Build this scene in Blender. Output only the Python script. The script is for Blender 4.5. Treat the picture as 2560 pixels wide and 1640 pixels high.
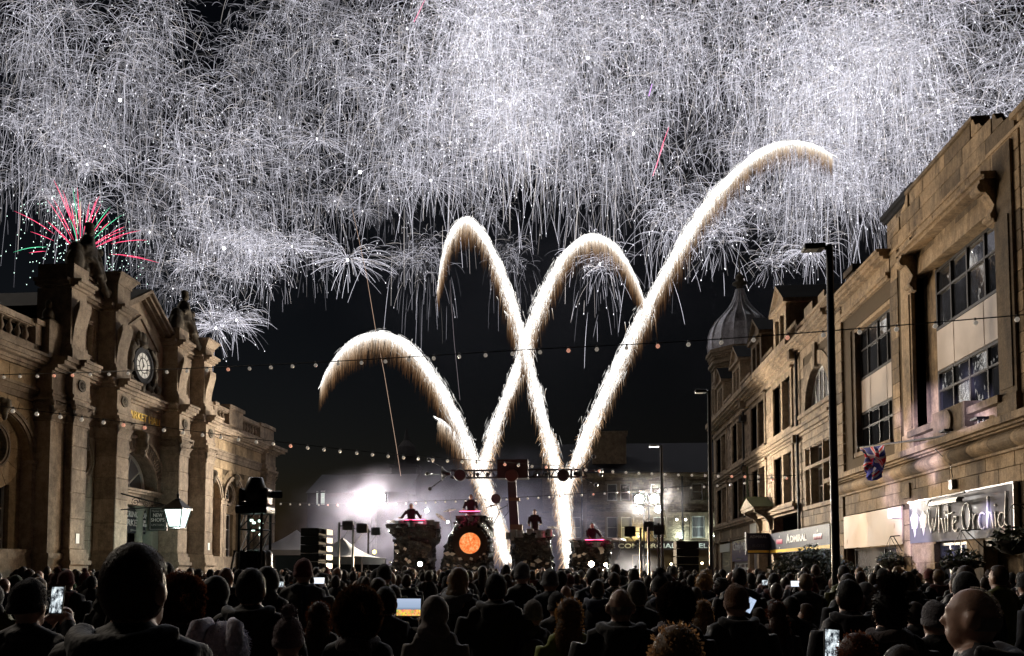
import bpy, bmesh, math, random
from mathutils import Vector, Matrix, noise as mnoise
R = math.radians
random.seed(7)
for o in list(bpy.data.objects):
    bpy.data.objects.remove(o)
SC = bpy.context.scene
COL = SC.collection

# ------------------------------------------------------------------ camera
FPX, CXP, HORIZON, CAMZ = 2000.0, 1280.0, 1422.0, 1.75      # focal length in photo pixels, principal column, horizon row, eye height
YAW = math.atan(160 / FPX)
TILT = R(3)
CYP = HORIZON - FPX * math.tan(TILT)
cam_d = bpy.data.cameras.new('camera')
cam = bpy.data.objects.new('camera', cam_d)
COL.objects.link(cam)
cam.location = (0, 0, CAMZ)
cam.rotation_euler = (math.pi / 2 + TILT, 0, YAW)
cam_d.sensor_width = 36
cam_d.lens = 36 * FPX / 2560
cam_d.shift_x = 0
cam_d.shift_y = (CYP - 820) / 2560
cam_d.clip_start = 0.05
cam_d.clip_end = 2000
SC.camera = cam

# ------------------------------------------------------------------ world, weak night "sun", exposure
SUN_ROT = R(-57)
w = bpy.data.worlds.new('World')
SC.world = w
w.use_nodes = True
nt = w.node_tree
nt.nodes.clear()
sky = nt.nodes.new('ShaderNodeTexSky')
sky.sky_type = 'NISHITA'
sky.sun_disc = False
sky.sun_elevation = R(-4)
sky.sun_rotation = SUN_ROT
bg = nt.nodes.new('ShaderNodeBackground')
bg.inputs['Strength'].default_value = 0.05
wo = nt.nodes.new('ShaderNodeOutputWorld')
nt.links.new(sky.outputs[0], bg.inputs[0])
nt.links.new(bg.outputs[0], wo.inputs[0])
sun_d = bpy.data.lights.new('sun', 'SUN')
sun_d.energy = 0.42
sun_d.angle = R(12)
sun_d.color = (1.0, 0.86, 0.7)
sun = bpy.data.objects.new('sun', sun_d)
COL.objects.link(sun)
sun.rotation_euler = Vector((0.78, -0.5, -0.62)).to_track_quat('-Z', 'Y').to_euler()
SC.view_settings.view_transform = 'Standard'
SC.view_settings.look = 'None'
SC.view_settings.exposure = 0.5
SC.view_settings.gamma = 1.0
SC.view_settings.use_curve_mapping = False
SC.cycles.use_denoising = True
SC.cycles.max_bounces = 5
SC.cycles.diffuse_bounces = 2
SC.cycles.glossy_bounces = 3
SC.cycles.transmission_bounces = 3
SC.cycles.volume_bounces = 1
SC.cycles.transparent_max_bounces = 8
SC.cycles.sample_clamp_indirect = 4.0
SC.cycles.volume_step_rate = 2.0
SC.cycles.volume_max_steps = 128

# ------------------------------------------------------------------ helpers
def ray(px, py):
    X, Y = (px - CXP) / FPX, -(py - CYP) / FPX
    cy, sy, ct, st = math.cos(YAW), math.sin(YAW), math.cos(TILT), math.sin(TILT)
    r = Vector((cy, sy, 0)); f = Vector((-sy * ct, cy * ct, st)); u = Vector((sy * st, -cy * st, ct))
    return f + r * X + u * Y
def at(px, py, y):                       # the point at distance y down the street seen at that photo pixel
    d = ray(px, py)
    return Vector((0, 0, CAMZ)) + d * (y / d.y)
def tag(o, label, cat=None, group=None, kind=None):
    if label: o['label'] = label
    if cat: o['category'] = cat
    if group: o['group'] = group
    if kind: o['kind'] = kind
    return o
def empty(name, loc=(0, 0, 0), parent=None):
    o = bpy.data.objects.new(name, None)
    COL.objects.link(o)
    o.location = loc
    o.empty_display_size = 0.1
    if parent: setpar(o, parent)
    return o
def setpar(o, p):                        # parents are never rotated or scaled before their parts are hung on them
    o.parent = p
    q, off = p, Vector((0, 0, 0))
    while q:
        off += Vector(q.location); q = q.parent
    o.location = Vector(o.location) - off
def linkmesh(name, me, mat=None, parent=None, loc=(0, 0, 0)):
    o = bpy.data.objects.new(name, me)
    COL.objects.link(o)
    o.location = loc
    if mat is not None and not me.materials: me.materials.append(mat)
    if parent: setpar(o, parent)
    return o

class MB:
    """collects shapes, then becomes ONE mesh object"""
    def __init__(s, xf=None):
        s.v, s.f, s.m, s.xf, s.mi, s.sm = [], [], [], xf, 0, False
    def add(s, vs, fs):
        b = len(s.v)
        s.v += [tuple(s.xf(*p)) if s.xf else tuple(p) for p in vs]
        s.f += [tuple(i + b for i in f) for f in fs]
        s.m += [s.mi] * len(fs)
        return s
    def box(s, a0, a1, b0, b1, c0, c1):
        vs = [(x, y, z) for x in (a0, a1) for y in (b0, b1) for z in (c0, c1)]
        return s.add(vs, [(0, 1, 3, 2), (4, 6, 7, 5), (0, 4, 5, 1), (2, 3, 7, 6), (0, 2, 6, 4), (1, 5, 7, 3)])
    def loft(s, rings, cap=True, closed=True):
        n = len(rings[0]); vs = [p for r in rings for p in r]; fs = []
        for i in range(len(rings) - 1):
            for j in range(n if closed else n - 1):
                k = (j + 1) % n
                fs.append((i * n + j, i * n + k, (i + 1) * n + k, (i + 1) * n + j))
        if cap:
            fs.append(tuple(range(n)))
            fs.append(tuple(range((len(rings) - 1) * n, len(rings) * n)))
        return s.add(vs, fs)
    def lathe(s, c, prof, n=16, ax='z', a0=0.0, arc=None):
        rings = []
        for r, h in prof:
            ring = []
            for k in range(n):
                a = a0 + (arc or 2 * math.pi) * k / (n if not arc else n - 1)
                x, y = r * math.cos(a), r * math.sin(a)
                p = {'z': (x, y, h), 'x': (h, x, y), 'y': (x, h, y)}[ax]
                ring.append((c[0] + p[0], c[1] + p[1], c[2] + p[2]))
            rings.append(ring)
        return s.loft(rings, cap=not arc, closed=not arc)
    def tube(s, pts, r, n=6, cap=True):
        pts = [Vector(p) for p in pts]; rings = []
        for i, p in enumerate(pts):
            t = (pts[min(i + 1, len(pts) - 1)] - pts[max(i - 1, 0)])
            t = t.normalized() if t.length > 1e-9 else Vector((0, 0, 1))
            a = t.cross(Vector((0, 0, 1)))
            if a.length < 0.05: a = t.cross(Vector((1, 0, 0)))
            a.normalize(); b = t.cross(a)
            rr = r[i] if isinstance(r, (list, tuple)) else r
            rings.append([tuple(p + a * (rr * math.cos(2 * math.pi * k / n)) + b * (rr * math.sin(2 * math.pi * k / n))) for k in range(n)])
        return s.loft(rings, cap=cap)
    def prism(s, poly, a, b, order):     # polygon (p,q) swept from a to b; order maps (p,q,t) to coordinates
        n = len(poly)
        vs = [order(p, q, a) for p, q in poly] + [order(p, q, b) for p, q in poly]
        return s.add(vs, [tuple(range(n)), tuple(range(2 * n - 1, n - 1, -1))] + [(i, (i + 1) % n, (i + 1) % n + n, i + n) for i in range(n)])
    def ball(s, c, r, n=8, m=6, jit=0.0):
        rx, ry, rz = r if isinstance(r, (tuple, list)) else (r, r, r)
        rings = []
        for i in range(m + 1):
            th = math.pi * i / m
            rad, h = max(math.sin(th), 1e-3), math.cos(th)
            ring = []
            for k in range(n):
                a = 2 * math.pi * k / n
                j = 1 + random.uniform(-jit, jit)
                ring.append((c[0] + rx * rad * math.cos(a) * j, c[1] + ry * rad * math.sin(a) * j, c[2] + rz * h * j))
            rings.append(ring)
        return s.loft(rings)
    def mesh(s, name, recalc=True):
        me = bpy.data.meshes.new(name)
        me.from_pydata(s.v, [], s.f)
        if any(s.m): me.polygons.foreach_set('material_index', s.m)
        if recalc and len(s.f) < 20000:
            bm = bmesh.new(); bm.from_mesh(me)
            bmesh.ops.recalc_face_normals(bm, faces=bm.faces)
            bm.to_mesh(me); bm.free()
        if s.sm: me.shade_smooth()
        me.update()
        return me
    def build(s, name, mat, parent=None, loc=None, bevel=0):
        me = s.mesh(name)
        for m in (mat if isinstance(mat, (list, tuple)) else [mat]): me.materials.append(m)
        if loc is not None:              # geometry was given in world space; put the origin at loc
            me.transform(Matrix.Translation(-Vector(loc)))
        o = linkmesh(name, me, None, parent, loc or (0, 0, 0))
        if bevel:
            b = o.modifiers.new('bevel', 'BEVEL'); b.width = bevel; b.segments = 2; b.limit_method = 'ANGLE'
        return o

# ------------------------------------------------------------------ materials
MATS = {}
def nodemat(name):
    m = bpy.data.materials.new(name); m.use_nodes = True
    n = m.node_tree; n.nodes.clear()
    out = n.nodes.new('ShaderNodeOutputMaterial')
    MATS[name] = m
    return m, n, out
def mixrgb(n, fac, a, b, mode='MIX'):
    x = n.nodes.new('ShaderNodeMix'); x.data_type = 'RGBA'; x.blend_type = mode
    for sock, val in ((x.inputs[0], fac), (x.inputs[6], a), (x.inputs[7], b)):
        if hasattr(val, 'is_linked') or hasattr(val, 'links'): n.links.new(val, sock)
        elif isinstance(val, (int, float)): sock.default_value = val
        else: sock.default_value = (*val, 1)
    return x.outputs[2]
def ramp(n, src, stops):
    r = n.nodes.new('ShaderNodeValToRGB')
    while len(r.color_ramp.elements) < len(stops): r.color_ramp.elements.new(0.5)
    for e, (p, c) in zip(r.color_ramp.elements, stops):
        e.position = p; e.color = (*c, 1) if not isinstance(c, (int, float)) else (c, c, c, 1)
    n.links.new(src, r.inputs[0])
    return r.outputs[0]
def tex(n, kind, scale, detail=4, rough=0.6, coord='Object', stretch=None):
    tc = n.nodes.new('ShaderNodeTexCoord') if coord != 'World' else n.nodes.new('ShaderNodeNewGeometry')
    src = tc.outputs[coord] if coord != 'World' else tc.outputs['Position']
    if stretch:
        mp = n.nodes.new('ShaderNodeMapping'); mp.inputs['Scale'].default_value = stretch
        n.links.new(src, mp.inputs[0]); src = mp.outputs[0]
    t = n.nodes.new(kind)
    n.links.new(src, t.inputs['Vector']); t.inputs['Scale'].default_value = scale
    if 'Detail' in t.inputs: t.inputs['Detail'].default_value = detail
    if 'Roughness' in t.inputs: t.inputs['Roughness'].default_value = rough
    return t
def pbsdf(n, out, color, rough=0.6, metal=0.0, bump=None, bstr=0.3, bdist=0.02, spec=0.5, coat=0.0):
    p = n.nodes.new('ShaderNodeBsdfPrincipled')
    for k, val in (('Base Color', color), ('Roughness', rough), ('Metallic', metal)):
        if hasattr(val, 'links'): n.links.new(val, p.inputs[k])
        else: p.inputs[k].default_value = (*val, 1) if k == 'Base Color' else val
    p.inputs['Specular IOR Level'].default_value = spec
    p.inputs['Coat Weight'].default_value = coat
    if bump is not None:
        b = n.nodes.new('ShaderNodeBump'); b.inputs['Strength'].default_value = bstr; b.inputs['Distance'].default_value = bdist
        n.links.new(bump, b.inputs['Height']); n.links.new(b.outputs[0], p.inputs['Normal'])
    n.links.new(p.outputs[0], out.inputs['Surface'])
    return p
def stone_mat(name, c1, c2, soot=(0.05, 0.04, 0.035), sootamt=0.5, rough=0.85, vary=0.35, bstr=0.5):
    m, n, out = nodemat(name)
    a = tex(n, 'ShaderNodeTexNoise', 1.3, 6, 0.65, 'World')
    base = ramp(n, a.outputs[0], [(0.32, c1), (0.68, c2)])
    oi = n.nodes.new('ShaderNodeObjectInfo')
    v = ramp(n, oi.outputs['Random'], [(0.0, 1 - vary), (0.5, 1.0), (1.0, 1 + vary * 0.35)])
    base = mixrgb(n, 1.0, base, v, 'MULTIPLY')
    s = tex(n, 'ShaderNodeTexNoise', 0.9, 6, 0.75, 'World', (1.0, 1.0, 0.22))
    sf = ramp(n, s.outputs[0], [(0.47, 0.0), (0.66, sootamt)])
    base = mixrgb(n, sf, base, soot)
    f = tex(n, 'ShaderNodeTexNoise', 22, 5, 0.7, 'World')
    base = mixrgb(n, 0.5, base, ramp(n, f.outputs[0], [(0.3, 0.3), (0.7, 1.1)]), 'MULTIPLY')
    k = tex(n, 'ShaderNodeTexNoise', 4.5, 6, 0.75, 'World')
    base = mixrgb(n, 0.55, base, ramp(n, k.outputs[0], [(0.36, 0.4), (0.6, 1.1)]), 'MULTIPLY')
    pbsdf(n, out, base, rough, bump=f.outputs[0], bstr=bstr, bdist=0.02, spec=0.25)
    return m
def plain(name, c, rough=0.6, metal=0.0, spec=0.5, nscale=8, namt=0.25, bstr=0.1, coat=0.0):
    m, n, out = nodemat(name)
    a = tex(n, 'ShaderNodeTexNoise', nscale, 4, 0.6)
    col = mixrgb(n, namt, c, ramp(n, a.outputs[0], [(0.3, 0.35), (0.7, 1.15)]), 'MULTIPLY')
    rr = ramp(n, a.outputs[0], [(0.3, max(0.02, rough - 0.08)), (0.7, min(1, rough + 0.08))])
    pbsdf(n, out, col, rr, metal, bump=a.outputs[0] if bstr else None, bstr=bstr, bdist=0.01, spec=spec, coat=coat)
    return m
def emit(name, c, strength, sample=True):
    m, n, out = nodemat(name)
    e = n.nodes.new('ShaderNodeEmission')
    e.inputs[0].default_value = (*c, 1); e.inputs[1].default_value = strength
    n.links.new(e.outputs[0], out.inputs['Surface'])
    if not sample: m.cycles.emission_sampling = 'NONE'
    return m

HALL = stone_mat('hall_sandstone', (0.32, 0.245, 0.18), (0.50, 0.40, 0.30), sootamt=0.6)
HALLY = stone_mat('hall_yellow_sandstone', (0.42, 0.30, 0.18), (0.54, 0.41, 0.26), sootamt=0.45)
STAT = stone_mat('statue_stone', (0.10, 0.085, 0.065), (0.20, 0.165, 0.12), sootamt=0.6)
YELL = stone_mat('yellow_sandstone', (0.33, 0.23, 0.135), (0.43, 0.32, 0.205), sootamt=0.85, vary=0.6)
TERR = stone_mat('terrace_sandstone', (0.31, 0.225, 0.145), (0.44, 0.335, 0.225), sootamt=0.65, vary=0.5)
ROCK = stone_mat('rock_faced_sandstone', (0.29, 0.215, 0.145), (0.43, 0.325, 0.225), sootamt=0.45, vary=0.5, bstr=0.9)
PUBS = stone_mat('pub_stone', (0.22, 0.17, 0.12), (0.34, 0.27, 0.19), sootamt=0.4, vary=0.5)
JOINT = plain('mortar_joint', (0.10, 0.075, 0.05), 0.95, spec=0.1)
SLATE = plain('roof_slate', (0.025, 0.025, 0.028), 0.9, spec=0.1, nscale=5)
LEAD = stone_mat('lead_sheet', (0.55, 0.54, 0.60), (0.74, 0.73, 0.80), soot=(0.10, 0.09, 0.10), sootamt=0.75, rough=0.55, vary=0.05, bstr=0.2)
def glass_mat(name, c, rough=0.03):
    m, n, out = nodemat(name)
    a = tex(n, 'ShaderNodeTexNoise', 2.2, 2, 0.5, 'World')
    oi = n.nodes.new('ShaderNodeObjectInfo')
    col = mixrgb(n, 1.0, c, ramp(n, oi.outputs['Random'], [(0, 0.5), (1, 1.6)]), 'MULTIPLY')
    pbsdf(n, out, col, rough, 0.0, bump=a.outputs[0], bstr=0.25, bdist=0.05, spec=1.0, coat=1.0)
    return m
GLASS = glass_mat('window_glass', (0.02, 0.022, 0.027))
GLASSB = glass_mat('window_glass_blind', (0.16, 0.16, 0.17), 0.12)
WPAINT = plain('white_paint', (0.7, 0.69, 0.66), 0.45, namt=0.3)
CPAINT = plain('cream_panel', (0.55, 0.48, 0.43), 0.4, nscale=1.5, namt=0.25)
DFRAME = plain('dark_frame', (0.03, 0.026, 0.024), 0.5)
BLACK = plain('black_metal', (0.012, 0.012, 0.014), 0.38, spec=0.5)
BLKMAT = plain('black_matt', (0.012, 0.012, 0.012), 0.85, spec=0.2)
STEEL = plain('galvanised_steel', (0.30, 0.31, 0.33), 0.35, 0.8)
WOOD = plain('plywood', (0.50, 0.36, 0.24), 0.7, nscale=3)
GOLD = plain('gold_leaf', (0.95, 0.66, 0.16), 0.35, 0.0, namt=0.1, bstr=0)
GREEN = plain('grey_green_stone', (0.30, 0.34, 0.28), 0.7)  # greyish green of the door jambs and columns
ASPH = plain('paving', (0.06, 0.058, 0.055), 0.8, nscale=3)

# facade frames: u runs along the wall, v up, w out of the wall
def FL(u, v, w_): return (-19 + w_, u, v)
def FR(u, v, w_): return (10 - w_, u, v)
def FF(u, v, w_): return (u, 72 - w_, v)

# unit stones, shared by every block: smooth ashlar and rock-faced variants
def unit_stone(rockf, seed):
    rnd = random.Random(seed)
    bm = bmesh.new()
    bmesh.ops.create_cube(bm, size=1)
    if rockf:
        bmesh.ops.subdivide_edges(bm, edges=bm.edges[:], cuts=1, use_grid_fill=True)
        for v in bm.verts:
            k = sum(abs(c) > 0.49 for c in v.co)
            if k == 1: v.co *= 1 + rnd.uniform(0.05, 0.25)
            elif k == 2: v.co *= 1 + rnd.uniform(-0.03, 0.03)
    else:
        bmesh.ops.bevel(bm, geom=bm.edges[:], offset=0.03, segments=1, affect='EDGES')
    me = bpy.data.meshes.new('stone'); bm.to_mesh(me); bm.free()
    return me
STONE_SM = [unit_stone(False, 1)]
STONE_RK = [unit_stone(True, s) for s in range(2, 7)]
def meshcopy(me, mat):
    key = (me.name, mat.name)
    if key not in MATS:
        c = me.copy(); c.materials.clear(); c.materials.append(mat); MATS[key] = c
    return MATS[key]
def stones(parent, fr, u0, u1, v0, v1, ch, ln, holes, proud, mat, rock=False, limit=300, gap=0.02, rnd=None, depth=0.1):
    """running-bond courses of single blocks, leaving the openings free; blocks past the limit become one joined part"""
    rnd = rnd or random.Random(int(u0 * 100 + v0 * 7))
    rows = max(1, round((v1 - v0) / ch)); ch = (v1 - v0) / rows
    blocks = []
    for r in range(rows):
        a, b = v0 + r * ch, v0 + (r + 1) * ch
        cuts = [(max(h[0], u0), min(h[1], u1)) for h in holes if h[3] > a + 0.3 * ch and h[2] < b - 0.3 * ch and h[1] > u0 and h[0] < u1]
        cuts.sort()
        segs, c = [], u0
        for p, q in cuts:
            if p > c + 0.04: segs.append((c, p))
            c = max(c, q)
        if u1 > c + 0.04: segs.append((c, u1))
        for p, q in segs:
            x = p - (ln * 0.5 if r % 2 else 0) * (1 if p == u0 else 0)
            while x < q - 0.02:
                l = ln * rnd.uniform(0.75, 1.25)
                e = x + l
                if q - e < ln * 0.45: e = q
                s_ = max(x, p)
                if e - s_ > 0.03: blocks.append((s_ + gap / 2, e - gap / 2, a + gap / 2, b - gap / 2))
                x = e
    blocks.sort(key=lambda k: -(k[1] - k[0]) * (k[3] - k[2]) / (10 + (k[0] if fr is not FF else 72)) ** 1)
    src = STONE_RK if rock else STONE_SM
    for i, (a, b, c, d) in enumerate(blocks[:limit]):
        pr = proud + rnd.uniform(-0.004, 0.006) * (3 if rock else 1)
        me = meshcopy(rnd.choice(src), mat)
        p = fr((a + b) / 2, (c + d) / 2, pr - depth / 2)
        o = linkmesh('stone', me, None, None, p)
        o.scale = (depth, b - a, d - c) if fr is not FF else (b - a, depth, d - c)
        setpar(o, parent)
    if len(blocks) > limit:
        m = MB(fr)
        for a, b, c, d in blocks[limit:]:
            m.box(a, b, c, d, proud - depth, proud + rnd.uniform(-0.004, 0.006) * (3 if rock else 1))
        s_ = m.build('stonework', mat, parent); s_['kind'] = 'stuff'
def wall(name, parent, fr, u0, u1, v0, v1, holes, depth, mat, w0=0.0):
    """wall slab with rectangular openings cut through"""
    m = MB(fr)
    vs = sorted({v0, v1} | {min(max(x, v0), v1) for h in holes for x in (h[2], h[3])})
    for a, b in zip(vs, vs[1:]):
        mid = (a + b) / 2; c = u0
        for h in sorted(h for h in holes if h[2] < mid < h[3]):
            if h[0] > c: m.box(c, h[0], a, b, w0 - depth, w0)
            c = max(c, h[1])
        if u1 > c: m.box(c, u1, a, b, w0 - depth, w0)
    return m.build(name, mat, parent)
def arch_fill(m, uc, vs, r, u0, u1, vt, w0, w1, n=20):
    """masonry between a semicircular opening and the rectangle around it"""
    pts = [(uc - r * math.cos(math.pi * i / n), vs + r * math.sin(math.pi * i / n)) for i in range(n + 1)]
    for (a, b), (c, d) in zip(pts, pts[1:]):
        for w_ in (w0, w1):
            m.add([(a, b, w_), (c, d, w_), (c, vt, w_), (a, vt, w_)], [(0, 1, 2, 3)])
        m.add([(a, b, w0), (c, d, w0), (c, d, w1), (a, b, w1)], [(0, 1, 2, 3)])
    if uc - r > u0: m.box(u0, uc - r, vs, vt, w0, w1)
    if uc + r < u1: m.box(uc + r, u1, vs, vt, w0, w1)
    return m
def ring(m, uc, vc, r0, r1, w0, w1, a0=0, a1=math.pi, n=24):
    for i in range(n):
        A, B = a0 + (a1 - a0) * i / n, a0 + (a1 - a0) * (i + 1) / n
        vs = [(uc + r * math.cos(t), vc + r * math.sin(t), w_) for w_ in (w0, w1) for t in (A, B) for r in (r0, r1)]
        m.add(vs, [(0, 1, 3, 2), (4, 6, 7, 5), (0, 2, 6, 4), (1, 5, 7, 3)])
    if abs(a1 - a0) < 6.2:
        for t in (a0, a1):
            m.add([(uc + r * math.cos(t), vc + r * math.sin(t), w_) for w_ in (w0, w1) for r in (r0, r1)], [(0, 1, 3, 2)])
    return m
def voussoirs(parent, fr, uc, vs, r0, r1, w0, w1, n, mat, name='voussoir', a0=0, a1=math.pi, gap=0.012):
    for i in range(n):
        A, B = a0 + (a1 - a0) * i / n, a0 + (a1 - a0) * (i + 1) / n
        g = gap / r1
        m = MB(fr); ring(m, uc, vs, r0, r1, w0, w1, A + g, B - g, 3)
        m.build(name, mat, parent)
def moulding(m, u0, u1, prof, w0=0.0):
    """straight run of stepped moulding: (v0, v1, projection)"""
    for a, b, p in prof: m.box(u0, u1, a, b, w0 - 0.05, w0 + p)
def window(parent, fr, u0, u1, v0, v1, w_, cols, rows, fmat, gmat, bar=0.05, name='window', frame=0.07, rowfr=None, colfr=None, sill=None, sillmat=None):
    """frame with glazing bars as the part, each pane a sub-part"""
    m = MB(fr)
    cu = [u0 + (u1 - u0) * t for t in ([0] + (colfr or [i / cols for i in range(1, cols)]) + [1])]
    rv = [v0 + (v1 - v0) * t for t in ([0] + (rowfr or [i / rows for i in range(1, rows)]) + [1])]
    for i, c in enumerate(cu):
        h = frame if i in (0, len(cu) - 1) else bar
        a, b = (c, c + h) if i == 0 else ((c - h, c) if i == len(cu) - 1 else (c - h / 2, c + h / 2))
        m.box(a, b, v0, v1, w_ - 0.06, w_ + 0.02)
    for i, c in enumerate(rv):
        h = frame if i in (0, len(rv) - 1) else bar
        a, b = (c, c + h) if i == 0 else ((c - h, c) if i == len(rv) - 1 else (c - h / 2, c + h / 2))
        m.box(u0 + frame, u1 - frame, a, b, w_ - 0.055, w_ + 0.016)
    f = m.build(name, fmat, parent)
    for i in range(len(cu) - 1):
        for j in range(len(rv) - 1):
            t1, t2 = random.uniform(-.014, .014), random.uniform(-.014, .014)
            g = MB(fr)
            a, b, c, d = cu[i] + 0.02, cu[i + 1] - 0.02, rv[j] + 0.02, rv[j + 1] - 0.02
            g.add([(a, c, w_ - 0.03 + t1 + t2), (b, c, w_ - 0.03 - t1 + t2), (b, d, w_ - 0.03 - t1 - t2), (a, d, w_ - 0.03 + t1 - t2)], [(0, 1, 2, 3)])
            g.build('pane', gmat, f)
    if sill:
        s_ = MB(fr); s_.box(u0 - 0.08, u1 + 0.08, v0 - sill, v0, w_ - 0.05, 0.12); s_.build('sill', sillmat, parent)
    return f
def text(name, s, size, fr, u, v, w_, mat, parent, width=None, extrude=0.01, flip=False, shear=0.0, align='CENTER', bold=0.0, height=None):
    """flat raised lettering as a mesh, laid on a facade frame"""
    c = bpy.data.curves.new('t', 'FONT'); c.body = s; c.size = size; c.align_x = align; c.extrude = extrude; c.shear = shear; c.offset = bold
    c.resolution_u = 3
    t = bpy.data.objects.new('t', c); COL.objects.link(t)
    dg = bpy.context.evaluated_depsgraph_get()
    me = bpy.data.meshes.new_from_object(t.evaluated_get(dg))
    bpy.data.objects.remove(t); bpy.data.curves.remove(c)
    xs = [q.co.x for q in me.vertices]; ys = [q.co.y for q in me.vertices]
    cx = (min(xs) + max(xs)) / 2 if align == 'CENTER' else min(xs)
    k = width / (max(xs) - min(xs)) if width else 1
    kh = height / (max(ys) - min(ys)) if height else 1
    y0 = min(ys) if height else 0
    for q in me.vertices:
        a = (q.co.x - cx) * k
        q.co = fr(u - a if flip else u + a, v + (q.co.y - y0) * kh, w_ + q.co.z)
    me.materials.clear(); me.materials.append(mat)
    for p in me.polygons: p.material_index = 0
    return linkmesh(name, me, None, parent)
# ================================================================== ground
g = MB(); n_ = 24
g.add([(-400, -60, 0), (400, -60, 0), (400, 600, 0), (-400, 600, 0)], [(0, 1, 2, 3)])
tag(g.build('ground', ASPH), 'dark paved town square under the crowd', kind='structure')

def sculpt(name, shapes, voxel, mat, parent, smooth=2, loc=None):
    """overlapping lumps fused into one continuous carved or living form"""
    m = MB()
    for sh in shapes:
        if sh[0] == 'b': m.ball(sh[1], sh[2], 12, 8)
        elif sh[0] == 't': m.tube(sh[1], sh[2], 10)
        elif sh[0] == 'x': m.box(*sh[1])
    me = m.mesh(name)
    o = bpy.data.objects.new(name, me); COL.objects.link(o)
    r = o.modifiers.new('r', 'REMESH'); r.mode = 'VOXEL'; r.voxel_size = voxel; r.use_smooth_shade = True
    if smooth:
        s_ = o.modifiers.new('s', 'SMOOTH'); s_.iterations = smooth; s_.factor = 0.5
    me2 = bpy.data.meshes.new_from_object(o.evaluated_get(bpy.context.evaluated_depsgraph_get()))
    bpy.data.objects.remove(o)
    me2.name = name
    if mat is None: return me2
    me2.materials.clear(); me2.materials.append(mat)
    if loc is not None: me2.transform(Matrix.Translation(-Vector(loc)))
    return linkmesh(name, me2, None, parent, loc or (0, 0, 0))
def disc_wall(m, uc, vc, r, u0, u1, v0, v1, w0, w1, n=32):
    angs = sorted([2 * math.pi * i / n for i in range(n)] + [math.atan2(b - vc, a - uc) % (2 * math.pi) for a in (u0, u1) for b in (v0, v1)])
    def edge(t):
        c, s = math.cos(t), math.sin(t)
        k = min([(u1 - uc) / c if c > 1e-9 else 1e9, (u0 - uc) / c if c < -1e-9 else 1e9, (v1 - vc) / s if s > 1e-9 else 1e9, (v0 - vc) / s if s < -1e-9 else 1e9])
        return uc + c * k, vc + s * k
    for A, B in zip(angs, angs[1:] + angs[:1]):
        p, q = (uc + r * math.cos(A), vc + r * math.sin(A)), (uc + r * math.cos(B), vc + r * math.sin(B))
        e, f = edge(A), edge(B)
        m.add([(*p, w1), (*q, w1), (*f, w1), (*e, w1)], [(0, 1, 2, 3)])
        m.add([(*p, w0), (*q, w0), (*q, w1), (*p, w1)], [(0, 1, 2, 3)])
def round_window(parent, fr, uc, vc, r, w_, fmat, ringmat, ringw, ringz):
    mm = MB(fr); ring(mm, uc, vc, r, r + ringw, ringz - 0.1, ringz + 0.07, 0, 2 * math.pi, 32)
    ring(mm, uc, vc, r + ringw * 0.55, r + ringw, ringz, ringz + 0.11, 0, 2 * math.pi, 32)
    mm.build('window_surround', ringmat, parent)
    f = MB(fr); ring(f, uc, vc, r - 0.07, r + 0.02, w_ - 0.05, w_ + 0.03, 0, 2 * math.pi, 32)
    f.box(uc - r, uc + r, vc - 0.02, vc + 0.02, w_ - 0.02, w_ + 0.02); f.box(uc - 0.02, uc + 0.02, vc - r, vc + r, w_ - 0.02, w_ + 0.015)
    fo = f.build('round_window', fmat, parent)
    for q in range(4):
        a = MB(fr); pts = [(uc, vc)] + [(uc + (r - 0.03) * math.cos(q * math.pi / 2 + t * math.pi / 16), vc + (r - 0.03) * math.sin(q * math.pi / 2 + t * math.pi / 16)) for t in range(9)]
        a.add([(p[0], p[1], w_ - 0.01) for p in pts], [tuple(range(len(pts)))]); a.build('pane', GLASS, fo)

# ================================================================== market hall
hall = empty('market_hall', (-19, 33, 0))
tag(hall, 'soot-stained classical stone market hall with pediment, clock and tall piers on the left', 'building')
UC = 33.1
PIERS = [(27.3, 28.2), (30.1, 31.0), (35.1, 36.0), (37.75, 38.6)]
NEARARCH = [(20.3, 1.45), (24.85, 1.5)]
FARARCH = [(40.25, 1.02), (43.0, 1.1), (45.55, 0.95)]
ASPR = 5.5                                    # springing height of the wing arches

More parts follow.
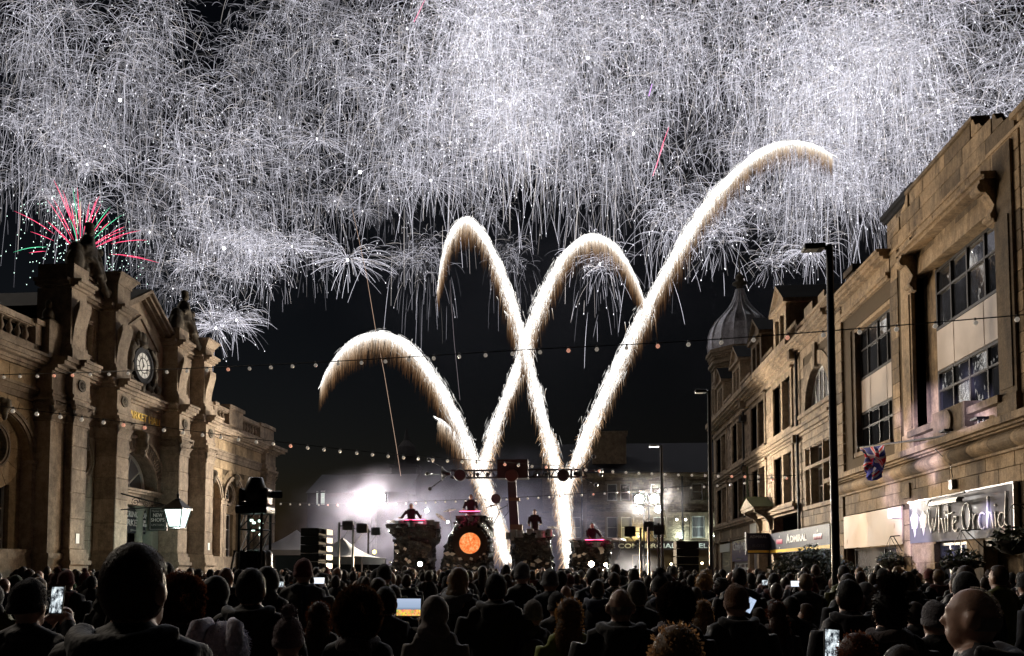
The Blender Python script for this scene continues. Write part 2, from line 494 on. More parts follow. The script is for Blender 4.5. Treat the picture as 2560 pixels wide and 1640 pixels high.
def arch_bay(wp, uc, r, vs=ASPR):
    m = MB(FL); arch_fill(m, uc, vs, r, uc - r - .3, uc + r + .3, vs + r + 0.25, -0.35, 0); m.build('arch_wall', HALLY, hall)
    m = MB(FL)
    ring(m, uc, vs, r + 0.02, r + 0.14, 0.0, 0.07); ring(m, uc, vs, r + 0.14, r + 0.26, 0.0, 0.12)
    m.build('archivolt', HALL, hall)
    voussoirs(hall, FL, uc, vs, r + 0.27, r + 0.62, -0.02, 0.025, 11, HALLY)
    # impost capitals and the strip pilasters under them
    for s in (-1, 1):
        m = MB(FL); e = uc + s * (r + 0.13)
        m.box(e - 0.16, e + 0.16, 2.4, vs - 0.28, -0.3, 0.1)
        m.box(e - 0.2, e + 0.2, vs - 0.28, vs - 0.2, -0.3, 0.15); m.box(e - 0.18, e + 0.18, vs - 0.2, vs - 0.08, -0.3, 0.12); m.box(e - 0.24, e + 0.24, vs - 0.08, vs + 0.02, -0.3, 0.2)
        m.build('impost', HALL, hall)
    rw = r * 0.44
    vc = vs + 0.38
    m = MB(FL)
    disc_wall(m, uc, vc, rw, uc - r, uc + r, vc - rw - 0.35, vs + r, -0.62, -0.3)
    m.build('recessed_wall', HALLY, hall)
    voussoirs(hall, FL, uc, vc, rw + 0.17, rw + 0.62 * r - 0.1, -0.36, -0.285, 12, HALLY, 'stone', 0, 2 * math.pi)
    round_window(hall, FL, uc, vc, rw, -0.5, WPAINT, HALL, 0.15, -0.3)
    # carved head on the keystone
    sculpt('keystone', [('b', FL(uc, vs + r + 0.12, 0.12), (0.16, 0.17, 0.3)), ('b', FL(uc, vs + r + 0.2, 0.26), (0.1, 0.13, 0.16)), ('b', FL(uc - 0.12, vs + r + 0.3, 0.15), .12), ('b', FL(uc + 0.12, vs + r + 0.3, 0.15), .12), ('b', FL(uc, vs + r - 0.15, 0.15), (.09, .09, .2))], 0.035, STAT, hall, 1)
    # window or door under it, in a moulded frame
    v1 = vc - rw - 0.35
    hw = r * 0.62
    wall('lower_wall', hall, FL, uc - r, uc + r, 0, v1, [(uc - hw, uc + hw, 0.9, v1 - 0.25)], 0.3, HALLY, -0.3)
    window(hall, FL, uc - hw, uc + hw, 0.9, v1 - 0.25, -0.5, 2, 3, WPAINT, GLASS, rowfr=[0.5, 0.78])

# wing walls in ashlar, openings left free
wing_holes = [(c - r - .3, c + r + .3, 0, ASPR + r + .25) for c, r in NEARARCH + FARARCH]
for a, b in ((16.6, 26.5), (38.6, 46.8)):
    wp = wall('wall', hall, FL, a, b, 0, 8.05, [h for h in wing_holes if a < h[0] < b], 0.35, JOINT, -0.03)
    stones(wp, FL, a, b, 2.4, 7.6, 0.47, 0.95, [(h[0], h[1], 2.4, h[3]) for h in wing_holes], 0.0, HALLY, limit=200, depth=0.08)
    m = MB(FL); m.box(a, b, 0, 2.3, -0.1, 0.1); m.box(a, b, 2.3, 2.42, -0.1, 0.05); m.build('plinth', HALL, hall)
    m = MB(FL)
    moulding(m, a, b, [(7.62, 7.82, .06), (7.82, 8.0, .10), (8.0, 8.1, .16)])
    m.build('architrave', HALL, hall)
    fz = wall('frieze', hall, FL, a, b, 8.1, 8.7, [], 0.3, JOINT, 0.0)
    stones(fz, FL, a, b, 8.1, 8.7, 0.6, 1.25, [], 0.03, HALLY, limit=60, depth=0.08)
    m = MB(FL)
    moulding(m, a, b, [(8.7, 8.8, .12), (8.8, 8.92, .2), (8.92, 9.0, .42), (9.0, 9.16, .52), (9.16, 9.26, .6)])
    m.build('cornice', HALL, hall)
# balustrades
def baluster_mesh():
    m = MB(); m.sm = True
    m.lathe((0, 0, 0), [(.085, 0), (.085, .06), (.05, .09), (.06, .14), (.105, .24), (.09, .34), (.045, .46), (.04, .5), (.07, .54), (.085, .56), (.085, .62)], 10)
    me = m.mesh('baluster'); me.materials.append(HALL); return me
BAL = baluster_mesh()
def balustrade(a, b, solids=()):
    m = MB(FL)
    m.box(a, b, 9.26, 9.62, -0.3, 0.12); m.box(a, b, 10.24, 10.44, -0.3, 0.16); m.box(a, b, 10.2, 10.24, -0.26, 0.1)
    for s0, s1, top in solids:
        m.box(s0, s1, 9.62, top - 0.18, -0.36, 0.18); m.box(s0 - 0.08, s1 + 0.08, top - 0.18, top, -0.42, 0.27)
    p = m.build('balustrade', HALL, hall)
    u = a + 0.2
    while u < b:
        if not any(s0 - 0.1 < u < s1 + 0.1 for s0, s1, _ in solids):
            o = linkmesh('baluster', BAL, None, None, FL(u, 9.62, -0.06)); setpar(o, p)
        u += 0.4
balustrade(16.6, 26.5, [(22.0, 22.5, 10.55), (26.2, 26.5, 10.5)])
balustrade(38.6, 46.8, [(40.1, 40.4, 10.5), (41.9, 43.7, 10.72), (46.2, 46.8, 10.5)])
for c, r in NEARARCH + FARARCH: arch_bay(None, c, r)

def capital(parent, u0, u1, v0, v1, wf, name='capital'):
    """Corinthian capital: bell, two rows of leaves, corner volutes, abacus"""
    m = MB(FL); h = v1 - v0; uc = (u0 + u1) / 2; hw = (u1 - u0) / 2
    m.loft([[FLr for FLr in ((u0, v0, 0), (u1, v0, 0), (u1, v0, wf), (u0, v0, wf))],
            [FLr for FLr in ((u0 + .02, v0 + h * .7, 0), (u1 - .02, v0 + h * .7, 0), (u1 - .02, v0 + h * .7, wf), (u0 + .02, v0 + h * .7, wf))],
            [FLr for FLr in ((u0 - .1, v0 + h * .88, 0), (u1 + .1, v0 + h * .88, 0), (u1 + .1, v0 + h * .88, wf + .1), (u0 - .1, v0 + h * .88, wf + .1))]])
    m.box(u0 - .05, u1 + .05, v0 - .05, v0 + .03, 0, wf + .05)
    m.box(u0 - .16, u1 + .16, v1 - .12, v1, 0, wf + .17)
    def leaf(cu, cw, nu, nw, base, ht, wid):
        tu, tw = -nw, nu
        prof = [(0, 0.02), (0.45, 0.06), (0.8, 0.14), (1.0, 0.22), (0.92, 0.27)]
        rows = []
        for t, out in prof:
            hwid = wid * (0.5 if t < 0.9 else 0.28)
            rows.append([(cu + nu * out + tu * s * hwid, base + ht * t, cw + nw * out + tw * s * hwid) for s in (-1, -0.35, 0.35, 1)])
        vs = [p for r_ in rows for p in r_]; fs = [(i * 4 + j, i * 4 + j + 1, i * 4 + j + 5, i * 4 + j + 4) for i in range(4) for j in range(3)]
        m.add(vs, fs)
    for row, (bt, ht, cnt, off) in enumerate([(v0 + .02, h * .42, 3, 0), (v0 + h * .25, h * .5, 4, .5)]):
        for k in range(cnt):
            t = (k + .5) / cnt
            leaf(u0 + (u1 - u0) * t, wf, 0, 1, bt, ht, (u1 - u0) / cnt * .95)
            leaf(u0, wf * t, -1, 0, bt, ht, wf / cnt * .95); leaf(u1, wf * t, 1, 0, bt, ht, wf / cnt * .95)
    for cu in (u0 - .06, u1 + .06):
        m.ball((cu, v0 + h * .78, wf + .07), (.11, .12, .11), 8, 6); m.ball((cu, v0 + h * .66, wf + .12), (.06, .07, .06), 8, 6)
    return m.build(name, HALL, parent)

# giant piers
for i, (a, b) in enumerate(PIERS):
    p = MB(FL); p.box(a + .02, b - .02, 0, 7.0, -0.1, 0.86)
    p.box(a - .1, b + .1, 0, 1.9, 0, 1.0); p.box(a - .16, b + .16, 1.9, 2.05, 0, 1.08); p.box(a - .1, b + .1, 2.05, 2.3, 0, 1.0); p.box(a - .04, b + .04, 2.3, 2.45, 0, .95)
    po = p.build('pier', JOINT, hall)
    po.data.materials[0] = HALL
    hts = [2.45, 3.55, 4.5, 5.35, 6.2, 7.0]
    for k in range(5):
        o = linkmesh('stone', meshcopy(STONE_SM[0], HALL), None, None, FL((a + b) / 2, (hts[k] + hts[k + 1]) / 2, .45))
        o.scale = (.90, b - a, hts[k + 1] - hts[k] - .012); setpar(o, po)
    capital(hall, a, b, 7.0, 7.8, .9)
    m = MB(FL)
    moulding(m, a - .05, b + .05, [(7.8, 7.93, .92), (7.93, 8.06, .96), (8.06, 8.85, .9), (8.85, 8.95, 1.0), (8.95, 9.05, 1.2), (9.05, 9.2, 1.32), (9.2, 9.3, 1.4)])
    for v0_, v1_, e in ((8.95, 9.05, .18), (9.05, 9.2, .28), (9.2, 9.3, .35)): m.box(a - .05 - e, b + .05 + e, v0_, v1_ - .003, -.05, .9)
    m.build('entablature', HALL, hall)
    m = MB(FL); uc = (a + b) / 2
    ring(m, uc, 8.46, .13, .22, .9, .95, 0, 2 * math.pi, 20); m.lathe((uc, 8.46, .93), [(.1, -.03), (.08, .03), (.02, .05)], 10, 'z')
    for k in range(8):
        t = k * math.pi / 4; m.ball((uc + .1 * math.cos(t), 8.46 + .1 * math.sin(t), .93), .045, 6, 4)
    m.build('rosette', STAT, hall)
    # attic storey of the pier with scroll brackets
    m = MB(FL)
    m.box(a, b, 9.3, 12.0, -.6, .72); m.box(a - .06, b + .06, 9.3, 9.75, -.6, .86); m.box(a - .03, b + .03, 9.75, 9.9, -.6, .8)
    m.prism([(9.95, .72), (11.3, .76), (11.55, .98), (11.3, .98), (10.6, .8)], a + .1, b - .1, lambda p_, q_, t_: (t_, p_, q_))
    moulding(m, a - .05, b + .05, [(12.0, 12.08, .86), (12.08, 12.2, 1.0), (12.2, 12.32, 1.12)])
    for e, v0_, v1_ in ((.12, 12.08, 12.2), (.22, 12.2, 12.32)): m.box(a - .05 - e, b + .05 + e, v0_, v1_ - .004, -.6, .72)
    top = [12.9, 13.2, 12.9, 12.75][i]
    m.box(a, b, 12.32, top, -.6, .78)
    if i in (1, 3):
        m.box(a - .04, b + .04, top - .05, top + .05, -.5, .82)
        m.loft([[(a, top, 0), (b, top, 0), (b, top, .8), (a, top, .8)], [(a - .18, top + .3, -.1), (b + .18, top + .3, -.1), (b + .18, top + .3, 1.0), (a - .18, top + .3, 1.0)]])
        m.box(a - .24, b + .24, top + .3, top + .38, -.15, 1.06)
    m.build('attic_pier', HALL, hall)
# frontispiece walls behind the piers
CB = 2.25                                      # half width of the central arch opening with its fluted ring
bays = [(28.2, 30.1), (36.0, 37.75)]
for a, b in bays:
    uc = (a + b) / 2
    m = MB(FL); disc_wall(m, uc, 6.0, .62, a, b, 5.1, 6.9, -.4, 0); m.build('bay_wall', HALL, hall)
    round_window(hall, FL, uc, 6.0, .62, -.25, DFRAME, HALL, .16, 0.0)
    wp = wall('wall', hall, FL, a, b, 0, 5.1, [(uc - .38, uc + .38, 1.2, 4.5)], .4, JOINT, -.03)
    stones(wp, FL, a, b, 0.6, 5.1, .56, .8, [(uc - .38, uc + .38, 1.2, 4.5)], 0.0, HALL, depth=.08)
    window(hall, FL, uc - .38, uc + .38, 1.2, 4.5, -.2, 1, 2, DFRAME, GLASS)
    wp = wall('wall', hall, FL, a, b, 6.9, 7.8, [], .4, JOINT, -.03); stones(wp, FL, a, b, 6.9, 7.8, .45, .9, [], 0.0, HALL, depth=.08)
    # carved drop of fruit and drapery over the round window
    sh = [('b', FL(uc, 7.3, .1), (.12, .16, .2)), ('b', FL(uc - .12, 7.0, .12), (.12, .16, .18)), ('b', FL(uc + .12, 6.95, .14), (.12, .14, .16)), ('b', FL(uc + .26, 6.72, .1), (.1, .1, .2)), ('b', FL(uc - .26, 6.72, .1), (.1, .1, .2)), ('b', FL(uc, 6.8, .16), (.13, .12, .14)), ('b', FL(uc, 7.55, .08), (.08, .1, .1)), ('b', FL(uc + .33, 6.45, .08), (.08, .08, .15))]
    sculpt('carved_festoon', sh, .035, STAT, hall, 1)
    m = MB(FL)
    moulding(m, a, b, [(7.8, 7.93, .06), (7.93, 8.06, .1), (8.06, 8.85, .04), (8.85, 8.95, .14), (8.95, 9.05, .34), (9.05, 9.2, .46), (9.2, 9.3, .55)]); m.build('entablature', HALL, hall)
    # attic bay with sunk panel
    wp = wall('wall', hall, FL, a, b, 9.3, 12.0, [(uc - .5, uc + .5, 10.1, 11.3)], .4, HALL, 0)
    m = MB(FL); m.box(uc - .5, uc + .5, 10.1, 11.3, -.3, -.12)
    for r0, r1, d in ((.5, .6, .06), (.6, .66, .1)):
        m.box(uc - r1, uc - r0, 10.1 - (r1 - .5), 11.3 + (r1 - .5), 0, d); m.box(uc + r0, uc + r1, 10.1 - (r1 - .5), 11.3 + (r1 - .5), 0, d)
        m.box(uc - r0, uc + r0, 11.3 + (r0 - .5), 11.3 + (r1 - .5), 0, d); m.box(uc - r0, uc + r0, 10.1 - (r1 - .5), 10.1 - (r0 - .5), 0, d)
    m.build('sunk_panel', HALL, hall)
    m = MB(FL); moulding(m, a, b, [(12.0, 12.08, .1), (12.08, 12.2, .25), (12.2, 12.32, .38)]); m.box(a, b, 12.32, 12.95, -.6, .2); m.box(a - .05, b + .05, 12.95, 13.05, -.6, .28); m.build('attic_block', HALL, hall)
# central bay
a, b = 31.0, 35.1
m = MB(FL); arch_fill(m, UC, 5.2, 1.62, a, b, 7.8, -.7, 0); m.build('arch_wall', HALL, hall)
fl = MB(FL); ring(fl, UC, 5.2, 1.62, 1.72, 0, .1); ring(fl, UC, 5.2, 2.2, 2.32, -.02, .14); ring(fl, UC, 5.2, 1.72, 2.2, -.02, .03)
fo = fl.build('fluted_arch', HALL, hall)
for k in range(44):
    A = math.pi * (k + .22) / 44; B = math.pi * (k + .78) / 44
    m = MB(FL); ring(m, UC, 5.2, 1.74, 2.18, .03, .085, A, B, 1); m.build('flute', HALL, fo)
sculpt('keystone', [('x', (FL(UC - .2, 0, 0)[0], FL(0, 0, .3)[0], UC - .17, UC + .17, 6.7, 7.75)), ('b', FL(UC, 7.45, .34), (.2, .2, .25)), ('b', FL(UC, 7.1, .38), (.16, .14, .2)), ('b', FL(UC, 6.75, .3), (.12, .1, .2))], .04, STAT, hall, 1)
lw = MB(FL); ring(lw, UC, 5.2, 1.5, 1.63, -.62, -.5); lw.box(UC - 1.62, UC + 1.62, 5.2, 5.3, -.62, -.5); ring(lw, UC, 5.2, .42, .48, -.6, -.52)
for k in range(1, 5):
    t = math.pi * k / 5; c, s = math.cos(t), math.sin(t)
    lw.add([(UC + c * r_ - s * q, 5.2 + s * r_ + c * q, w_) for w_ in (-.6, -.52) for r_, q in ((.45, -.025), (1.52, -.025), (1.52, .025), (.45, .025))], [(0, 1, 2, 3), (4, 5, 6, 7), (0, 1, 5, 4), (2, 3, 7, 6)])
lo = lw.build('lunette_window', WPAINT, hall)
for k in range(5):
    A, B = math.pi * k / 5, math.pi * (k + 1) / 5
    m = MB(FL); pts = [(UC + .45 * math.cos(B), 5.2 + .45 * math.sin(B)), (UC + .45 * math.cos(A), 5.2 + .45 * math.sin(A))] + [(UC + 1.52 * math.cos(A + (B - A) * t / 4), 5.2 + 1.52 * math.sin(A + (B - A) * t / 4)) for t in range(5)]
    m.add([(p[0], p[1], -.57) for p in pts], [tuple(range(len(pts)))]); m.build('pane', GLASSB, lo)
m = MB(FL)
for k in range(28):
    u = UC - 1.4 + 2.8 * k / 27; hgt = math.sqrt(max(0.02, 1.5 ** 2 - (u - UC) ** 2)); m.box(u - .02, u + .02, 5.22, 5.2 + hgt - .05, -.66, -.64)
m.build('vertical_blind', WPAINT, hall)
m = MB(FL); m.box(a, b, 4.5, 5.2, -.7, -.05); moulding(m, a, b, [(5.0, 5.1, .1), (5.1, 5.2, .2), (4.5, 4.6, .05)]); m.build('transom', HALL, hall)
m = MB(FL)
for u in (UC - 1.75, UC + 1.75):
    ring(m, u, 4.8, .1, .17, -.05, .04, 0, 2 * math.pi, 16)
m.build('rosette', STAT, hall)
m = MB(FL); m.box(a, a + .55, 0, 4.5, -.7, -.02); m.box(b - .55, b, 0, 4.5, -.7, -.02); m.build('door_jamb', GREEN, hall)
for u in (UC - .85, UC + .85):
    m = MB(); q = FL(u, 0, -.3); m.lathe(q, [(.17, 0), (.17, 4.1), (.2, 4.15), (.2, 4.3), (.26, 4.35), (.26, 4.5)], 14); m.build('door_column', GREEN, hall)
m = MB(FL); m.box(a + .55, b - .55, 0, 4.5, -1.1, -1.0); m.build('door_back', DFRAME, hall)
window(hall, FL, UC - .7, UC + .7, 0, 3.4, -.9, 2, 2, WPAINT, GLASS, name='door')
# name frieze
m = MB(FL)
moulding(m, a, b, [(7.8, 7.93, .06), (7.93, 8.06, .1), (8.06, 8.85, .02), (8.85, 8.95, .14), (8.95, 9.05, .34), (9.05, 9.2, .46), (9.2, 9.3, .55)]); m.build('entablature', HALL, hall)
text('name_lettering', 'MARKET HALL', .42, FL, 33.55, 8.22, .045, GOLD, hall, width=2.95, extrude=.02, bold=.006, height=.33)
# pediment with clock
m = MB(FL)
m.add([(a, 9.3, -.3), (b, 9.3, -.3), (b, 12.3, -.3), (UC, 13.7, -.3), (a, 12.3, -.3), (a, 9.3, 0), (b, 9.3, 0), (b, 12.3, 0), (UC, 13.7, 0), (a, 12.3, 0)], [(0, 1, 2, 3, 4), (5, 6, 7, 8, 9), (4, 3, 8, 9), (2, 3, 8, 7)])
m.build('gable_wall', HALL, hall)
m = MB(FL)
for s, e in ((-1, a - .1), (1, b + .1)):
    for o0, o1, pr in ((0, .12, .22), (.12, .26, .4), (.26, .4, .55)):
        u_a, u_b = e, UC
        m.add([(u_a, 12.2 + o0, 0), (u_b, 13.55 + o0, 0), (u_b, 13.55 + o1, 0), (u_a, 12.2 + o1, 0), (u_a, 12.2 + o0, pr), (u_b, 13.55 + o0, pr), (u_b, 13.55 + o1, pr), (u_a, 12.2 + o1, pr)], [(0, 1, 2, 3), (4, 5, 6, 7), (0, 1, 5, 4), (3, 2, 6, 7), (0, 3, 7, 4)])
    # inner sunk triangle edge
    m.add([(UC + s * 1.5, 11.6, .0), (UC, 12.7, .0), (UC, 12.85, .0), (UC + s * 1.65, 11.62, .0), (UC + s * 1.5, 11.6, .09), (UC, 12.7, .09), (UC, 12.85, .09), (UC + s * 1.65, 11.62, .09)], [(4, 5, 6, 7), (0, 1, 5, 4), (2, 3, 7, 6)])
m.box(a, b, 9.3, 9.6, 0, .18); m.box(a, b, 9.6, 9.7, 0, .1)
m.build('pediment', HALL, hall)
m = MB(FL); m.add([(a - .1, 12.65, .5), (UC, 14.0, .5), (b + .1, 12.65, .5), (a - .1, 12.65, -8), (UC, 14.0, -8), (b + .1, 12.65, -8)], [(0, 1, 4, 3), (1, 2, 5, 4)]); m.build('gable_roof', SLATE, hall)
ck = MB(FL); cz = 10.6
ring(ck, UC, cz, .55, .72, .05, .235, 0, 2 * math.pi, 36); ring(ck, UC, cz, .66, .78, .05, .26, 0, 2 * math.pi, 36)
co = ck.build('clock', BLACK, hall)
m = MB(FL)
pts = [(UC + .55 * math.cos(2 * math.pi * k / 36), cz + .55 * math.sin(2 * math.pi * k / 36), .225) for k in range(36)]
m.add(pts, [tuple(range(36))]); m.build('clock_dial', plain('clock_white', (0.85, .85, .82), .5, namt=.05, bstr=0), co)
m = MB(FL)
for k in range(12):
    t = 2 * math.pi * (k + .5) / 12; c, s = math.cos(t), math.sin(t)
    m.add([(UC + c * r_ - s * q, cz + s * r_ + c * q, .231) for r_, q in ((.34, -.016), (.54, -.016), (.54, .016), (.34, .016))], [(0, 1, 2, 3)])
ring(m, UC, cz, .31, .345, .225, .233, 0, 2 * math.pi, 30)
m.build('dial_marks', BLACK, co)
for ang, ln, name in ((math.radians(118), .42, 'minute_hand'), (math.radians(-125), .27, 'hour_hand')):
    c, s = math.cos(ang), math.sin(ang); m = MB(FL)
    m.add([(UC + c * r_ - s * q, cz + s * r_ + c * q, w_) for w_ in (.237, .25) for r_, q in ((-.06, -.02), (ln, -.008), (ln, .008), (-.06, .02))], [(0, 1, 2, 3), (4, 5, 6, 7), (0, 1, 5, 4), (2, 3, 7, 6)]); m.build(name, BLACK, co)
rnd = random.Random(5); sh = []
for s in (-1, 1):                              # carved figures and scrolls either side of the dial, crown above
    sh += [('b', FL(UC + s * .95, cz + .3, .15), (.2, .22, .4)), ('b', FL(UC + s * .85, cz + .72, .2), (.15, .15, .17)), ('b', FL(UC + s * .98, cz - .25, .15), (.2, .2, .35)), ('t', [FL(UC + s * .9, cz + .45, .25), FL(UC + s * .5, cz + .8, .25)], .09), ('t', [FL(UC + s * 1.0, cz - .4, .15), FL(UC + s * 1.25, cz - .75, .15)], .12), ('b', FL(UC + s * 1.35, cz - .8, .15), (.15, .22, .22)), ('b', FL(UC + s * .6, cz - .85, .15), (.13, .18, .16)), ('t', [FL(UC + s * 1.05, cz - .5, .15), FL(UC + s * .7, cz - 1.0, .2)], .1)]
sh += [('b', FL(UC, cz + 1.15, .15), (.15, .2, .35)), ('b', FL(UC, cz + .88, .2), (.16, .3, .16)), ('b', FL(UC - .22, cz + 1.3, .12), (.1, .12, .2)), ('b', FL(UC + .22, cz + 1.3, .12), (.1, .12, .2)), ('b', FL(UC, cz - .95, .18), (.14, .2, .26))]
for k in range(26):
    t = rnd.uniform(0, 6.28); q = rnd.uniform(.82, 1.15); sh.append(('b', FL(UC + q * math.cos(t), cz + q * math.sin(t), .12), rnd.uniform(.06, .12)))
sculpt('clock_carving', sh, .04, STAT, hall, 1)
# statue groups on the attic blocks
def statue(uc, z, mir, seed):
    rnd = random.Random(seed); P = lambda u, v, w_: FL(uc + mir * u, z + v, -.1 + w_)
    sh = [('b', P(0, .25, 0), (.45, .85, .35)), ('b', P(-.3, .55, 0), (.42, .55, .5)), ('t', [P(-.15, .5, .1), P(.1, 1.1, .05), P(.32, 1.75, 0)], [.5, .42, .22]), ('b', P(.4, 2.05, 0), (.17, .19, .22)), ('b', P(.38, 2.25, -.02), (.18, .2, .14)),
          ('t', [P(.2, 1.6, .2), P(-.15, 1.2, .4), P(-.45, 1.0, .35)], .12), ('t', [P(.3, 1.6, -.1), P(.55, 1.2, .2), P(.5, .8, .4)], .11), ('b', P(-.6, .8, .1), (.28, .3, .4)), ('b', P(-.75, .4, .2), (.3, .35, .45)),
          ('t', [P(.7, .1, .2), P(.75, .7, .2), P(.72, 1.05, .2)], [.26, .2, .12]), ('b', P(.74, 1.28, .2), (.15, .15, .18)), ('t', [P(.7, .95, .25), P(.5, .6, .4)], .08), ('t', [P(0, .7, .4), P(.15, .1, .6)], [.2, .16]), ('t', [P(.3, .7, .4), P(.42, 0, .6)], [.18, .15]), ('b', P(.95, .15, .15), (.25, .3, .3)),
          ('t', [P(.2, .1, .55), P(.5, -.3, .62), P(.75, -.55, .6)], [.14, .12, .08]), ('b', P(.8, -.3, .5), .2)]
    for k in range(14): sh.append(('b', P(rnd.uniform(-.8, .8), rnd.uniform(.05, .7), rnd.uniform(0, .35)), rnd.uniform(.1, .2)))
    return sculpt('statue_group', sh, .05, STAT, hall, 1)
statue(29.15, 13.05, 1, 3)
statue(36.9, 13.05, 1, 8)
# half pilaster where the near wing meets the frontispiece, and the corner pilaster at the far end
for a, b, wf in ((26.5, 27.3, .62), (46.8, 48.4, .3)):
    m = MB(FL); m.box(a, b, 0, 7.0, -1.6 if a > 40 else -.1, wf); m.box(a - .06, b + .08, 0, 2.1, -1.6 if a > 40 else -.1, wf + .08); m.box(a - .1, b + .1, 2.1, 2.3, -.1, wf + .13)
    moulding(m, a, b, [(7.8, 7.93, wf + .03), (7.93, 8.06, wf + .06), (8.06, 8.75, wf)]); m.build('pilaster', HALL, hall)
    capital(hall, a + (.1 if a > 40 else 0), b - (.1 if a > 40 else 0), 7.0, 7.8, wf)
    m = MB(FL)
    for v0_, v1_, e in ((8.75, 8.85, .1), (8.85, 8.95, .2), (8.95, 9.1, .45), (9.1, 9.26, .55)): m.box(a - (.0 if a < 40 else .0), b + (e if a > 40 else 0), v0_, v1_, -1.6 if a > 40 else -.1, wf + e)
    if a > 40: m.box(a, b, 9.26, 10.35, -1.2, .15); m.box(a - .1, b + .1, 10.35, 10.55, -1.3, .25)
    else: m.box(a + .1, b, 9.3, 10.6, -.5, .4)
    m.build('entablature', HALL, hall)
sculpt('urn', [('b', FL(26.95, 10.85, .1), (.2, .2, .28)), ('b', FL(26.95, 11.25, .1), (.12, .12, .2)), ('x', (FL(0, 0, -.1)[0], FL(0, 0, .35)[0], 26.72, 27.18, 10.5, 10.7))], .04, STAT, hall, 1)
# end wall, roof and the box of the hall behind
m = MB(); m.box(-45, -20.2, 16.6, 48.2, 0, 9.2); m.box(-20.2, -19.4, 48.0, 48.35, 0, 9.0); m.build('hall_body', HALL, hall)
m = MB(); m.add([(-20.0, 16.6, 9.3), (-20.0, 48.3, 9.3), (-27, 48.3, 13.2), (-27, 16.6, 13.2), (-45, 16.6, 9.3), (-45, 48.3, 9.3)], [(0, 1, 2, 3), (3, 2, 5, 4), (0, 3, 4), (1, 2, 5)]); m.build('hall_roof', SLATE, hall)
# lines of slates as real strips on the near roof slope
m = MB()
for k in range(18):
    t = k / 18; x = -20.0 - 7 * t; z = 9.33 + 3.9 * t
    m.box(x - .42, x, 16.6, 48.3, z + .02, z + .05 + .22)
m.build('slate_courses', SLATE, hall)['kind'] = 'stuff'
# front steps
m = MB()
for k in range(3): m.box(-19, -17.2 + .35 * k, 26.8, 39.2, .0 + .0 * k, .45 - .15 * k)
m.build('step', HALL, hall)

# banner, shop sign, notices, lantern at the door
BANNER = plain('banner_grey', (0.035, .04, .05), .7, bstr=0)
SIGNW = plain('sign_white', (.8, .8, .78), .6, namt=.05, bstr=0)
SIGNG = plain('sign_grey', (.35, .36, .35), .6, namt=.05, bstr=0)
bn = empty('market_banner', FL(33.8, 3.3, -.3)); tag(bn, 'dark banner with white market lettering hung in the hall doorway', 'banner')
m = MB(FL); N = 14
for k in range(N):
    u0, u1 = 32.2 + 2.6 * k / N, 32.2 + 2.6 * (k + 1) / N; f = lambda u: -.32 + .02 * math.sin(u * 5)
    m.add([(u0, 3.3, f(u0)), (u1, 3.3, f(u1)), (u1, 4.42, f(u1)), (u0, 4.42, f(u0)), (u0, 3.3, f(u0) - .02), (u1, 3.3, f(u1) - .02), (u1, 4.42, f(u1) - .02), (u0, 4.42, f(u0) - .02)], [(0, 1, 2, 3), (4, 5, 6, 7), (3, 2, 6, 7), (0, 1, 5, 4)])
m.build('banner_sheet', BANNER, bn)
text('lettering', 'ACCRINGTON', .3, FL, 33.5, 4.0, -.28, SIGNW, bn, width=2.3, height=.26)
text('lettering', 'MARKET', .34, FL, 33.2, 3.62, -.28, SIGNW, bn, width=1.6, height=.28)
text('lettering', '@Accringtonmarket', .12, FL, 33.9, 3.4, -.28, SIGNG, bn, width=1.3)
m = MB(FL); m.box(34.2, 34.36, 3.64, 3.78, -.29, -.275); m.box(34.3, 34.46, 3.8, 3.92, -.29, -.275); m.box(34.4, 34.62, 3.62, 3.76, -.29, -.275); m.build('logo', SIGNW, bn)
sg = empty('hanging_sign', FL(35.0, 3.4, .3)); tag(sg, 'dark green hanging shop sign lettered NEW SHOPS UPSTAIRS beside the lantern', 'sign')
def FS(u, v, w_): return (-18.6 + u, 34.3 - w_, v)
m = MB(FS); m.box(-.42, .42, 3.45, 4.5, -.04, .04); m.build('sign_board', plain('sign_dark_green', (.02, .03, .028), .4), sg)
m = MB(FS)
for q in (.36, ): m.box(-q, q, 4.42, 4.44, .04, .05); m.box(-q, q, 3.5, 3.52, .04, .05); m.box(-q, -q + .02, 3.52, 4.42, .04, .05); m.box(q - .02, q, 3.52, 4.42, .04, .05)
m.build('border', SIGNG, sg)
for s, v, h, wd in (('Market Hall', 4.28, .09, .55), ('NEW', 4.06, .16, .42), ('SHOPS', 3.85, .16, .62), ('UPSTAIRS', 3.66, .09, .58)): text('lettering', s, .1, FS, 0, v, .045, SIGNW if v < 4.2 and v > 3.8 else SIGNG, sg, width=wd, height=h, extrude=.004)
m = MB(FS); m.tube([(-.6, 4.58, 0), (.5, 4.58, 0)], .02); m.box(-.3, -.27, 4.5, 4.58, -.01, .01); m.box(.27, .3, 4.5, 4.58, -.01, .01); m.build('sign_bracket', BLACK, sg)
for (u, v, wf), nm in (((27.75, 2.85, .905), 'first'), ((38.2, 2.85, .905), 'second')):
    m = MB(FL); m.box(u - .1, u + .1, v - .18, v + .18, wf, wf + .015); o = m.build('notice', SIGNW)
    tag(o, 'small white notice stuck low on the nearest hall pier' if nm == 'first' else 'small white notice stuck low on the farthest hall pier', 'notice')
lt = empty('wall_lantern', (-15.75, 30.5, 3.4)); tag(lt, 'glowing four-sided glass lantern on a long scrolled iron bracket at the hall', 'lantern')
def lant(s, z): return [(s, s, z), (-s, s, z), (-s, -s, z), (s, -s, z)]
L = lambda r_: [(x - 15.75, y + 30.5, z) for x, y, z in r_]
LGLASS = emit('lantern_glass', (.78, 1.0, .93), 1.6)
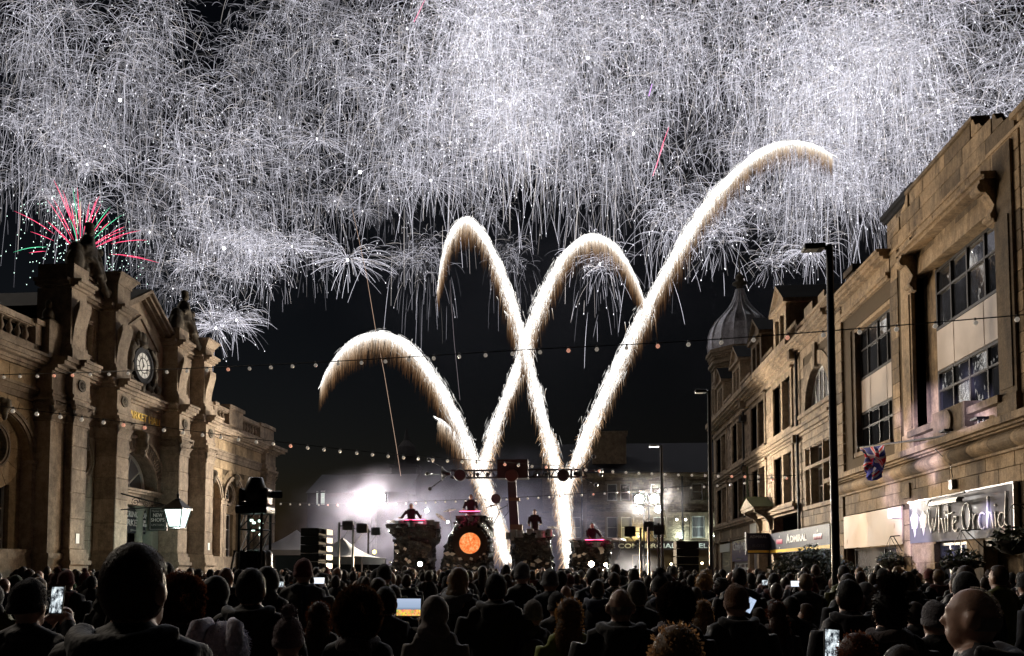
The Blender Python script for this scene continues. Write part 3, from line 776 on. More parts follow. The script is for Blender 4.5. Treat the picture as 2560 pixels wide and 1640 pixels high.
m = MB(); m.loft([L(lant(.22, 3.42)), L(lant(.36, 4.1))], cap=True); m.build('lantern_glass', LGLASS, lt)
m = MB()
for s in ((1, 1), (-1, 1), (-1, -1), (1, -1)):
    m.tube([(-15.75 + s[0] * .225, 30.5 + s[1] * .225, 3.4), (-15.75 + s[0] * .37, 30.5 + s[1] * .37, 4.12)], .022, 5)
m.loft([L(lant(.25, 3.37)), L(lant(.24, 3.42))]); m.loft([L(lant(.42, 4.08)), L(lant(.42, 4.14)), L(lant(.16, 4.42)), L(lant(.13, 4.46))]); m.lathe((-15.75, 30.5, 0), [(.1, 4.46), (.14, 4.5), (.05, 4.56), (.04, 4.64), (.07, 4.68), (.03, 4.74), (.01, 4.84)], 10)
m.build('lantern_frame', BLACK, lt)
m = MB(); m.tube([(-18.1, 30.5, 4.75), (-15.95, 30.5, 4.2)], .035); m.tube([(-18.1, 30.5, 4.1), (-16.3, 30.5, 4.24)], .025)
for cx, cz_, r0 in ((-17.5, 4.4, .2), (-17.05, 4.33, .14)):
    m.tube([(cx + r0 * (1 - k / 22) * math.cos(k * .62), 30.5, cz_ + r0 * (1 - k / 22) * math.sin(k * .62)) for k in range(20)], .014, 5)
m.build('lantern_bracket', BLACK, lt)
def lamp(name, kind, loc, energy, color, parent=None, radius=.1, aim=None, spot=120, blend=.6):
    d = bpy.data.lights.new(name, kind); d.energy = energy; d.color = color
    if kind == 'AREA': d.size = radius
    else: d.shadow_soft_size = radius
    o = bpy.data.objects.new(name, d); COL.objects.link(o); o.location = loc
    if kind == 'SPOT': d.spot_size = R(spot); d.spot_blend = blend
    if aim is not None: o.rotation_euler = (Vector(aim) - Vector(loc)).to_track_quat('-Z', 'Y').to_euler()
    if parent: setpar(o, parent)
    return o
lamp('lantern_light', 'POINT', (-15.75, 30.5, 3.25), 130, (.82, 1, .93), lt, .15)
# ================================================================== right side: sandstone shop block with the tall windows
blk = empty('shop_block', (10, 23, 0)); tag(blk, 'yellow sandstone shop block with two huge steel windows on the right', 'building')
bigw = (19.75, 23.4, 5.9, 10.27); smw = (26.1, 29.45, 5.88, 10.27)
H1 = [(19.45, 24.2, 5.72, 10.95)]; H2 = [(25.95, 29.75, 5.72, 10.4)]
shop_holes = [(25.3, 30.6, 0, 3.72), (18.9, 24.75, 0, 3.72), (13.5, 17.6, 0, 3.72)]
wb = wall('wall', blk, FR, 12.6, 31.6, 0, 11.75, H1 + H2 + shop_holes, .45, JOINT, -.03)
stones(wb, FR, 18.45, 25.9, 5.2, 11.75, .46, 1.05, H1 + [(25.0, 25.35, 5.2, 11.75)], 0.0, YELL, limit=180)
stones(wb, FR, 12.6, 18.3, 3.72, 11.75, .5, 1.1, [(13.5, 17.2, 5.9, 10.3)], 0.05, YELL, limit=60)
stones(wb, FR, 25.9, 29.9, 5.2, 11.0, .55, 1.0, H2, -.04, YELL, limit=80)
stones(wb, FR, 12.6, 30.6, 3.72, 4.5, .39, 1.1, [], 0.0, YELL, limit=90)
# rusticated quoins of the party pier, dark recess beside it
for k in range(17):
    v0 = 5.25 + .39 * k
    o = linkmesh('quoin', meshcopy(STONE_SM[0], YELL), None, None, FR(31.05, v0 + .19, -.02)); o.scale = (.16, 1.06, .365); setpar(o, wb)
for k in range(9):
    v0 = .2 + .48 * k
    o = linkmesh('quoin', meshcopy(STONE_SM[0], YELL), None, None, FR(31.15, v0 + .23, -.02)); o.scale = (.16, .9, .46); setpar(o, wb)
    for u in (25.0, 18.35):
        o = linkmesh('quoin', meshcopy(STONE_SM[0], YELL), None, None, FR(u, v0 + .23 if v0 < 3.5 else 4.1, -.03)); o.scale = (.16, .52, .46); setpar(o, wb)
# shop cornice: ledge, half-round moulding in lengths, fillets
m = MB(FR); moulding(m, 12.6, 31.6, [(4.97, 5.03, .32), (5.03, 5.2, .46), (4.44, 4.5, .1), (4.93, 4.97, .2)]); m.build('shop_cornice', YELL, blk)
u = 12.6; prof = [(.02, 4.5)] + [(.06 + .2 * math.sin(math.pi * t / 8) ** .8, 4.5 + .43 * t / 8) for t in range(9)] + [(.02, 4.93)]
while u < 31.5:
    e = min(31.6, u + 1.02); m = MB(FR); m.prism([(v, w_) for w_, v in prof], u + .006, e - .006, lambda p_, q_, t_: (t_, p_, q_)); m.build('moulding_length', YELL, blk); u = e
# band, top cornice and parapet
m = MB(FR); moulding(m, 25.9, 31.6, [(10.98, 11.08, .08), (11.08, 11.2, .14), (11.62, 11.72, .2), (11.72, 11.86, .32), (11.86, 11.96, .4)]); m.box(25.9, 31.6, 11.2, 11.62, -.3, .02); m.build('top_cornice', YELL, blk)
m = MB(FR); moulding(m, 12.6, 25.9, [(11.7, 11.78, .04)]); m.build('string_course', YELL, blk)
par = wall('parapet', blk, FR, 18.6, 25.8, 11.78, 12.2, [], .35, JOINT, -.03)
stones(par, FR, 18.6, 25.8, 11.78, 12.2, .42, 1.1, [], 0.0, YELL)
stones(par, FR, 19.6, 25.0, 12.2, 12.62, .42, 1.2, [], 0.0, YELL); stones(par, FR, 20.6, 24.3, 12.62, 13.02, .4, 1.2, [], 0.0, YELL)
m = MB(FR); m.box(19.6, 25.0, 12.2, 12.6, -.33, -.03); m.box(20.6, 24.3, 12.6, 13.0, -.33, -.03); m.box(20.4, 24.5, 13.02, 13.12, -.4, .06); m.build('parapet_core', YELL, blk)
for u0, v0, s in ((25.05, 12.2, 1), (19.5, 12.2, -1), (24.4, 12.63, 1), (20.5, 12.63, -1)):   # scrolls stepping the parapet down
    m = MB(FR); m.prism([(0, 0), (.5, 0), (.42, .12), (.2, .2), (.1, .4), (0, .42)], -.2, .02, lambda p_, q_, t_, u0=u0, v0=v0, s=s: (u0 + s * p_, v0 + q_, t_)); m.build('scroll', YELL, blk)
m = MB(FR); m.box(12.6, 18.3, 11.78, 11.92, -.4, .1); m.box(12.6, 18.5, 11.92, 12.05, -.4, .16); m.build('end_cornice', YELL, blk)
# pilasters with consoles round the big window, lintel and sill
for u0, u1 in ((24.2, 24.95), (18.7, 19.45)):
    m = MB(FR); m.box(u0, u1, 5.2, 11.6, -.3, .07); m.box(u0 + .12, u1 - .12, 5.9, 9.9, .07, .1); m.box(u0 - .04, u1 + .04, 5.2, 5.75, -.3, .12); m.build('window_pilaster', YELL, blk)
for u in (24.12, 19.52):
    m = MB(FR); pr = [(9.9, .0), (9.95, .12), (10.2, .16), (10.35, .1), (10.55, .2), (10.85, .42), (10.98, .42), (10.98, 0)]
    m.prism(pr, u - .16, u + .16, lambda p_, q_, t_: (t_, p_, q_)); 
    for vv, ww, rr in ((10.78, .36, .13), (10.1, .13, .09)):
        rings = [[(uu, vv + rr * math.cos(t * math.pi / 6), ww + rr * math.sin(t * math.pi / 6)) for t in range(12)] for uu in (u - .19, u + .19)]; m.loft(rings)
    m.build('console', YELL, blk)
m = MB(FR); m.box(19.3, 24.35, 10.98, 11.08, -.3, .34); m.box(19.3, 24.35, 11.08, 11.16, -.3, .42); m.box(19.45, 24.2, 10.35, 10.95, -.45, .0); m.build('window_hood', YELL, blk)
m = MB(FR); m.box(19.3, 24.4, 5.62, 5.8, -.45, .2); m.box(20.8, 22.6, 5.25, 5.98, -.4, .24); m.box(20.6, 22.8, 5.2, 5.3, -.4, .3); m.build('window_sill', YELL, blk)
m = MB(FR); rings = [[(21.7 + .26 * math.cos(2 * math.pi * t / 24), 5.62 + .3 * math.sin(2 * math.pi * t / 24), ww) for t in range(24)] for ww in (.2, .3)]; m.loft(rings); m.build('stone_disc', YELL, blk)
for a, b, c, d, w0_, w1_ in ((23.4, 24.2, 5.72, 10.35, -.45, -.3), (19.45, 19.75, 5.72, 10.35, -.45, -.3), (25.95, 26.1, 5.72, 10.4, -.45, -.05), (29.45, 29.75, 5.72, 10.4, -.45, -.08), (26.1, 29.45, 10.27, 10.4, -.45, -.06), (26.1, 29.45, 5.72, 5.88, -.45, .04)):
    m = MB(FR); m.box(a, b, c, d, w0_, w1_); m.build('window_reveal', YELL, blk)
def tall_window(u0, u1, v0, v1, w_, cf, nm):
    f = window(blk, FR, u0, u1, v0, v0 + (v1 - v0) * .33, w_, 1, 1, DFRAME, GLASS, .06, nm, .08, [.6], cf)
    f2 = window(blk, FR, u0, u1, v0 + (v1 - v0) * .6, v1, w_, 1, 1, DFRAME, GLASS, .06, nm, .08, [.6], cf)
    cu = [u0] + [u0 + (u1 - u0) * t for t in (.28, .72)] + [u1]
    for a, b in zip(cu, cu[1:]):
        m = MB(FR); m.box(a + .02, b - .02, v0 + (v1 - v0) * .335, v0 + (v1 - v0) * .595, w_ - .05, w_ + .02); m.build('spandrel_panel', CPAINT, blk)
tall_window(bigw[0], bigw[1], bigw[2], bigw[3], -.3, [.25, .5, .75], 'steel_window')
tall_window(smw[0], smw[1], smw[2], smw[3], -.28, [.25, .5, .78], 'steel_window')
window(blk, FR, 13.5, 17.2, 5.9, 10.3, -.1, 4, 4, DFRAME, GLASS, name='steel_window')
# roofs, chimney, body
m = MB(); m.box(10.42, 24, 12.7, 31.5, 0, 11.7); m.build('block_body', YELL, blk)
m = MB(); m.add([(10.2, 25.9, 11.96), (10.2, 31.6, 11.96), (14, 31.6, 14.2), (14, 25.9, 14.2), (24, 25.9, 14.2), (24, 31.6, 14.2)], [(0, 1, 2, 3), (3, 2, 5, 4), (0, 3, 4), (1, 2, 5)]); m.build('slate_roof', SLATE, blk)
ch = wall('chimney', blk, FR, 25.7, 27.9, 11.96, 13.6, [], 1.3, JOINT, -.75)
stones(ch, FR, 25.7, 27.9, 11.96, 13.6, .16, .42, [], -.72, ROCK, True, 80)
m = MB(FR); m.box(25.6, 28.0, 13.6, 13.75, -2.1, -.62); m.box(25.5, 28.1, 13.75, 13.9, -2.2, -.55); m.box(25.685, 25.7, 11.96, 13.6, -2.05, -.72); m.build('chimney_cap', SLATE, ch)
# ground floor: boarded front
m = MB(FR); m.box(25.3, 30.65, 2.5, 3.68, .02, .06); bo = m.build('fascia_board', plain('plywood_board', (.56, .42, .30), .65, nscale=.8), blk)
m = MB(FR)
for u, v in ((25.9, 3.1), (30.3, 2.75)): m.ball((u, v, .06), (.06, .1, .012), 8, 5)
m.build('knot', WOOD, bo)
m = MB(FR); m.box(25.35, 25.75, 3.3, 3.62, .06, .3); m.build('alarm_box', SIGNW, blk)
window(blk, FR, 26.2, 30.2, .5, 2.48, -.2, 2, 1, DFRAME, GLASSB, colfr=[.3], name='shop_window')
m = MB(FR); m.box(25.3, 26.2, .0, 2.5, -.3, -.1); m.box(30.2, 30.6, 0, 2.5, -.4, -.3); m.box(26.2, 30.2, 0, .5, -.3, -.1); m.build('shop_stall', YELL, blk)
m = MB(FR); m.box(26.9, 27.9, 1.35, 1.95, -.16, -.13); o = m.build('notice_frame', plain('notice_red', (.12, .02, .02), .5), blk); m = MB(FR); m.box(27.0, 27.8, 1.4, 1.9, -.13, -.115); m.build('notice_sheet', SIGNW, o)
# signed restaurant front
window(blk, FR, 21.4, 23.2, .4, 2.46, -.15, 3, 1, STEEL, GLASS, name='shop_window', bar=.09)
m = MB(FR); m.box(23.2, 24.75, 0, 2.5, -.3, -.02); m.box(20.5, 21.4, 0, 2.5, -.3, -.02); m.box(21.4, 23.2, 0, .4, -.3, -.05); m.build('shop_pier', YELL, blk)
stones(blk, FR, 23.2, 24.7, .3, 2.46, .5, .75, [], .03, YELL); stones(blk, FR, 20.5, 21.35, .3, 2.46, .5, .85, [], .03, YELL)
window(blk, FR, 18.9, 20.5, 0, 2.46, -.5, 2, 1, DFRAME, GLASS, name='shop_door')
m = MB(FR); m.box(18.9, 20.5, 2.3, 2.5, -.5, -.02); m.box(13.5, 17.6, 0, 3.7, -.4, -.2); m.build('door_head', DFRAME, blk)
ws = empty('restaurant_sign', FR(21.8, 2.5, .1)); tag(ws, 'glossy grey fascia sign lettered White Orchid with pale orchid flowers', 'sign')
SGREY = plain('sign_gloss_grey', (.17, .17, .185), .12, spec=.8, nscale=1.5, namt=.15, bstr=.02, coat=1.0)
m = MB(FR); m.box(18.98, 24.72, 2.5, 3.7, .0, .07); m.build('sign_panel', SGREY, ws)
m = MB(FR); m.box(18.94, 24.76, 3.7, 3.74, -.02, .1); m.box(18.94, 18.98, 2.5, 3.7, -.02, .1); m.build('sign_trim', STEEL, ws)
# handwritten letters: strokes (x to the right in the photograph, y up)
SLET = plain('sign_letter_white', (.85, .83, .85), .35, namt=.05, bstr=0)
def arc(cx, cy, rx, ry, a0, a1, n=10): return [(cx + rx * math.cos(R(a0 + (a1 - a0) * i / n)), cy + ry * math.sin(R(a0 + (a1 - a0) * i / n))) for i in range(n + 1)]
HAND = {'W': [[(0, .9), (.06, .3), (.14, .05), (.28, .55), (.34, .1), (.44, .3), (.6, 1.0)]], 'h': [[(.05, 1.0), (.02, .5), (0, .02)], [(0, .25), (.1, .5), (.2, .48), (.24, .25), (.3, .0)]],
        'i': [[(0, .5), (.03, .02)], [(-.03, .72), (.03, .66)]], 't': [[(.08, 1.0), (.04, .4), (.02, .02)], [(-.1, .6), (.3, .66)]], 'e': [[(.0, .28), (.2, .34), (.2, .5), (.08, .52), (0, .3), (.02, .08), (.14, .0), (.28, .12)]],
        'O': [arc(.24, .45, .22, .45, 100, 460, 20)], 'r': [[(0, .55), (.03, .02)], [(.03, .3), (.1, .48), (.24, .5)]], 'c': [arc(.16, .26, .16, .26, 50, 310, 12)], 'd': [arc(.14, .22, .14, .22, 60, 330, 12), [(.36, 1.05), (.3, .5), (.3, .1), (.4, 0)]]}
xpos = {'W': 0}
uL = 23.35; x = 0.0
for ch_, adv in (('W', .66), ('h', .38), ('i', .14), ('t', .3), ('e', .5), ('O', .6), ('r', .3), ('c', .4), ('h', .38), ('i', .16), ('d', .4)):
    m = MB(FR); k = .98
    for st in HAND[ch_]:
        pts = [(uL - (x + p[0]) * k, 2.72 + p[1] * .78, .095) for p in st]
        n = len(pts); m.tube(pts, [.012 + .016 * math.sin(math.pi * (i + .6) / n) for i in range(n)], 6)
    m.build('letter', SLET, ws); x += adv
ORCH = plain('orchid_white', (.62, .58, .62), .4, namt=.35, nscale=6, bstr=0)
for cu, cv, s in ((24.35, 3.15, .95), (23.75, 3.12, .85)):
    for ang, ln, wd in ((90, .34, .16), (25, .32, .2), (155, .32, .2), (230, .3, .15), (310, .3, .15), (270, .5, .1)):
        a = R(ang); m = MB(FR); c, sn = math.cos(a), math.sin(a)
        pts = [(cu + s * (c * ln * t - sn * wd * q * math.sin(math.pi * min(1, t * 1.05)) ** .7), cv + s * (sn * ln * t + c * wd * q * math.sin(math.pi * min(1, t * 1.05)) ** .7), .075 + .02 * (1 - abs(q))) for t in (0.05, .3, .6, .85, 1.0) for q in (-1, -.4, .4, 1)]
        m.add(pts, [(i * 4 + j, i * 4 + j + 1, i * 4 + j + 5, i * 4 + j + 4) for i in range(4) for j in range(3)]); m.build('petal', ORCH, ws)
lb = empty('sign_lamp', FR(22, 3.65, .4)); tag(lb, 'black trough lamp on arms above the restaurant sign', 'lamp')
m = MB(FR); m.tube([(23.3, 3.55, .12), (22.6, 3.66, .35), (20.7, 3.66, .35)], .03); m.build('lamp_arm', BLACK, lb)
m = MB(FR); m.box(20.7, 22.3, 3.42, 3.5, .4, .55); m.box(20.7, 22.3, 3.5, 3.54, .36, .52); m.build('lamp_trough', BLACK, lb)
for u, nm in ((21.6, 'floodlight at the foot of the flagpole'), (19.9, 'floodlight on the ledge right of the flagpole')):
    e = empty('ledge_floodlight', FR(u, 5.2, .3)); tag(e, 'small black ' + nm, 'floodlight')
    m = MB(FR); m.box(u - .16, u + .16, 5.32, 5.38, .18, .46); m.build('lamp_head', BLACK, e); m = MB(FR); m.box(u - .14, u - .1, 5.2, 5.33, .26, .3); m.box(u + .1, u + .14, 5.2, 5.33, .26, .3); m.build('bracket', STEEL, e)
al = MB(FR); al.box(21.85, 22.05, 3.85, 4.1, .0, .12); o = al.build('alarm_sounder', BLACK); tag(o, 'small dark alarm box hanging on a cable above the sign', 'alarm box')
m = MB(FR); m.tube([(22.3, 4.97, .33), (22.05, 4.8, .3), (21.95, 4.5, .1), (21.95, 4.1, .04)], .012, 5); c_ = m.build('cable', BLACK, o)

# union flag on a pole leaning out from the cornice
fg = empty('flag', FR(21.6, 5.2, .3)); tag(fg, 'red, white and blue flag hanging from a pole over the shop cornice', 'flag')
p0, p1 = Vector(FR(21.6, 5.22, .3)), Vector(FR(25.4, 5.5, 1.25))
m = MB(); m.tube([p0, p1], .03); m.ball(p1, .06); m.build('flag_pole', BLACK, fg)
FLAGM, n, out = nodemat('flag_cloth')
tc = n.nodes.new('ShaderNodeUVMap'); sx = n.nodes.new('ShaderNodeSeparateXYZ'); n.links.new(tc.outputs[0], sx.inputs[0])
def mth(op, a, b=None):
    q = n.nodes.new('ShaderNodeMath'); q.operation = op
    for i_, v_ in enumerate((a, b)):
        if v_ is None: continue
        if hasattr(v_, 'links'): n.links.new(v_, q.inputs[i_])
        else: q.inputs[i_].default_value = v_
    return q.outputs[0]
cxx, cyy = mth('ABSOLUTE', mth('SUBTRACT', sx.outputs[0], .5)), mth('ABSOLUTE', mth('SUBTRACT', sx.outputs[1], .5))
dmin = mth('MINIMUM', mth('MULTIPLY', cxx, 2), mth('MULTIPLY', cyy, 1.0)); diag = mth('ABSOLUTE', mth('SUBTRACT', cxx, cyy))
col = mixrgb(n, mth('LESS_THAN', diag, .1), (.02, .03, .22), (.5, .48, .55)); col = mixrgb(n, mth('LESS_THAN', diag, .035), col, (.6, .02, .04))
col = mixrgb(n, mth('LESS_THAN', dmin, .16), col, (.5, .48, .55)); col = mixrgb(n, mth('LESS_THAN', dmin, .1), col, (.6, .02, .04))
pbsdf(n, out, col, .8)
me = bpy.data.meshes.new('flag_cloth'); NV, NU = 16, 22; vs, fs, uvs = [], [], []
for j in range(NV + 1):
    for i in range(NU + 1):
        a, b = i / NU, j / NV
        q = p0.lerp(p1, .68 + (.32 * a) * (1 - .45 * b))
        dn = 1.0 * b
        q = q + Vector((0.16 * math.sin(a * 24 + b * 2) * b + .1 * b * math.sin(b * 5), .2 * b * math.sin(a * 9 + 1) - .25 * b * (a - .5), -dn * (.8 + .25 * math.sin(a * 11))))
        vs.append(tuple(q)); uvs.append((a, b))
for j in range(NV):
    for i in range(NU): k = j * (NU + 1) + i; fs.append((k, k + 1, k + NU + 2, k + NU + 1))
me.from_pydata(vs, [], fs); uvl = me.uv_layers.new(); 
for l in me.loops: uvl.data[l.index].uv = uvs[l.vertex_index]
me.shade_smooth(); me.materials.append(FLAGM)
fo_ = linkmesh('flag_cloth', me, None, fg); sd = fo_.modifiers.new('s', 'SOLIDIFY'); sd.thickness = .004

# ================================================================== middle building with the arched window and the amusement shop
mid = empty('arched_window_building', (10, 34, 0)); tag(mid, 'narrow sandstone building with a big half-round upper window above the amusement shop', 'building')
AU, AV, AR = 33.82, 8.55, 1.68
hm = [(32.05, 35.62, 4.45, 6.95)]
wm = wall('wall', mid, FR, 31.6, 36.55, 3.5, 11.4, hm + [(AU - 1.9, AU + 1.9, 8.5, 10.6)], .4, JOINT, -.03)
m = MB(FR); arch_fill(m, AU, AV, AR, AU - 1.9, AU + 1.9, 10.6, -.43, 0); m.build('arch_wall', TERR, mid)
voussoirs(mid, FR, AU, AV, AR + .01, AR + .55, -.05, .03, 13, TERR)
m = MB(FR); m.prism([(-.2, 0), (.2, 0), (.32, 1.0), (-.32, 1.0)], -.05, .12, lambda p_, q_, t_: (AU + p_ * .6, AV + AR - .1 + q_, t_)); m.build('keystone', TERR, mid)
stones(wm, FR, 31.6, 36.55, 3.6, 11.4, .42, .85, hm + [(AU - 1.9, AU + 1.9, 8.5, 10.75)], 0.0, TERR, limit=150)
aw = MB(FR); ring(aw, AU, AV, AR - .1, AR + .02, -.36, -.26); aw.box(AU - AR, AU + AR, AV, AV + .1, -.36, -.26)
for t in (-.6, -.05, .5, 1.05):
    hh = math.sqrt(max(.01, AR ** 2 - t ** 2)); aw.box(AU + t - .03, AU + t + .03, AV, AV + hh, -.35, -.27)
ao = aw.build('arched_window', WPAINT, mid)
ed = [-1.66, -.6, -.05, .5, 1.05, 1.66]
for a, b in zip(ed, ed[1:]):
    m = MB(FR); ts = [a + (b - a) * k / 8 for k in range(9)]
    pts = [(AU + a, AV + .03), (AU + b, AV + .03)] + [(AU + t, AV + math.sqrt(max(.002, 1.64 ** 2 - t * t))) for t in reversed(ts)]
    m.add([(p[0], p[1], -.31) for p in pts], [tuple(range(len(pts)))]); m.build('pane', GLASSB, ao)
m = MB(FR); moulding(m, 31.6, 36.55, [(8.38, 8.55, .12), (7.6, 7.72, .08), (7.72, 7.9, .2), (7.9, 8.02, .3)]); m.build('string_course', TERR, mid)
m = MB(FR); moulding(m, 31.5, 36.6, [(11.4, 11.5, .1), (11.5, 11.62, .25), (11.62, 11.75, .42), (11.75, 11.9, .5)]); m.box(31.6, 36.5, 11.9, 12.5, -.35, .0); m.box(31.6, 36.5, 12.5, 12.62, -.4, .08); m.build('cornice', TERR, mid)
for u0, u1, v1 in ((32.6, 33.4, 13.0), (34.2, 35.4, 13.1)): m = MB(FR); m.box(u0, u1, 12.62, v1, -.35, .0); m.build('parapet_block', TERR, mid)
m = MB(FR)
for u in (32.05, 33.0, 34.75, 35.52): m.box(u, u + .12 if u != 33.0 and u != 34.75 else u + .14, 4.45, 6.95, -.35, .04)
m.box(32.0, 35.7, 6.02, 6.16, -.35, .05); m.box(31.9, 35.8, 6.95, 7.15, -.3, .06); m.box(31.9, 35.8, 4.28, 4.45, -.35, .1)
m.build('stone_mullion', TERR, mid)
for a, b in ((32.17, 33.0), (33.14, 34.75), (34.89, 35.52)):
    window(mid, FR, a, b, 4.45, 6.02, -.3, 1, 2, WPAINT if a > 33.1 and a < 34 else DFRAME, GLASS, name='sash_window'); window(mid, FR, a, b, 6.16, 6.95, -.3, 1, 1, WPAINT if a > 33.1 and a < 34 else DFRAME, GLASS, name='top_light')
m = MB(FR); m.box(31.6, 36.5, 0, 3.6, -.6, -.5); m.build('shop_back', DFRAME, mid)
m = MB(); m.box(10.43, 22, 31.7, 36.5, 3.6, 12.2); m.add([(10.4, 31.6, 12.0), (10.4, 36.5, 12.0), (14.5, 36.5, 15.2), (14.5, 31.6, 15.2)], [(0, 1, 2, 3)]); m.build('building_body', SLATE, mid)
# amusement shop sign and its projecting box sign
ADK = plain('sign_navy', (.022, .024, .042), .55, spec=.2, bstr=0); ADY = plain('sign_yellow', (.75, .48, .05), .4, bstr=0); ADP = plain('sign_pink', (.30, .02, .07), .4, bstr=0)
ad = empty('amusement_sign', FR(36, 2.5, .2)); tag(ad, 'long dark fascia sign lettered ADMIRAL with a yellow stripe', 'sign')
m = MB(FR); m.box(31.7, 41.2, 2.5, 3.5, .02, .25); m.build('sign_panel', ADK, ad); m = MB(FR); m.box(31.7, 41.2, 2.54, 2.68, .25, .262); m.build('sign_stripe', ADY, ad)
text('lettering', 'DMIRAL', .5, FR, 36.0, 2.95, .27, SIGNW, ad, width=2.55, height=.3, flip=True, bold=.012); text('lettering', 'A', .6, FR, 37.7, 2.93, .27, SIGNW, ad, width=.55, height=.42, flip=True, bold=.012)
for u in (39.3, 33.2):
    m = MB(FR)
    for k in range(5): m.ball((u + .45 - .22 * k, 3.05, .26), (.13, .13, .02), 10, 5)
    m.build('emblem', ADP, ad)
    for v in (3.24, 2.8):
        m = MB(FR); s_ = 1 if v > 3 else -1
        for t in (-50, 0, 50): m.add([(u + .03 * math.cos(R(t)), v, .262), (u - .03 * math.cos(R(t)), v, .262), (u + .16 * math.sin(R(t)), v + s_ * .15 * math.cos(R(t)), .262)], [(0, 1, 2)])
        m.build('emblem_leaf', SIGNW, ad)
bx = empty('projecting_sign', (9.3, 41.3, 2.5)); tag(bx, 'dark box sign lettered ADMIRAL sticking out over the pavement', 'sign')
def FP(u, v, w_): return (u, 41.35 - w_, v)
m = MB(FP); m.box(8.62, 9.74, 2.5, 3.55, -.12, .12); m.build('sign_box', ADK, bx); m = MB(FP); m.box(8.66, 9.7, 2.56, 2.68, .12, .13); m.build('sign_stripe', ADY, bx)
text('lettering', 'ADMIRAL', .2, FP, 9.18, 3.3, .125, SIGNG, bx, width=.85, height=.13); text('lettering', 'SLOTS', .2, FP, 9.18, 2.85, .125, plain('sign_dim', (.06, .06, .07), .5, bstr=0), bx, width=.6, height=.13)
m = MB(FP); m.box(9.74, 9.8, 2.6, 3.4, -.04, .04); m.box(8.56, 8.62, 2.46, 3.6, -.13, .13); m.build('sign_trim', STEEL, bx)
shop = empty('amusement_shop_front', FR(36, 0, 0)); tag(shop, 'glazed dark blue shop front under the ADMIRAL sign', 'shop front')
window(shop, FR, 32.0, 40.6, .4, 2.48, -.15, 6, 1, plain('navy_frame', (.04, .045, .10), .4), GLASSB, name='shop_window')
m = MB(FR); m.box(31.7, 41.2, 0, .4, -.2, .05); m.build('stall_riser', ADK, shop)
# ================================================================== long terrace with dormers and the domed corner tower
ter = empty('terrace', (10, 47, 0)); tag(ter, 'long three-storey stone terrace with dormers, balustrades and a domed corner tower', 'building')
WINS = [(37.75, 41.0), (42.95, 46.1), (48.5, 51.7), (53.85, 57.4)]
th = [(a, b, 8.35, 10.8) for a, b in WINS] + [(a, b, 4.85, 7.22) for a, b in WINS]
tw = wall('wall', ter, FR, 36.55, 58.6, 4.3, 11.5, th, .4, JOINT, -.03)
zones = [(36.55, 37.4), (41.3, 42.65), (46.4, 48.2), (52.0, 53.55), (57.7, 58.6)]
for a, b in zones:
    stones(tw, FR, a, b, 8.3, 11.0, .24, .5, [], .0, ROCK, True, 48); stones(tw, FR, a, b, 4.7, 7.6, .24, .5, [], .0, ROCK, True, 48)
for a, b in WINS:
    for v0, v1 in ((8.35, 10.8), (4.85, 7.22)):
        m = MB(FR); uc = (a + b) / 2
        m.box(a - .3, a, v0 - .05, v1 + .25, -.35, .06); m.box(b, b + .3, v0 - .05, v1 + .25, -.35, .06); m.box(a, b, v1, v1 + .25, -.35, .05); m.box(uc - .14, uc + .14, v0, v1, -.35, .04)
        m.box(a - .36, b + .36, v1 + .25, v1 + .36, -.2, .16); m.box(a - .3, b + .3, v0 - .16, v0, -.3, .12)
        m.build('window_surround', TERR, ter)
        for c, d in ((a, uc - .14), (uc + .14, b)):
            window(ter, FR, c, d, v0, v1, -.28, 1, 2, WPAINT, GLASS if random.random() < .45 else GLASSB, name='sash_window', frame=.09, bar=.07)
m = MB(FR)
moulding(m, 36.5, 58.7, [(7.7, 7.8, .06), (7.8, 7.95, .16), (7.95, 8.1, .24), (8.1, 8.2, .14), (4.3, 4.42, .1), (4.42, 4.56, .3), (4.56, 4.68, .38)]); m.build('string_course', TERR, ter)
m = MB(FR); moulding(m, 36.5, 58.8, [(11.15, 11.3, .06), (11.5, 11.6, .12), (11.6, 11.75, .3), (11.75, 11.9, .46), (11.9, 12.2, .56)]); m.box(36.55, 58.6, 11.3, 11.5, -.35, .02); m.build('cornice', TERR, ter)
for u in (36.65, 47.6):
    m = MB(FR); m.box(u - .18, u + .18, 11.2, 11.6, 0, .4); m.box(u - .14, u + .14, 7.4, 7.75, 0, .3); m.build('console', TERR, ter)
DORM = [(38.5, 40.9), (43.6, 46.1), (49.2, 51.65), (54.8, 57.2)]
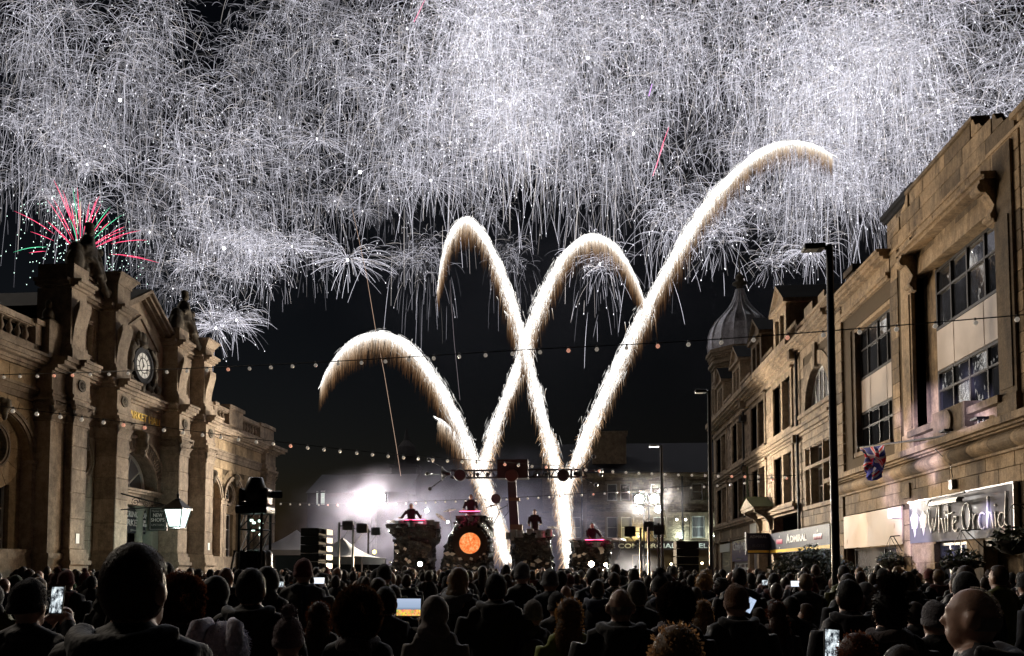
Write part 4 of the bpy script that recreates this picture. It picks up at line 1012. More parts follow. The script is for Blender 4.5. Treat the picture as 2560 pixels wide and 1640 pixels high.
for a, b in DORM:
    d = MB(FR); uc = (a + b) / 2
    d.box(a, a + .35, 12.2, 14.45, -1.5, -.02); d.box(b - .35, b, 12.2, 14.45, -1.5, -.02); d.box(a + .35, b - .35, 14.15, 14.45, -1.5, -.02); d.box(uc - .1, uc + .1, 12.2, 14.15, -.4, -.02); d.box(a + .35, b - .35, 12.2, 12.45, -.5, -.02)
    d.box(a - .15, b + .15, 14.45, 14.62, -1.5, .14)
    d.prism([(a - .15, 14.62), (b + .15, 14.62), (uc, 15.6)], -1.5, -.04, lambda p_, q_, t_: (p_, q_, t_))
    for s, e in ((-1, a - .22), (1, b + .22)):
        d.add([(e, 14.6, -1.6), (uc, 15.68, -1.6), (uc, 15.5, -1.6), (e, 14.45, -1.6), (e, 14.6, .16), (uc, 15.68, .16), (uc, 15.5, .16), (e, 14.45, .16)], [(0, 1, 5, 4), (4, 5, 6, 7), (2, 3, 7, 6), (0, 3, 7, 4)])
    do = d.build('dormer', TERR, ter)
    for c, e in ((a + .35, uc - .1), (uc + .1, b - .35)):
        m = MB(FR); m.box(c, e, 12.45, 14.15, -.3, -.24); m.build('pane', GLASS, do)
        m = MB(FR); m.box(c, e, 13.25, 13.31, -.24, -.2); m.box(c, c + .05, 12.45, 14.15, -.24, -.2); m.build('sash_bar', WPAINT, do)
    r_ = MB(FR); r_.add([(a - .25, 14.62, .18), (uc, 15.72, .18), (b + .25, 14.62, .18), (a - .25, 14.62, -4), (uc, 15.72, -4), (b + .25, 14.62, -4)], [(0, 1, 4, 3), (1, 2, 5, 4)]); r_.build('dormer_roof', SLATE, do)
TB = MB(); TB.sm = True; TB.lathe((0, 0, 0), [(.07, 0), (.07, .05), (.1, .16), (.05, .34), (.04, .42), (.07, .46), (.07, .5)], 8); TBm = TB.mesh('baluster'); TBm.materials.append(TERR)
for a, b in ((36.6, 38.4), (41.0, 43.5), (46.2, 49.1), (51.75, 54.7)):
    m = MB(FR); m.box(a, b, 12.2, 12.36, -.3, .0); m.box(a, b, 12.86, 13.02, -.32, .04)
    for u in (a, b - .25): m.box(u, u + .25, 12.36, 12.86, -.3, .0)
    p = m.build('balustrade', TERR, ter); u = a + .4
    while u < b - .3:
        o = linkmesh('baluster', TBm, None, None, FR(u, 12.36, -.15)); setpar(o, p); u += .26
m = MB(); m.add([(10.5, 36.5, 12.2), (10.5, 58.6, 12.2), (15, 58.6, 16.4), (15, 36.5, 16.4), (22, 36.5, 12.2), (22, 58.6, 12.2)], [(0, 1, 2, 3), (3, 2, 5, 4), (0, 3, 4), (1, 2, 5)]); m.box(10.43, 22, 36.6, 58.4, 4.3, 12.1); m.build('roof', SLATE, ter)
for u in (42.0, 52.8):
    m = MB(FR); m.box(u - .6, u + .6, 13.5, 17.0, -5.4, -4.2); m.box(u - .7, u + .7, 17, 17.3, -5.5, -4.1); m.build('chimney', ROCK, ter)
# domed tower
TX, TY = 12.0, 58.6
def octr(r, z, ph=22.5): return [(TX + r * math.cos(R(45 * k + ph)), TY + r * math.sin(R(45 * k + ph)), z) for k in range(8)]
m = MB(); m.loft([octr(2.05, 0), octr(2.05, 16.2)]); tow = m.build('tower', TERR, ter)
m = MB()
for z0, z1, r in ((12.0, 12.3, 2.25), (15.2, 15.4, 2.15), (16.2, 16.4, 2.2), (16.4, 16.62, 2.38), (16.62, 17.0, 2.2), (17.0, 17.2, 2.42), (17.2, 17.45, 2.55)): m.loft([octr(r, z0), octr(r, z1)])
m.build('tower_cornice', TERR, tow)
m = MB()
for k in range(8):
    t0, t1 = R(45 * k + 22.5), R(45 * k + 67.5)
    for j in range(9):
        f = (j + .5) / 9; x_, y_ = TX + 2.28 * (math.cos(t0) * (1 - f) + math.cos(t1) * f), TY + 2.28 * (math.sin(t0) * (1 - f) + math.sin(t1) * f); m.box(x_ - .06, x_ + .06, y_ - .06, y_ + .06, 16.8, 17.0)
m.build('dentils', TERR, tow)['kind'] = 'stuff'
for k in range(8):                                        # a window and a carved panel on each face
    c = R(45 * k + 45); cx, cy = TX + 1.9 * math.cos(c), TY + 1.9 * math.sin(c); tx, ty = -math.sin(c), math.cos(c); nx, ny = math.cos(c), math.sin(c)
    def FT(u, v, w_, cx=cx, cy=cy, tx=tx, ty=ty, nx=nx, ny=ny): return (cx + tx * u + nx * w_, cy + ty * u + ny * w_, v)
    m = MB(FT); m.box(-.5, -.3, 12.9, 15.0, -.1, .12); m.box(.3, .5, 12.9, 15.0, -.1, .12); m.box(-.5, .5, 14.8, 15.05, -.1, .14); m.box(-.55, .55, 12.7, 12.9, -.1, .16); m.box(-.45, .45, 15.5, 16.05, -.1, .05); m.box(-.72, -.6, 12.4, 16.1, -.1, .1); m.box(.6, .72, 12.4, 16.1, -.1, .1); m.build('tower_window_surround', TERR, tow)
    m = MB(FT); m.box(-.3, .3, 12.9, 14.8, -.1, .02); m.build('tower_window', GLASS, tow)
prof = [(2.3, 17.45), (2.36, 17.9), (2.3, 18.6), (2.1, 19.2), (1.75, 19.75), (1.25, 20.25), (.85, 20.7), (.55, 21.2), (.36, 21.7), (.26, 22.1)]
m = MB(); m.loft([[(TX + r * math.cos(R(22.5 * k)), TY + r * math.sin(R(22.5 * k)), z) for k in range(16)] for r, z in prof]); dm = m.build('dome', LEAD, ter)
for k in range(16):
    m = MB(); m.tube([(TX + (r + .01) * math.cos(R(22.5 * k)), TY + (r + .01) * math.sin(R(22.5 * k)), z) for r, z in prof], .06, 6); m.build('dome_rib', LEAD, dm)
m = MB(); m.sm = True; m.lathe((TX, TY, 0), [(.24, 22.0), (.24, 22.45), (.5, 22.5), (.52, 22.62), (.3, 22.7), (.26, 22.85), (.34, 23.0), (.2, 23.2), (.06, 23.35), (.03, 24.6)], 14); m.build('finial', STAT, dm)
# downpipe with hopper, moss beside it
m = MB(FR); m.tube([(47.7, 11.0, .14), (47.7, 4.7, .14)], .07, 8); m.prism([(-.25, 0), (.25, 0), (.3, .35), (-.3, .35)], .02, .35, lambda p_, q_, t_: (47.7 + p_, 10.4 + q_, t_)); m.prism([(-.2, 0), (.2, 0), (.24, .3), (-.24, .3)], .02, .3, lambda p_, q_, t_: (47.7 + p_, 7.5 + q_, t_)); m.tube([(36.4, 11.6, .12), (36.4, 3.4, .12)], .06, 8); m.build('downpipe', BLACK, ter)
MOSS = plain('moss', (.045, .06, .015), .95, nscale=20, namt=.5, bstr=.6)
m = MB(FR); rr = random.Random(3)
for k in range(220): m.ball((47.35 + rr.gauss(0, .12), rr.uniform(4.8, 7.7), .03), (rr.uniform(.04, .1), rr.uniform(.06, .16), .03), 5, 4)
o = m.build('moss', MOSS, ter); o['kind'] = 'stuff'
# ground floor: pilasters, fascia panels, door hood
for u in (41.4, 44.8, 47.1, 52.3, 56.3, 58.3):
    m = MB(FR); m.box(u - .25, u + .25, 0, 4.3, -.4, .08); m.box(u - .3, u + .3, 3.5, 3.7, -.1, .2); m.build('shop_pilaster', TERR, ter)
for a, b in ((47.35, 52.05), (41.65, 44.55), (52.55, 58.1)):
    m = MB(FR); m.box(a, b, 3.55, 4.3, -.3, .04); m.box(a, b, 3.55, 3.65, -.1, .16); m.box(a, b, 3.7, 3.76, -.1, .1); m.build('shop_fascia', TERR, ter)
m = MB(FR); m.box(44.7, 47.0, 3.55, 4.3, -.2, .05); m.box(44.7, 47.0, 3.45, 3.55, -.2, .12); m.build('white_fascia', WPAINT, ter)
m = MB(FR)
for u in (41.5, 43.9): m.prism([(3.5, .05), (3.6, .2), (4.1, .25), (4.4, .5), (4.65, .95), (4.75, .95), (4.75, .05)], u - .12, u + .12, lambda p_, q_, t_: (t_, p_, q_))
m.box(41.2, 44.2, 4.75, 4.9, 0, 1.05); m.prism([(41.15, 4.9), (44.25, 4.9), (42.7, 5.45)], 0, 1.1, lambda p_, q_, t_: (p_, q_, t_)); m.build('door_hood', STAT, ter)
m = MB(FR); m.add([(41.05, 4.9, 0), (42.7, 5.52, 0), (44.35, 4.9, 0), (41.05, 4.9, 1.15), (42.7, 5.52, 1.15), (44.35, 4.9, 1.15)], [(0, 1, 4, 3), (1, 2, 5, 4)]); m.build('hood_slab', MOSS, ter)
m = MB(FR); m.box(41.6, 58.2, 0, 3.6, -.6, -.5); m.build('shop_back', DFRAME, ter)
window(ter, FR, 44.9, 46.8, .3, 3.4, -.2, 2, 1, WPAINT, GLASSB, name='shop_window')
cs = empty('purple_shop_sign', FR(49.5, 2.2, .1)); tag(cs, 'purple shop sign with white script lettering under the terrace', 'sign')
PURP = plain('sign_purple', (.05, .035, .13), .4, bstr=0)
m = MB(FR); m.box(47.4, 52.0, 2.2, 3.5, .02, .08); m.build('sign_panel', PURP, cs)
text('lettering', 'Chocky Milk', .8, FR, 49.6, 2.75, .09, SIGNW, cs, width=3.7, height=.62, flip=True, shear=.25)
text('lettering', '@chockymilk', .12, FR, 49.7, 2.32, .09, SIGNG, cs, width=2.0, height=.12, flip=True)
pf = empty('white_shop_door', FR(49.5, 0, 0)); tag(pf, 'white framed shop door and window under the purple sign', 'shop front')
window(pf, FR, 47.4, 52.0, 0, 2.2, -.1, 3, 2, WPAINT, GLASSB, name='door_frame', bar=.14, frame=.16, rowfr=[.8])
sh_ = empty('roller_shutter', FR(54.3, 0, 0)); tag(sh_, 'closed ribbed roller shutter at the far end of the terrace', 'shutter')
for k in range(26):
    m = MB(FR); m.box(52.6, 56.0, .11 * k, .11 * k + .095, -.05, -.02 + .01 * (k % 2)); m.build('slat', STEEL, sh_)
m = MB(FR); m.box(52.55, 56.05, 2.86, 3.4, -.1, .12); m.build('shutter_fascia', SIGNG, sh_)
# ================================================================== public house across the end of the street
pub = empty('public_house', (8, 72, 0)); tag(pub, 'dim two-storey stone pub with lit sash windows closing the street', 'building')
PW = []
for x0, x1, y0, y1 in ((1518, 1543, 1209, 1252), (1551, 1575, 1209, 1252), (1730, 1757, 1207, 1250), (1517, 1544, 1292, 1345), (1553, 1580, 1292, 1345), (1634, 1664, 1292, 1345), (1730, 1762, 1290, 1344), (1430, 1452, 1292, 1345), (1628, 1652, 1209, 1252)):
    a, b = at(x0, y1, 72), at(x1, y0, 72); PW.append((a.x, b.x, a.z, b.z))
pw = wall('wall', pub, FF, -3.0, 16, 0, 9.9, [(a, b, c, d) for a, b, c, d in PW] + [(5.0, 6.6, 0, 3.0)], .4, JOINT, -.03)
pst = [(a - .2, b + .2, c - .2, d + .25) for a, b, c, d in PW]
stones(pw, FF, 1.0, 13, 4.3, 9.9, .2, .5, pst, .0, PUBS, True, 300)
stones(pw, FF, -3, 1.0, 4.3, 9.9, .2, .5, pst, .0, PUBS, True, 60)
for i, (a, b, c, d) in enumerate(PW):
    m = MB(FF); m.box(a - .16, a, c, d, -.3, .05); m.box(b, b + .16, c, d, -.3, .05); m.box(a - .2, b + .2, d, d + .22, -.3, .07); m.box(a - .2, b + .2, c - .16, c, -.3, .1); m.build('window_surround', PUBS, pub)
    window(pub, FF, a, b, c, d, -.2, 1, 2, WPAINT, GLASS if d > 7 else GLASSB, name='sash_window', frame=.08)
m = MB(FF); moulding(m, -3.2, 16, [(9.9, 10.0, .1), (10.0, 10.15, .25), (10.15, 10.3, .4), (6.6, 6.68, .1), (6.68, 6.76, .16), (4.2, 4.3, .2)]); m.build('cornice', PUBS, pub)
m = MB(); m.add([(-3, 71.7, 10.3), (16, 71.7, 10.3), (16, 76, 13.6), (-3, 76, 13.6)], [(0, 1, 2, 3)]); m.build('roof', SLATE, pub)
m = MB(FF); m.box(1.5, 4.6, 10.3, 14.0, -2.2, -1.0); m.box(1.35, 4.75, 14.0, 14.3, -2.3, -.9); m.build('chimney', PUBS, pub)
m = MB(); m.box(-3, 16, 72.45, 84, 0, 10.2); m.build('building_body', PUBS, pub)
m = MB(FF)
for x_ in (1455, 1706): q = at(x_, 1300, 72).x; m.tube([(q, 10, .1), (q, 1, .1)], .08, 6)
m.build('downpipe', BLACK, pub)
ps = empty('pub_sign', FF(6, 3.5, .2)); tag(ps, 'dark pub fascia with pale lettering across the end of the street', 'sign')
m = MB(FF); m.box(.6, 14, 3.42, 4.15, 0, .16); m.build('sign_panel', plain('pub_sign_brown', (.035, .022, .025), .5), ps)
text('lettering', 'THE COMMERCIAL HOTEL', .5, FF, 6.8, 3.58, .17, SIGNW, ps, width=9.6, height=.42, bold=.01)
for a, b in ((9.7, 11.3), (2.6, 4.4), (12.2, 13.4)): window(pub, FF, a, b, .9, 3.0, -.1, 2, 1, WOOD, plain('pub_window_lit', (.22, .12, .1), .2) if a > 9 else GLASSB, name='pub_window')
window(pub, FF, 5.0, 6.6, 0, 3.0, -.2, 2, 2, WOOD, GLASSB, name='pub_door')
# wall lights of the pub that wash its stones
LAMPY = emit('pub_lamp_yellow', (1, .85, .35), 30); LAMPW = emit('pub_lamp_white', (.75, 1, .9), 30)
for i, (px_, py_, colr, en, lab) in enumerate(((1598, 1344, (1, .86, .4), 120, 'yellow uplighter at the sill between the pub windows'), (1702, 1346, (.8, 1, .92), 150, 'cold white uplighter left of the last pub window'), (1785, 1342, (.8, 1, .92), 110, 'cold white uplighter right of the last pub window'))):
    q = at(px_, py_, 71.6); e = empty('wall_uplighter', q); tag(e, lab, 'wall light')
    m = MB(); m.box(q.x - .14, q.x + .14, 71.5, 71.72, q.z - .06, q.z + .06); m.build('lamp_housing', BLACK, e)
    m = MB(); m.box(q.x - .12, q.x + .12, 71.52, 71.7, q.z + .065, q.z + .12); m.build('lamp_lens', LAMPY if i == 0 else LAMPW, e)
    lamp('lamp_light', 'POINT', (q.x, 71.45, q.z + .3), en, colr, e, .08)
for i, (px_, py_) in enumerate(((1692, 1299), (1714, 1299), (1620, 1410), (1678, 1410), (1755, 1408))):
    q = at(px_, py_, 71.2); m = MB(); m.ball(q, .1, 8, 6); o = m.build('festoon_lamp', emit('small_lamp_%d' % i, (1, .95, .85) if i < 2 else (1, .8, .45), 14)); tag(o, ['left of two small white lamps beside the last pub window', 'right of two small white lamps beside the last pub window', 'small warm lamp left of the pub door', 'small warm lamp right of the pub door', 'small warm lamp in the right pub window'][i], 'lamp')
# ================================================================== stage
st = empty('stage', (-3, 37, 0)); tag(st, 'low black stage deck behind the front of the crowd', 'stage')
m = MB(); m.box(-9.4, 3.4, 34.6, 41.5, 1.12, 1.3); m.build('stage_deck', BLKMAT, st)
m = MB(); m.box(-9.3, 3.3, 34.7, 41.4, 0, 1.12); m.build('stage_skirt', BLKMAT, st)
m = MB(); m.box(-9.4, 3.4, 34.55, 34.6, 1.1, 1.31); m.build('stage_edge', STEEL, st)
RKM, n, out = nodemat('black_rock')
a = tex(n, 'ShaderNodeTexVoronoi', 3.5); b_ = tex(n, 'ShaderNodeTexNoise', 6, 6, .7)
colr = ramp(n, b_.outputs[0], [(.35, (.008, .008, .01)), (.75, (.05, .045, .04))])
pbsdf(n, out, colr, .22, bump=b_.outputs[0], bstr=1.0, bdist=.12, spec=.9)
def rock_pillar(name, label, prof, depth, seed, yc=36.2):
    """prof: rows of (photo row, left column, right column) at that distance"""
    e = empty(name, at((prof[-1][1] + prof[-1][2]) / 2, prof[-1][0], yc)); tag(e, label, 'rock pillar', 'rock drum risers on the stage')
    rows = []
    NS = 46; NR = 40
    for i in range(NR):
        t = i / (NR - 1) * (len(prof) - 1); k = min(int(t), len(prof) - 2); f = t - k
        py, l, r_ = [prof[k][q] * (1 - f) + prof[k + 1][q] * f for q in range(3)]
        A, B = at(l, py, yc), at(r_, py, yc); cx, hw = (A.x + B.x) / 2, (B.x - A.x) / 2
        row = []
        for j in range(NS):
            th = 2 * math.pi * j / NS; c, s = math.cos(th), math.sin(th)
            sq = 1 / max(abs(c), abs(s)) ** .75
            p = Vector((cx + hw * c * sq * .98, yc + depth * s * sq * .5, A.z))
            q = Vector((p.x * 1.9, p.y * 1.9, p.z * 1.9 + seed * 9))
            d = mnoise.noise(q) * .16 + mnoise.noise(q * 2.7) * .1 + mnoise.cell(q * 1.3) * .06 + abs(mnoise.noise(q * 5.5)) * .12 + mnoise.cell(q * 4.1) * .05
            row.append((p.x + c * d, p.y + s * d, p.z + (.05 * mnoise.noise(q * 3) if 0 < i < NR - 1 else 0)))
        rows.append(row)
    m = MB(); m.loft(rows); m.build('rock_body', RKM, e)
    return e
r1 = rock_pillar('rock_pillar', 'leaning black rock drum riser at the left end of the stage', [(1312, 968, 1096), (1325, 978, 1098), (1350, 998, 1092), (1385, 1000, 1085), (1410, 985, 1082), (1450, 962, 1082)], 1.7, 1)
r2 = rock_pillar('rock_pillar', 'tall tapering black rock riser with the glowing orange disc', [(1292, 1146, 1222), (1320, 1140, 1228), (1360, 1122, 1230), (1410, 1104, 1232), (1450, 1092, 1234)], 1.7, 2)
r3 = rock_pillar('rock_pillar', 'square black rock drum riser beside the crane mast', [(1334, 1274, 1382), (1350, 1284, 1376), (1385, 1280, 1378), (1410, 1284, 1384), (1450, 1290, 1380)], 1.7, 3)
r4 = rock_pillar('rock_pillar', 'low black rock drum riser at the right end of the stage', [(1352, 1428, 1528), (1375, 1432, 1526), (1400, 1430, 1522), (1425, 1428, 1520), (1452, 1416, 1522)], 1.7, 4)
# orange disc with toothed dark rim
cz = at(1175, 1358, 35.2)
m = MB(); ring_pts = lambda r_, y_: [(cz.x + r_ * math.cos(2 * math.pi * k / 40), y_, cz.z + r_ * math.sin(2 * math.pi * k / 40)) for k in range(40)]
m.loft([ring_pts(.78, 35.6), ring_pts(.78, 35.12), ring_pts(.48, 35.08), ring_pts(.46, 35.2)], cap=False)
for k in range(20):
    t = 2 * math.pi * k / 20; m.tube([(cz.x + .76 * math.cos(t), 35.3, cz.z + .76 * math.sin(t)), (cz.x + .9 * math.cos(t), 35.3, cz.z + .9 * math.sin(t))], .07, 4)
m.build('toothed_rim', plain('rust_dark', (.03, .012, .008), .7), r2)
FIRE, n, out = nodemat('glowing_disc'); t_ = tex(n, 'ShaderNodeTexNoise', 9, 6, .75)
c_ = ramp(n, t_.outputs[0], [(.3, (.7, .06, .01)), (.5, (1, .25, .06)), (.7, (1, .62, .3))]); em = n.nodes.new('ShaderNodeEmission'); em.inputs[1].default_value = .8; n.links.new(c_, em.inputs[0]); n.links.new(em.outputs[0], out.inputs[0])
m = MB(); m.loft([ring_pts(.47, 35.16), ring_pts(.001, 35.14)], cap=False); m.build('glowing_disc', FIRE, r2)
# pale shards set in the rocks
SHARD = plain('pale_shard', (.7, .66, .62), .3, bstr=0)
rr = random.Random(11)
for e, pts in ((r1, ((1015, 1398), (1022, 1404), (1012, 1372), (988, 1362), (992, 1378), (975, 1405), (990, 1402))), (r2, ((1130, 1385), (1118, 1384), (1136, 1415), (1166, 1412), (1187, 1420), (1210, 1385), (1200, 1392), (1150, 1397), (1178, 1397), (1120, 1412))), (r3, ((1312, 1405), (1345, 1402), (1332, 1412), (1368, 1408))), (r4, ((1460, 1385), (1448, 1390), (1505, 1380), (1503, 1372), (1447, 1408), (1514, 1410), (1436, 1388)))):
    for px_, py_ in pts:
        q = at(px_, py_, 35.05); m = MB(); s = rr.uniform(.05, .11); t = rr.uniform(0, 3)
        m.add([(q.x + s * math.cos(t + k * 1.57) * (1 if k % 2 else 1.7), q.y + .02 * k, q.z + s * math.sin(t + k * 1.57)) for k in range(4)] + [(q.x, q.y + .35, q.z)], [(0, 1, 2, 3), (0, 1, 4), (1, 2, 4), (2, 3, 4), (3, 0, 4)]); m.build('shard', SHARD, e)
# blinder lamps on the rocks
WARM = (1.0, .84, .6)
BLIND = emit('blinder_lens', WARM, 60)
def lamp_head(name, label, px_, py_, y, r_, mat, energy, color, aim=None, spot=150, grp=None, parent=None, stand=None):
    q = at(px_, py_, y); e = empty(name, q if stand is None else (q.x, y, stand)); tag(e, label, 'lamp', grp)
    m = MB(); m.lathe((q.x, y + .05, q.z), [(r_ * 1.15, -.05), (r_ * 1.2, .1), (r_ * .8, .3), (r_ * .3, .36)], 16, 'y'); m.build('lamp_housing', BLACK, e)
    m = MB(); m.lathe((q.x, y - .01, q.z), [(r_ * .98, 0), (r_ * .6, -.02), (.001, -.03)], 16, 'y'); m.build('lamp_lens', mat, e)
    if energy: lamp('lamp_light', 'SPOT', (q.x, y - .12, q.z), energy, color, e, r_ * .7, aim or (q.x * .2, 0, q.z - 1), spot, .5)
    return e, q
lamp_head('blinder', 'bright warm blinder lamp low on the left rock', 1050, 1410, 34.95, .10, BLIND, 3200, (1, .78, .52))
lamp_head('blinder', 'bright warm blinder lamp low on the right rock', 1478, 1410, 34.95, .12, BLIND, 3200, (1, .78, .52))
lamp_head('blinder', 'narrow blinder lamp at the edge of the right rock', 1514, 1412, 34.95, .07, BLIND, 0, WARM)
# flood towers either side behind the stage: twin heads on a mast
FLOOD = emit('flood_lens', (1.0, .90, .74), 120)
def flood_tower(label, cols, row, y, energy, low=None):
    qs = [at(c, row, y) for c in cols]; cx = sum(q.x for q in qs) / len(qs)
    e = empty('flood_tower', (cx, y + .4, 0)); tag(e, label, 'floodlight')
    m = MB()
    for dx in (-.15, .15): m.tube([(cx + dx, y + .4, 0), (cx + dx, y + .4, qs[0].z + .3)], .05, 8)
    for k in range(9): m.tube([(cx - .15, y + .4, .6 * k + .2), (cx + .15, y + .4, .6 * k + .5)], .025, 5)
    m.box(qs[0].x - .3, qs[-1].x + .3, y + .3, y + .42, qs[0].z - .45, qs[0].z - .36)
    for dx, dy in ((-1, 0), (1, 0), (0, 1), (0, -1)): m.tube([(cx, y + .4, .9), (cx + dx, y + .4 + dy, .02)], .03, 6)
    m.build('mast', BLACK, e)
    for q in qs:
        m = MB(); m.box(q.x - .38, q.x + .38, y + .02, y + .3, q.z - .3, q.z + .3); m.box(q.x - .43, q.x + .43, y - .02, y + .05, q.z + .3, q.z + .34); m.tube([(q.x, y + .3, q.z), (q.x, y + .38, q.z - .4)], .04, 6); m.build('flood_head', BLACK, e)
        m = MB(); m.lathe((q.x, y + .01, q.z), [(.25, 0), (.15, -.03), (.001, -.04)], 20, 'y'); m.build('flood_lens', FLOOD, e)
        lamp('flood_light', 'SPOT', (q.x, y - .12, q.z), energy, (1.0, .89, .74), e, .3, (q.x * .3, 5, 3.5), 165, .35)
    for c, r_ in (low or []):
        q = at(c, r_, y); m = MB(); m.lathe((q.x, y + .05, q.z), [(.22, -.05), (.2, .2), (.1, .32)], 14, 'y'); m.build('par_can', BLACK, e)
        m = MB(); m.lathe((q.x, y - .01, q.z), [(.2, 0), (.001, -.03)], 14, 'y'); m.build('par_lens', emit('par_lens', (.75, .82, 1), 25), e)
    return e
flood_tower('twin floodlights blazing through the smoke left of the stage', (908, 952), 1243, 46, 4200)
flood_tower('twin floodlights on a mast in front of the pub', (1598, 1636), 1247, 46, 4200, [(1600, 1275), (1646, 1273)])
for k, (px_, py_, r_, lab) in enumerate(((1067, 1276, .1, 'cold white lamp between the two left rock risers'), (1120, 1305, .06, 'small yellowish lamp beside the tallest rock riser'), (936, 1380, .12, 'dim yellow lamp low in the smoke left of the stage'))):
    lamp_head('backlight', lab, px_, py_, 43, r_, emit('backlight_lens_%d' % k, ((.95, 1, .85), (1, 1, .8), (1, .85, .3))[k], (70, 40, 3)[k]), (300, 0, 0)[k], (.95, 1, .9))
q = at(1596, 1436, 38.5); e, _ = lamp_head('floor_lamp', 'small floor lamp lighting the smoke at the right stage edge', 1596, 1438, 38.5, .08, emit('floor_lamp_lens', (1, .95, .88), 12), 0, WARM)
lamp('lamp_light', 'SPOT', (q.x, 38.4, q.z + .1), 500, (1, .94, .86), e, .06, (q.x - 4, 40, q.z + 1.6), 75, .6)
# slim lamp stands
def lamp_stand(label, px_, top, y, dirx=1):
    q = at(px_, top, y); e = empty('lamp_stand', (q.x, y, 0)); tag(e, label, 'lamp stand', 'lamp stands beside the stage')
    m = MB(); m.tube([(q.x, y, 0), (q.x, y, q.z)], .05, 8); m.tube([(q.x, y, q.z - .15), (q.x + dirx * .25, y, q.z - .15)], .03, 6)
    for a_ in (0, 2.1, 4.2): m.tube([(q.x, y, .5), (q.x + .5 * math.cos(a_), y + .5 * math.sin(a_), .02)], .025, 5)
    m.build('pole', BLACK, e)
    m = MB(); x = q.x + dirx * .42; m.box(x - .18, x + .18, y - .16, y + .16, q.z - .3, q.z + .02); m.box(x - .22, x + .22, y - .2, y - .16, q.z - .34, q.z + .06); m.build('lamp_can', BLACK, e)
    m = MB(); m.tube([(x, y, q.z - .3), (x - dirx * .2, y, q.z - .6), (q.x, y, q.z - .8), (q.x - .05, y, q.z - 1.3)], .015, 5); m.build('cable', BLACK, e)
lamp_stand('black lamp stand nearest the left speaker stack', 848, 1306, 33); lamp_stand('black lamp stand second from the left speaker stack', 883, 1313, 33); lamp_stand('pale lamp stand fading into the smoke', 921, 1322, 40)
lamp_stand('black lamp stand left of the right speaker stack, lamp turned left', 1601, 1320, 32, -1); lamp_stand('tallest black lamp stand left of the right speaker stack', 1621, 1317, 33, 1); lamp_stand('black lamp stand nearest the right speaker stack', 1646, 1308, 34, -1)
# crane mast, truss beam with discs, horns and balls
tr = empty('suspended_truss', (-2.6, 38.5, 6.0)); tag(tr, 'lattice truss with discs, horns and ball-ended arms hung over the stage', 'truss')
TY_ = 38.5; L_, R_ = at(1128, 1186, TY_), at(1468, 1186, TY_)
m = MB()
for dz in (-.18, .18):
    for dy in (-.15, .15): m.tube([(L_.x, TY_ + dy, L_.z + dz), (R_.x, TY_ + dy, L_.z + dz)], .035, 6)
k = L_.x
while k < R_.x - .2:
    for dy in (-.15, .15): m.tube([(k, TY_ + dy, L_.z - .18), (k + .22, TY_ + dy, L_.z + .18)], .016, 5); m.tube([(k + .22, TY_ + dy, L_.z + .18), (k + .44, TY_ + dy, L_.z - .18)], .016, 5)
    k += .44
m.build('lattice_beam', BLACK, tr)
for px_ in (1150, 1408):
    q = at(px_, 1188, TY_ - .25); m = MB(); m.lathe((q.x, TY_ - .25, q.z), [(.01, -.1), (.28, -.09), (.3, -.02), (.3, .06)], 24, 'y'); m.build('disc', plain('disc_dark', (.05, .045, .05), .5), tr)
for px_, s in ((1112, -1), (1448, 1)):
    q = at(px_, 1184, TY_); m = MB(); m.lathe((q.x, TY_, q.z), [(.08, -.28 * s), (.12, -.1 * s), (.25, .05 * s), (.36, .12 * s), (.34, .14 * s), (.1, .02 * s)], 20, 'x'); m.build('horn', BLACK, tr)
for px0, py0, px1, py1 in ((1110, 1170, 1072, 1149), (1110, 1186, 1068, 1184), (1112, 1194, 1075, 1222), (1453, 1168, 1484, 1142), (1455, 1178, 1503, 1177), (1453, 1190, 1490, 1212)):
    a, b = at(px0, py0, TY_), at(px1, py1, TY_); m = MB(); m.tube([a, b], .022, 6); m.ball(b, .1, 12, 8); m.ball(a.lerp(b, .7), .045, 8, 6); m.build('ball_arm', BLACK, tr)
q = at(1502, 1187, TY_); m = MB(); m.ball(q, .1, 12, 8); m.build('ball', BLACK, tr)
for px_ in (1219, 1340, 1365, 1184, 1374, 1428, 1194):
    q = at(px_, 1186, TY_ - .2); m = MB(); m.ball(q, .1, 10, 8) if px_ in (1219, 1340, 1365, 1194) else m.lathe((q.x, TY_, q.z - .2), [(.06, 0), (.06, .36), (.03, .44)], 8); m.build('truss_lamp', BLACK, tr)
a, b = at(1245, 1198, TY_), at(1321, 1151, TY_)
m = MB(); m.box(a.x, b.x, TY_ - .45, TY_ + .4, a.z, b.z); hb = m.build('hoist_box', plain('hoist_dark', (.03, .026, .024), .7), tr)
q = at(1279, 1189, TY_ - .5); m = MB(); m.lathe((q.x, TY_ - .5, q.z), [(.01, -.06), (.3, -.05), (.32, .05)], 24, 'y'); m.build('hoist_disc', plain('disc_rust', (.07, .04, .03), .7), tr)
cr = empty('crane_mast', at(1296, 1400, 39.2)); tag(cr, 'dark square crane mast rising behind the third rock riser', 'mast')
a, b = at(1279, 1195, 39.2), at(1296, 1440, 39.2); m = MB()
m.loft([[(b.x + dx * .24, 39.2 + dy * .24, b.z - .6) for dx, dy in ((-1, -1), (1, -1), (1, 1), (-1, 1))], [(a.x + dx * .2, 39.2 + dy * .2, a.z) for dx, dy in ((-1, -1), (1, -1), (1, 1), (-1, 1))]]); m.build('mast_tube', plain('crane_dark', (.05, .045, .045), .5), cr)
m = MB(); q = at(1286, 1249, 39.2); m.box(q.x - .26, q.x + .26, 38.94, 39.46, q.z - .08, q.z + .08); q = at(1291, 1322, 39.2); m.box(q.x - .3, q.x + .3, 38.9, 39.5, q.z - .2, q.z + .2); m.build('mast_collar', plain('crane_tan', (.14, .10, .05), .6), cr)
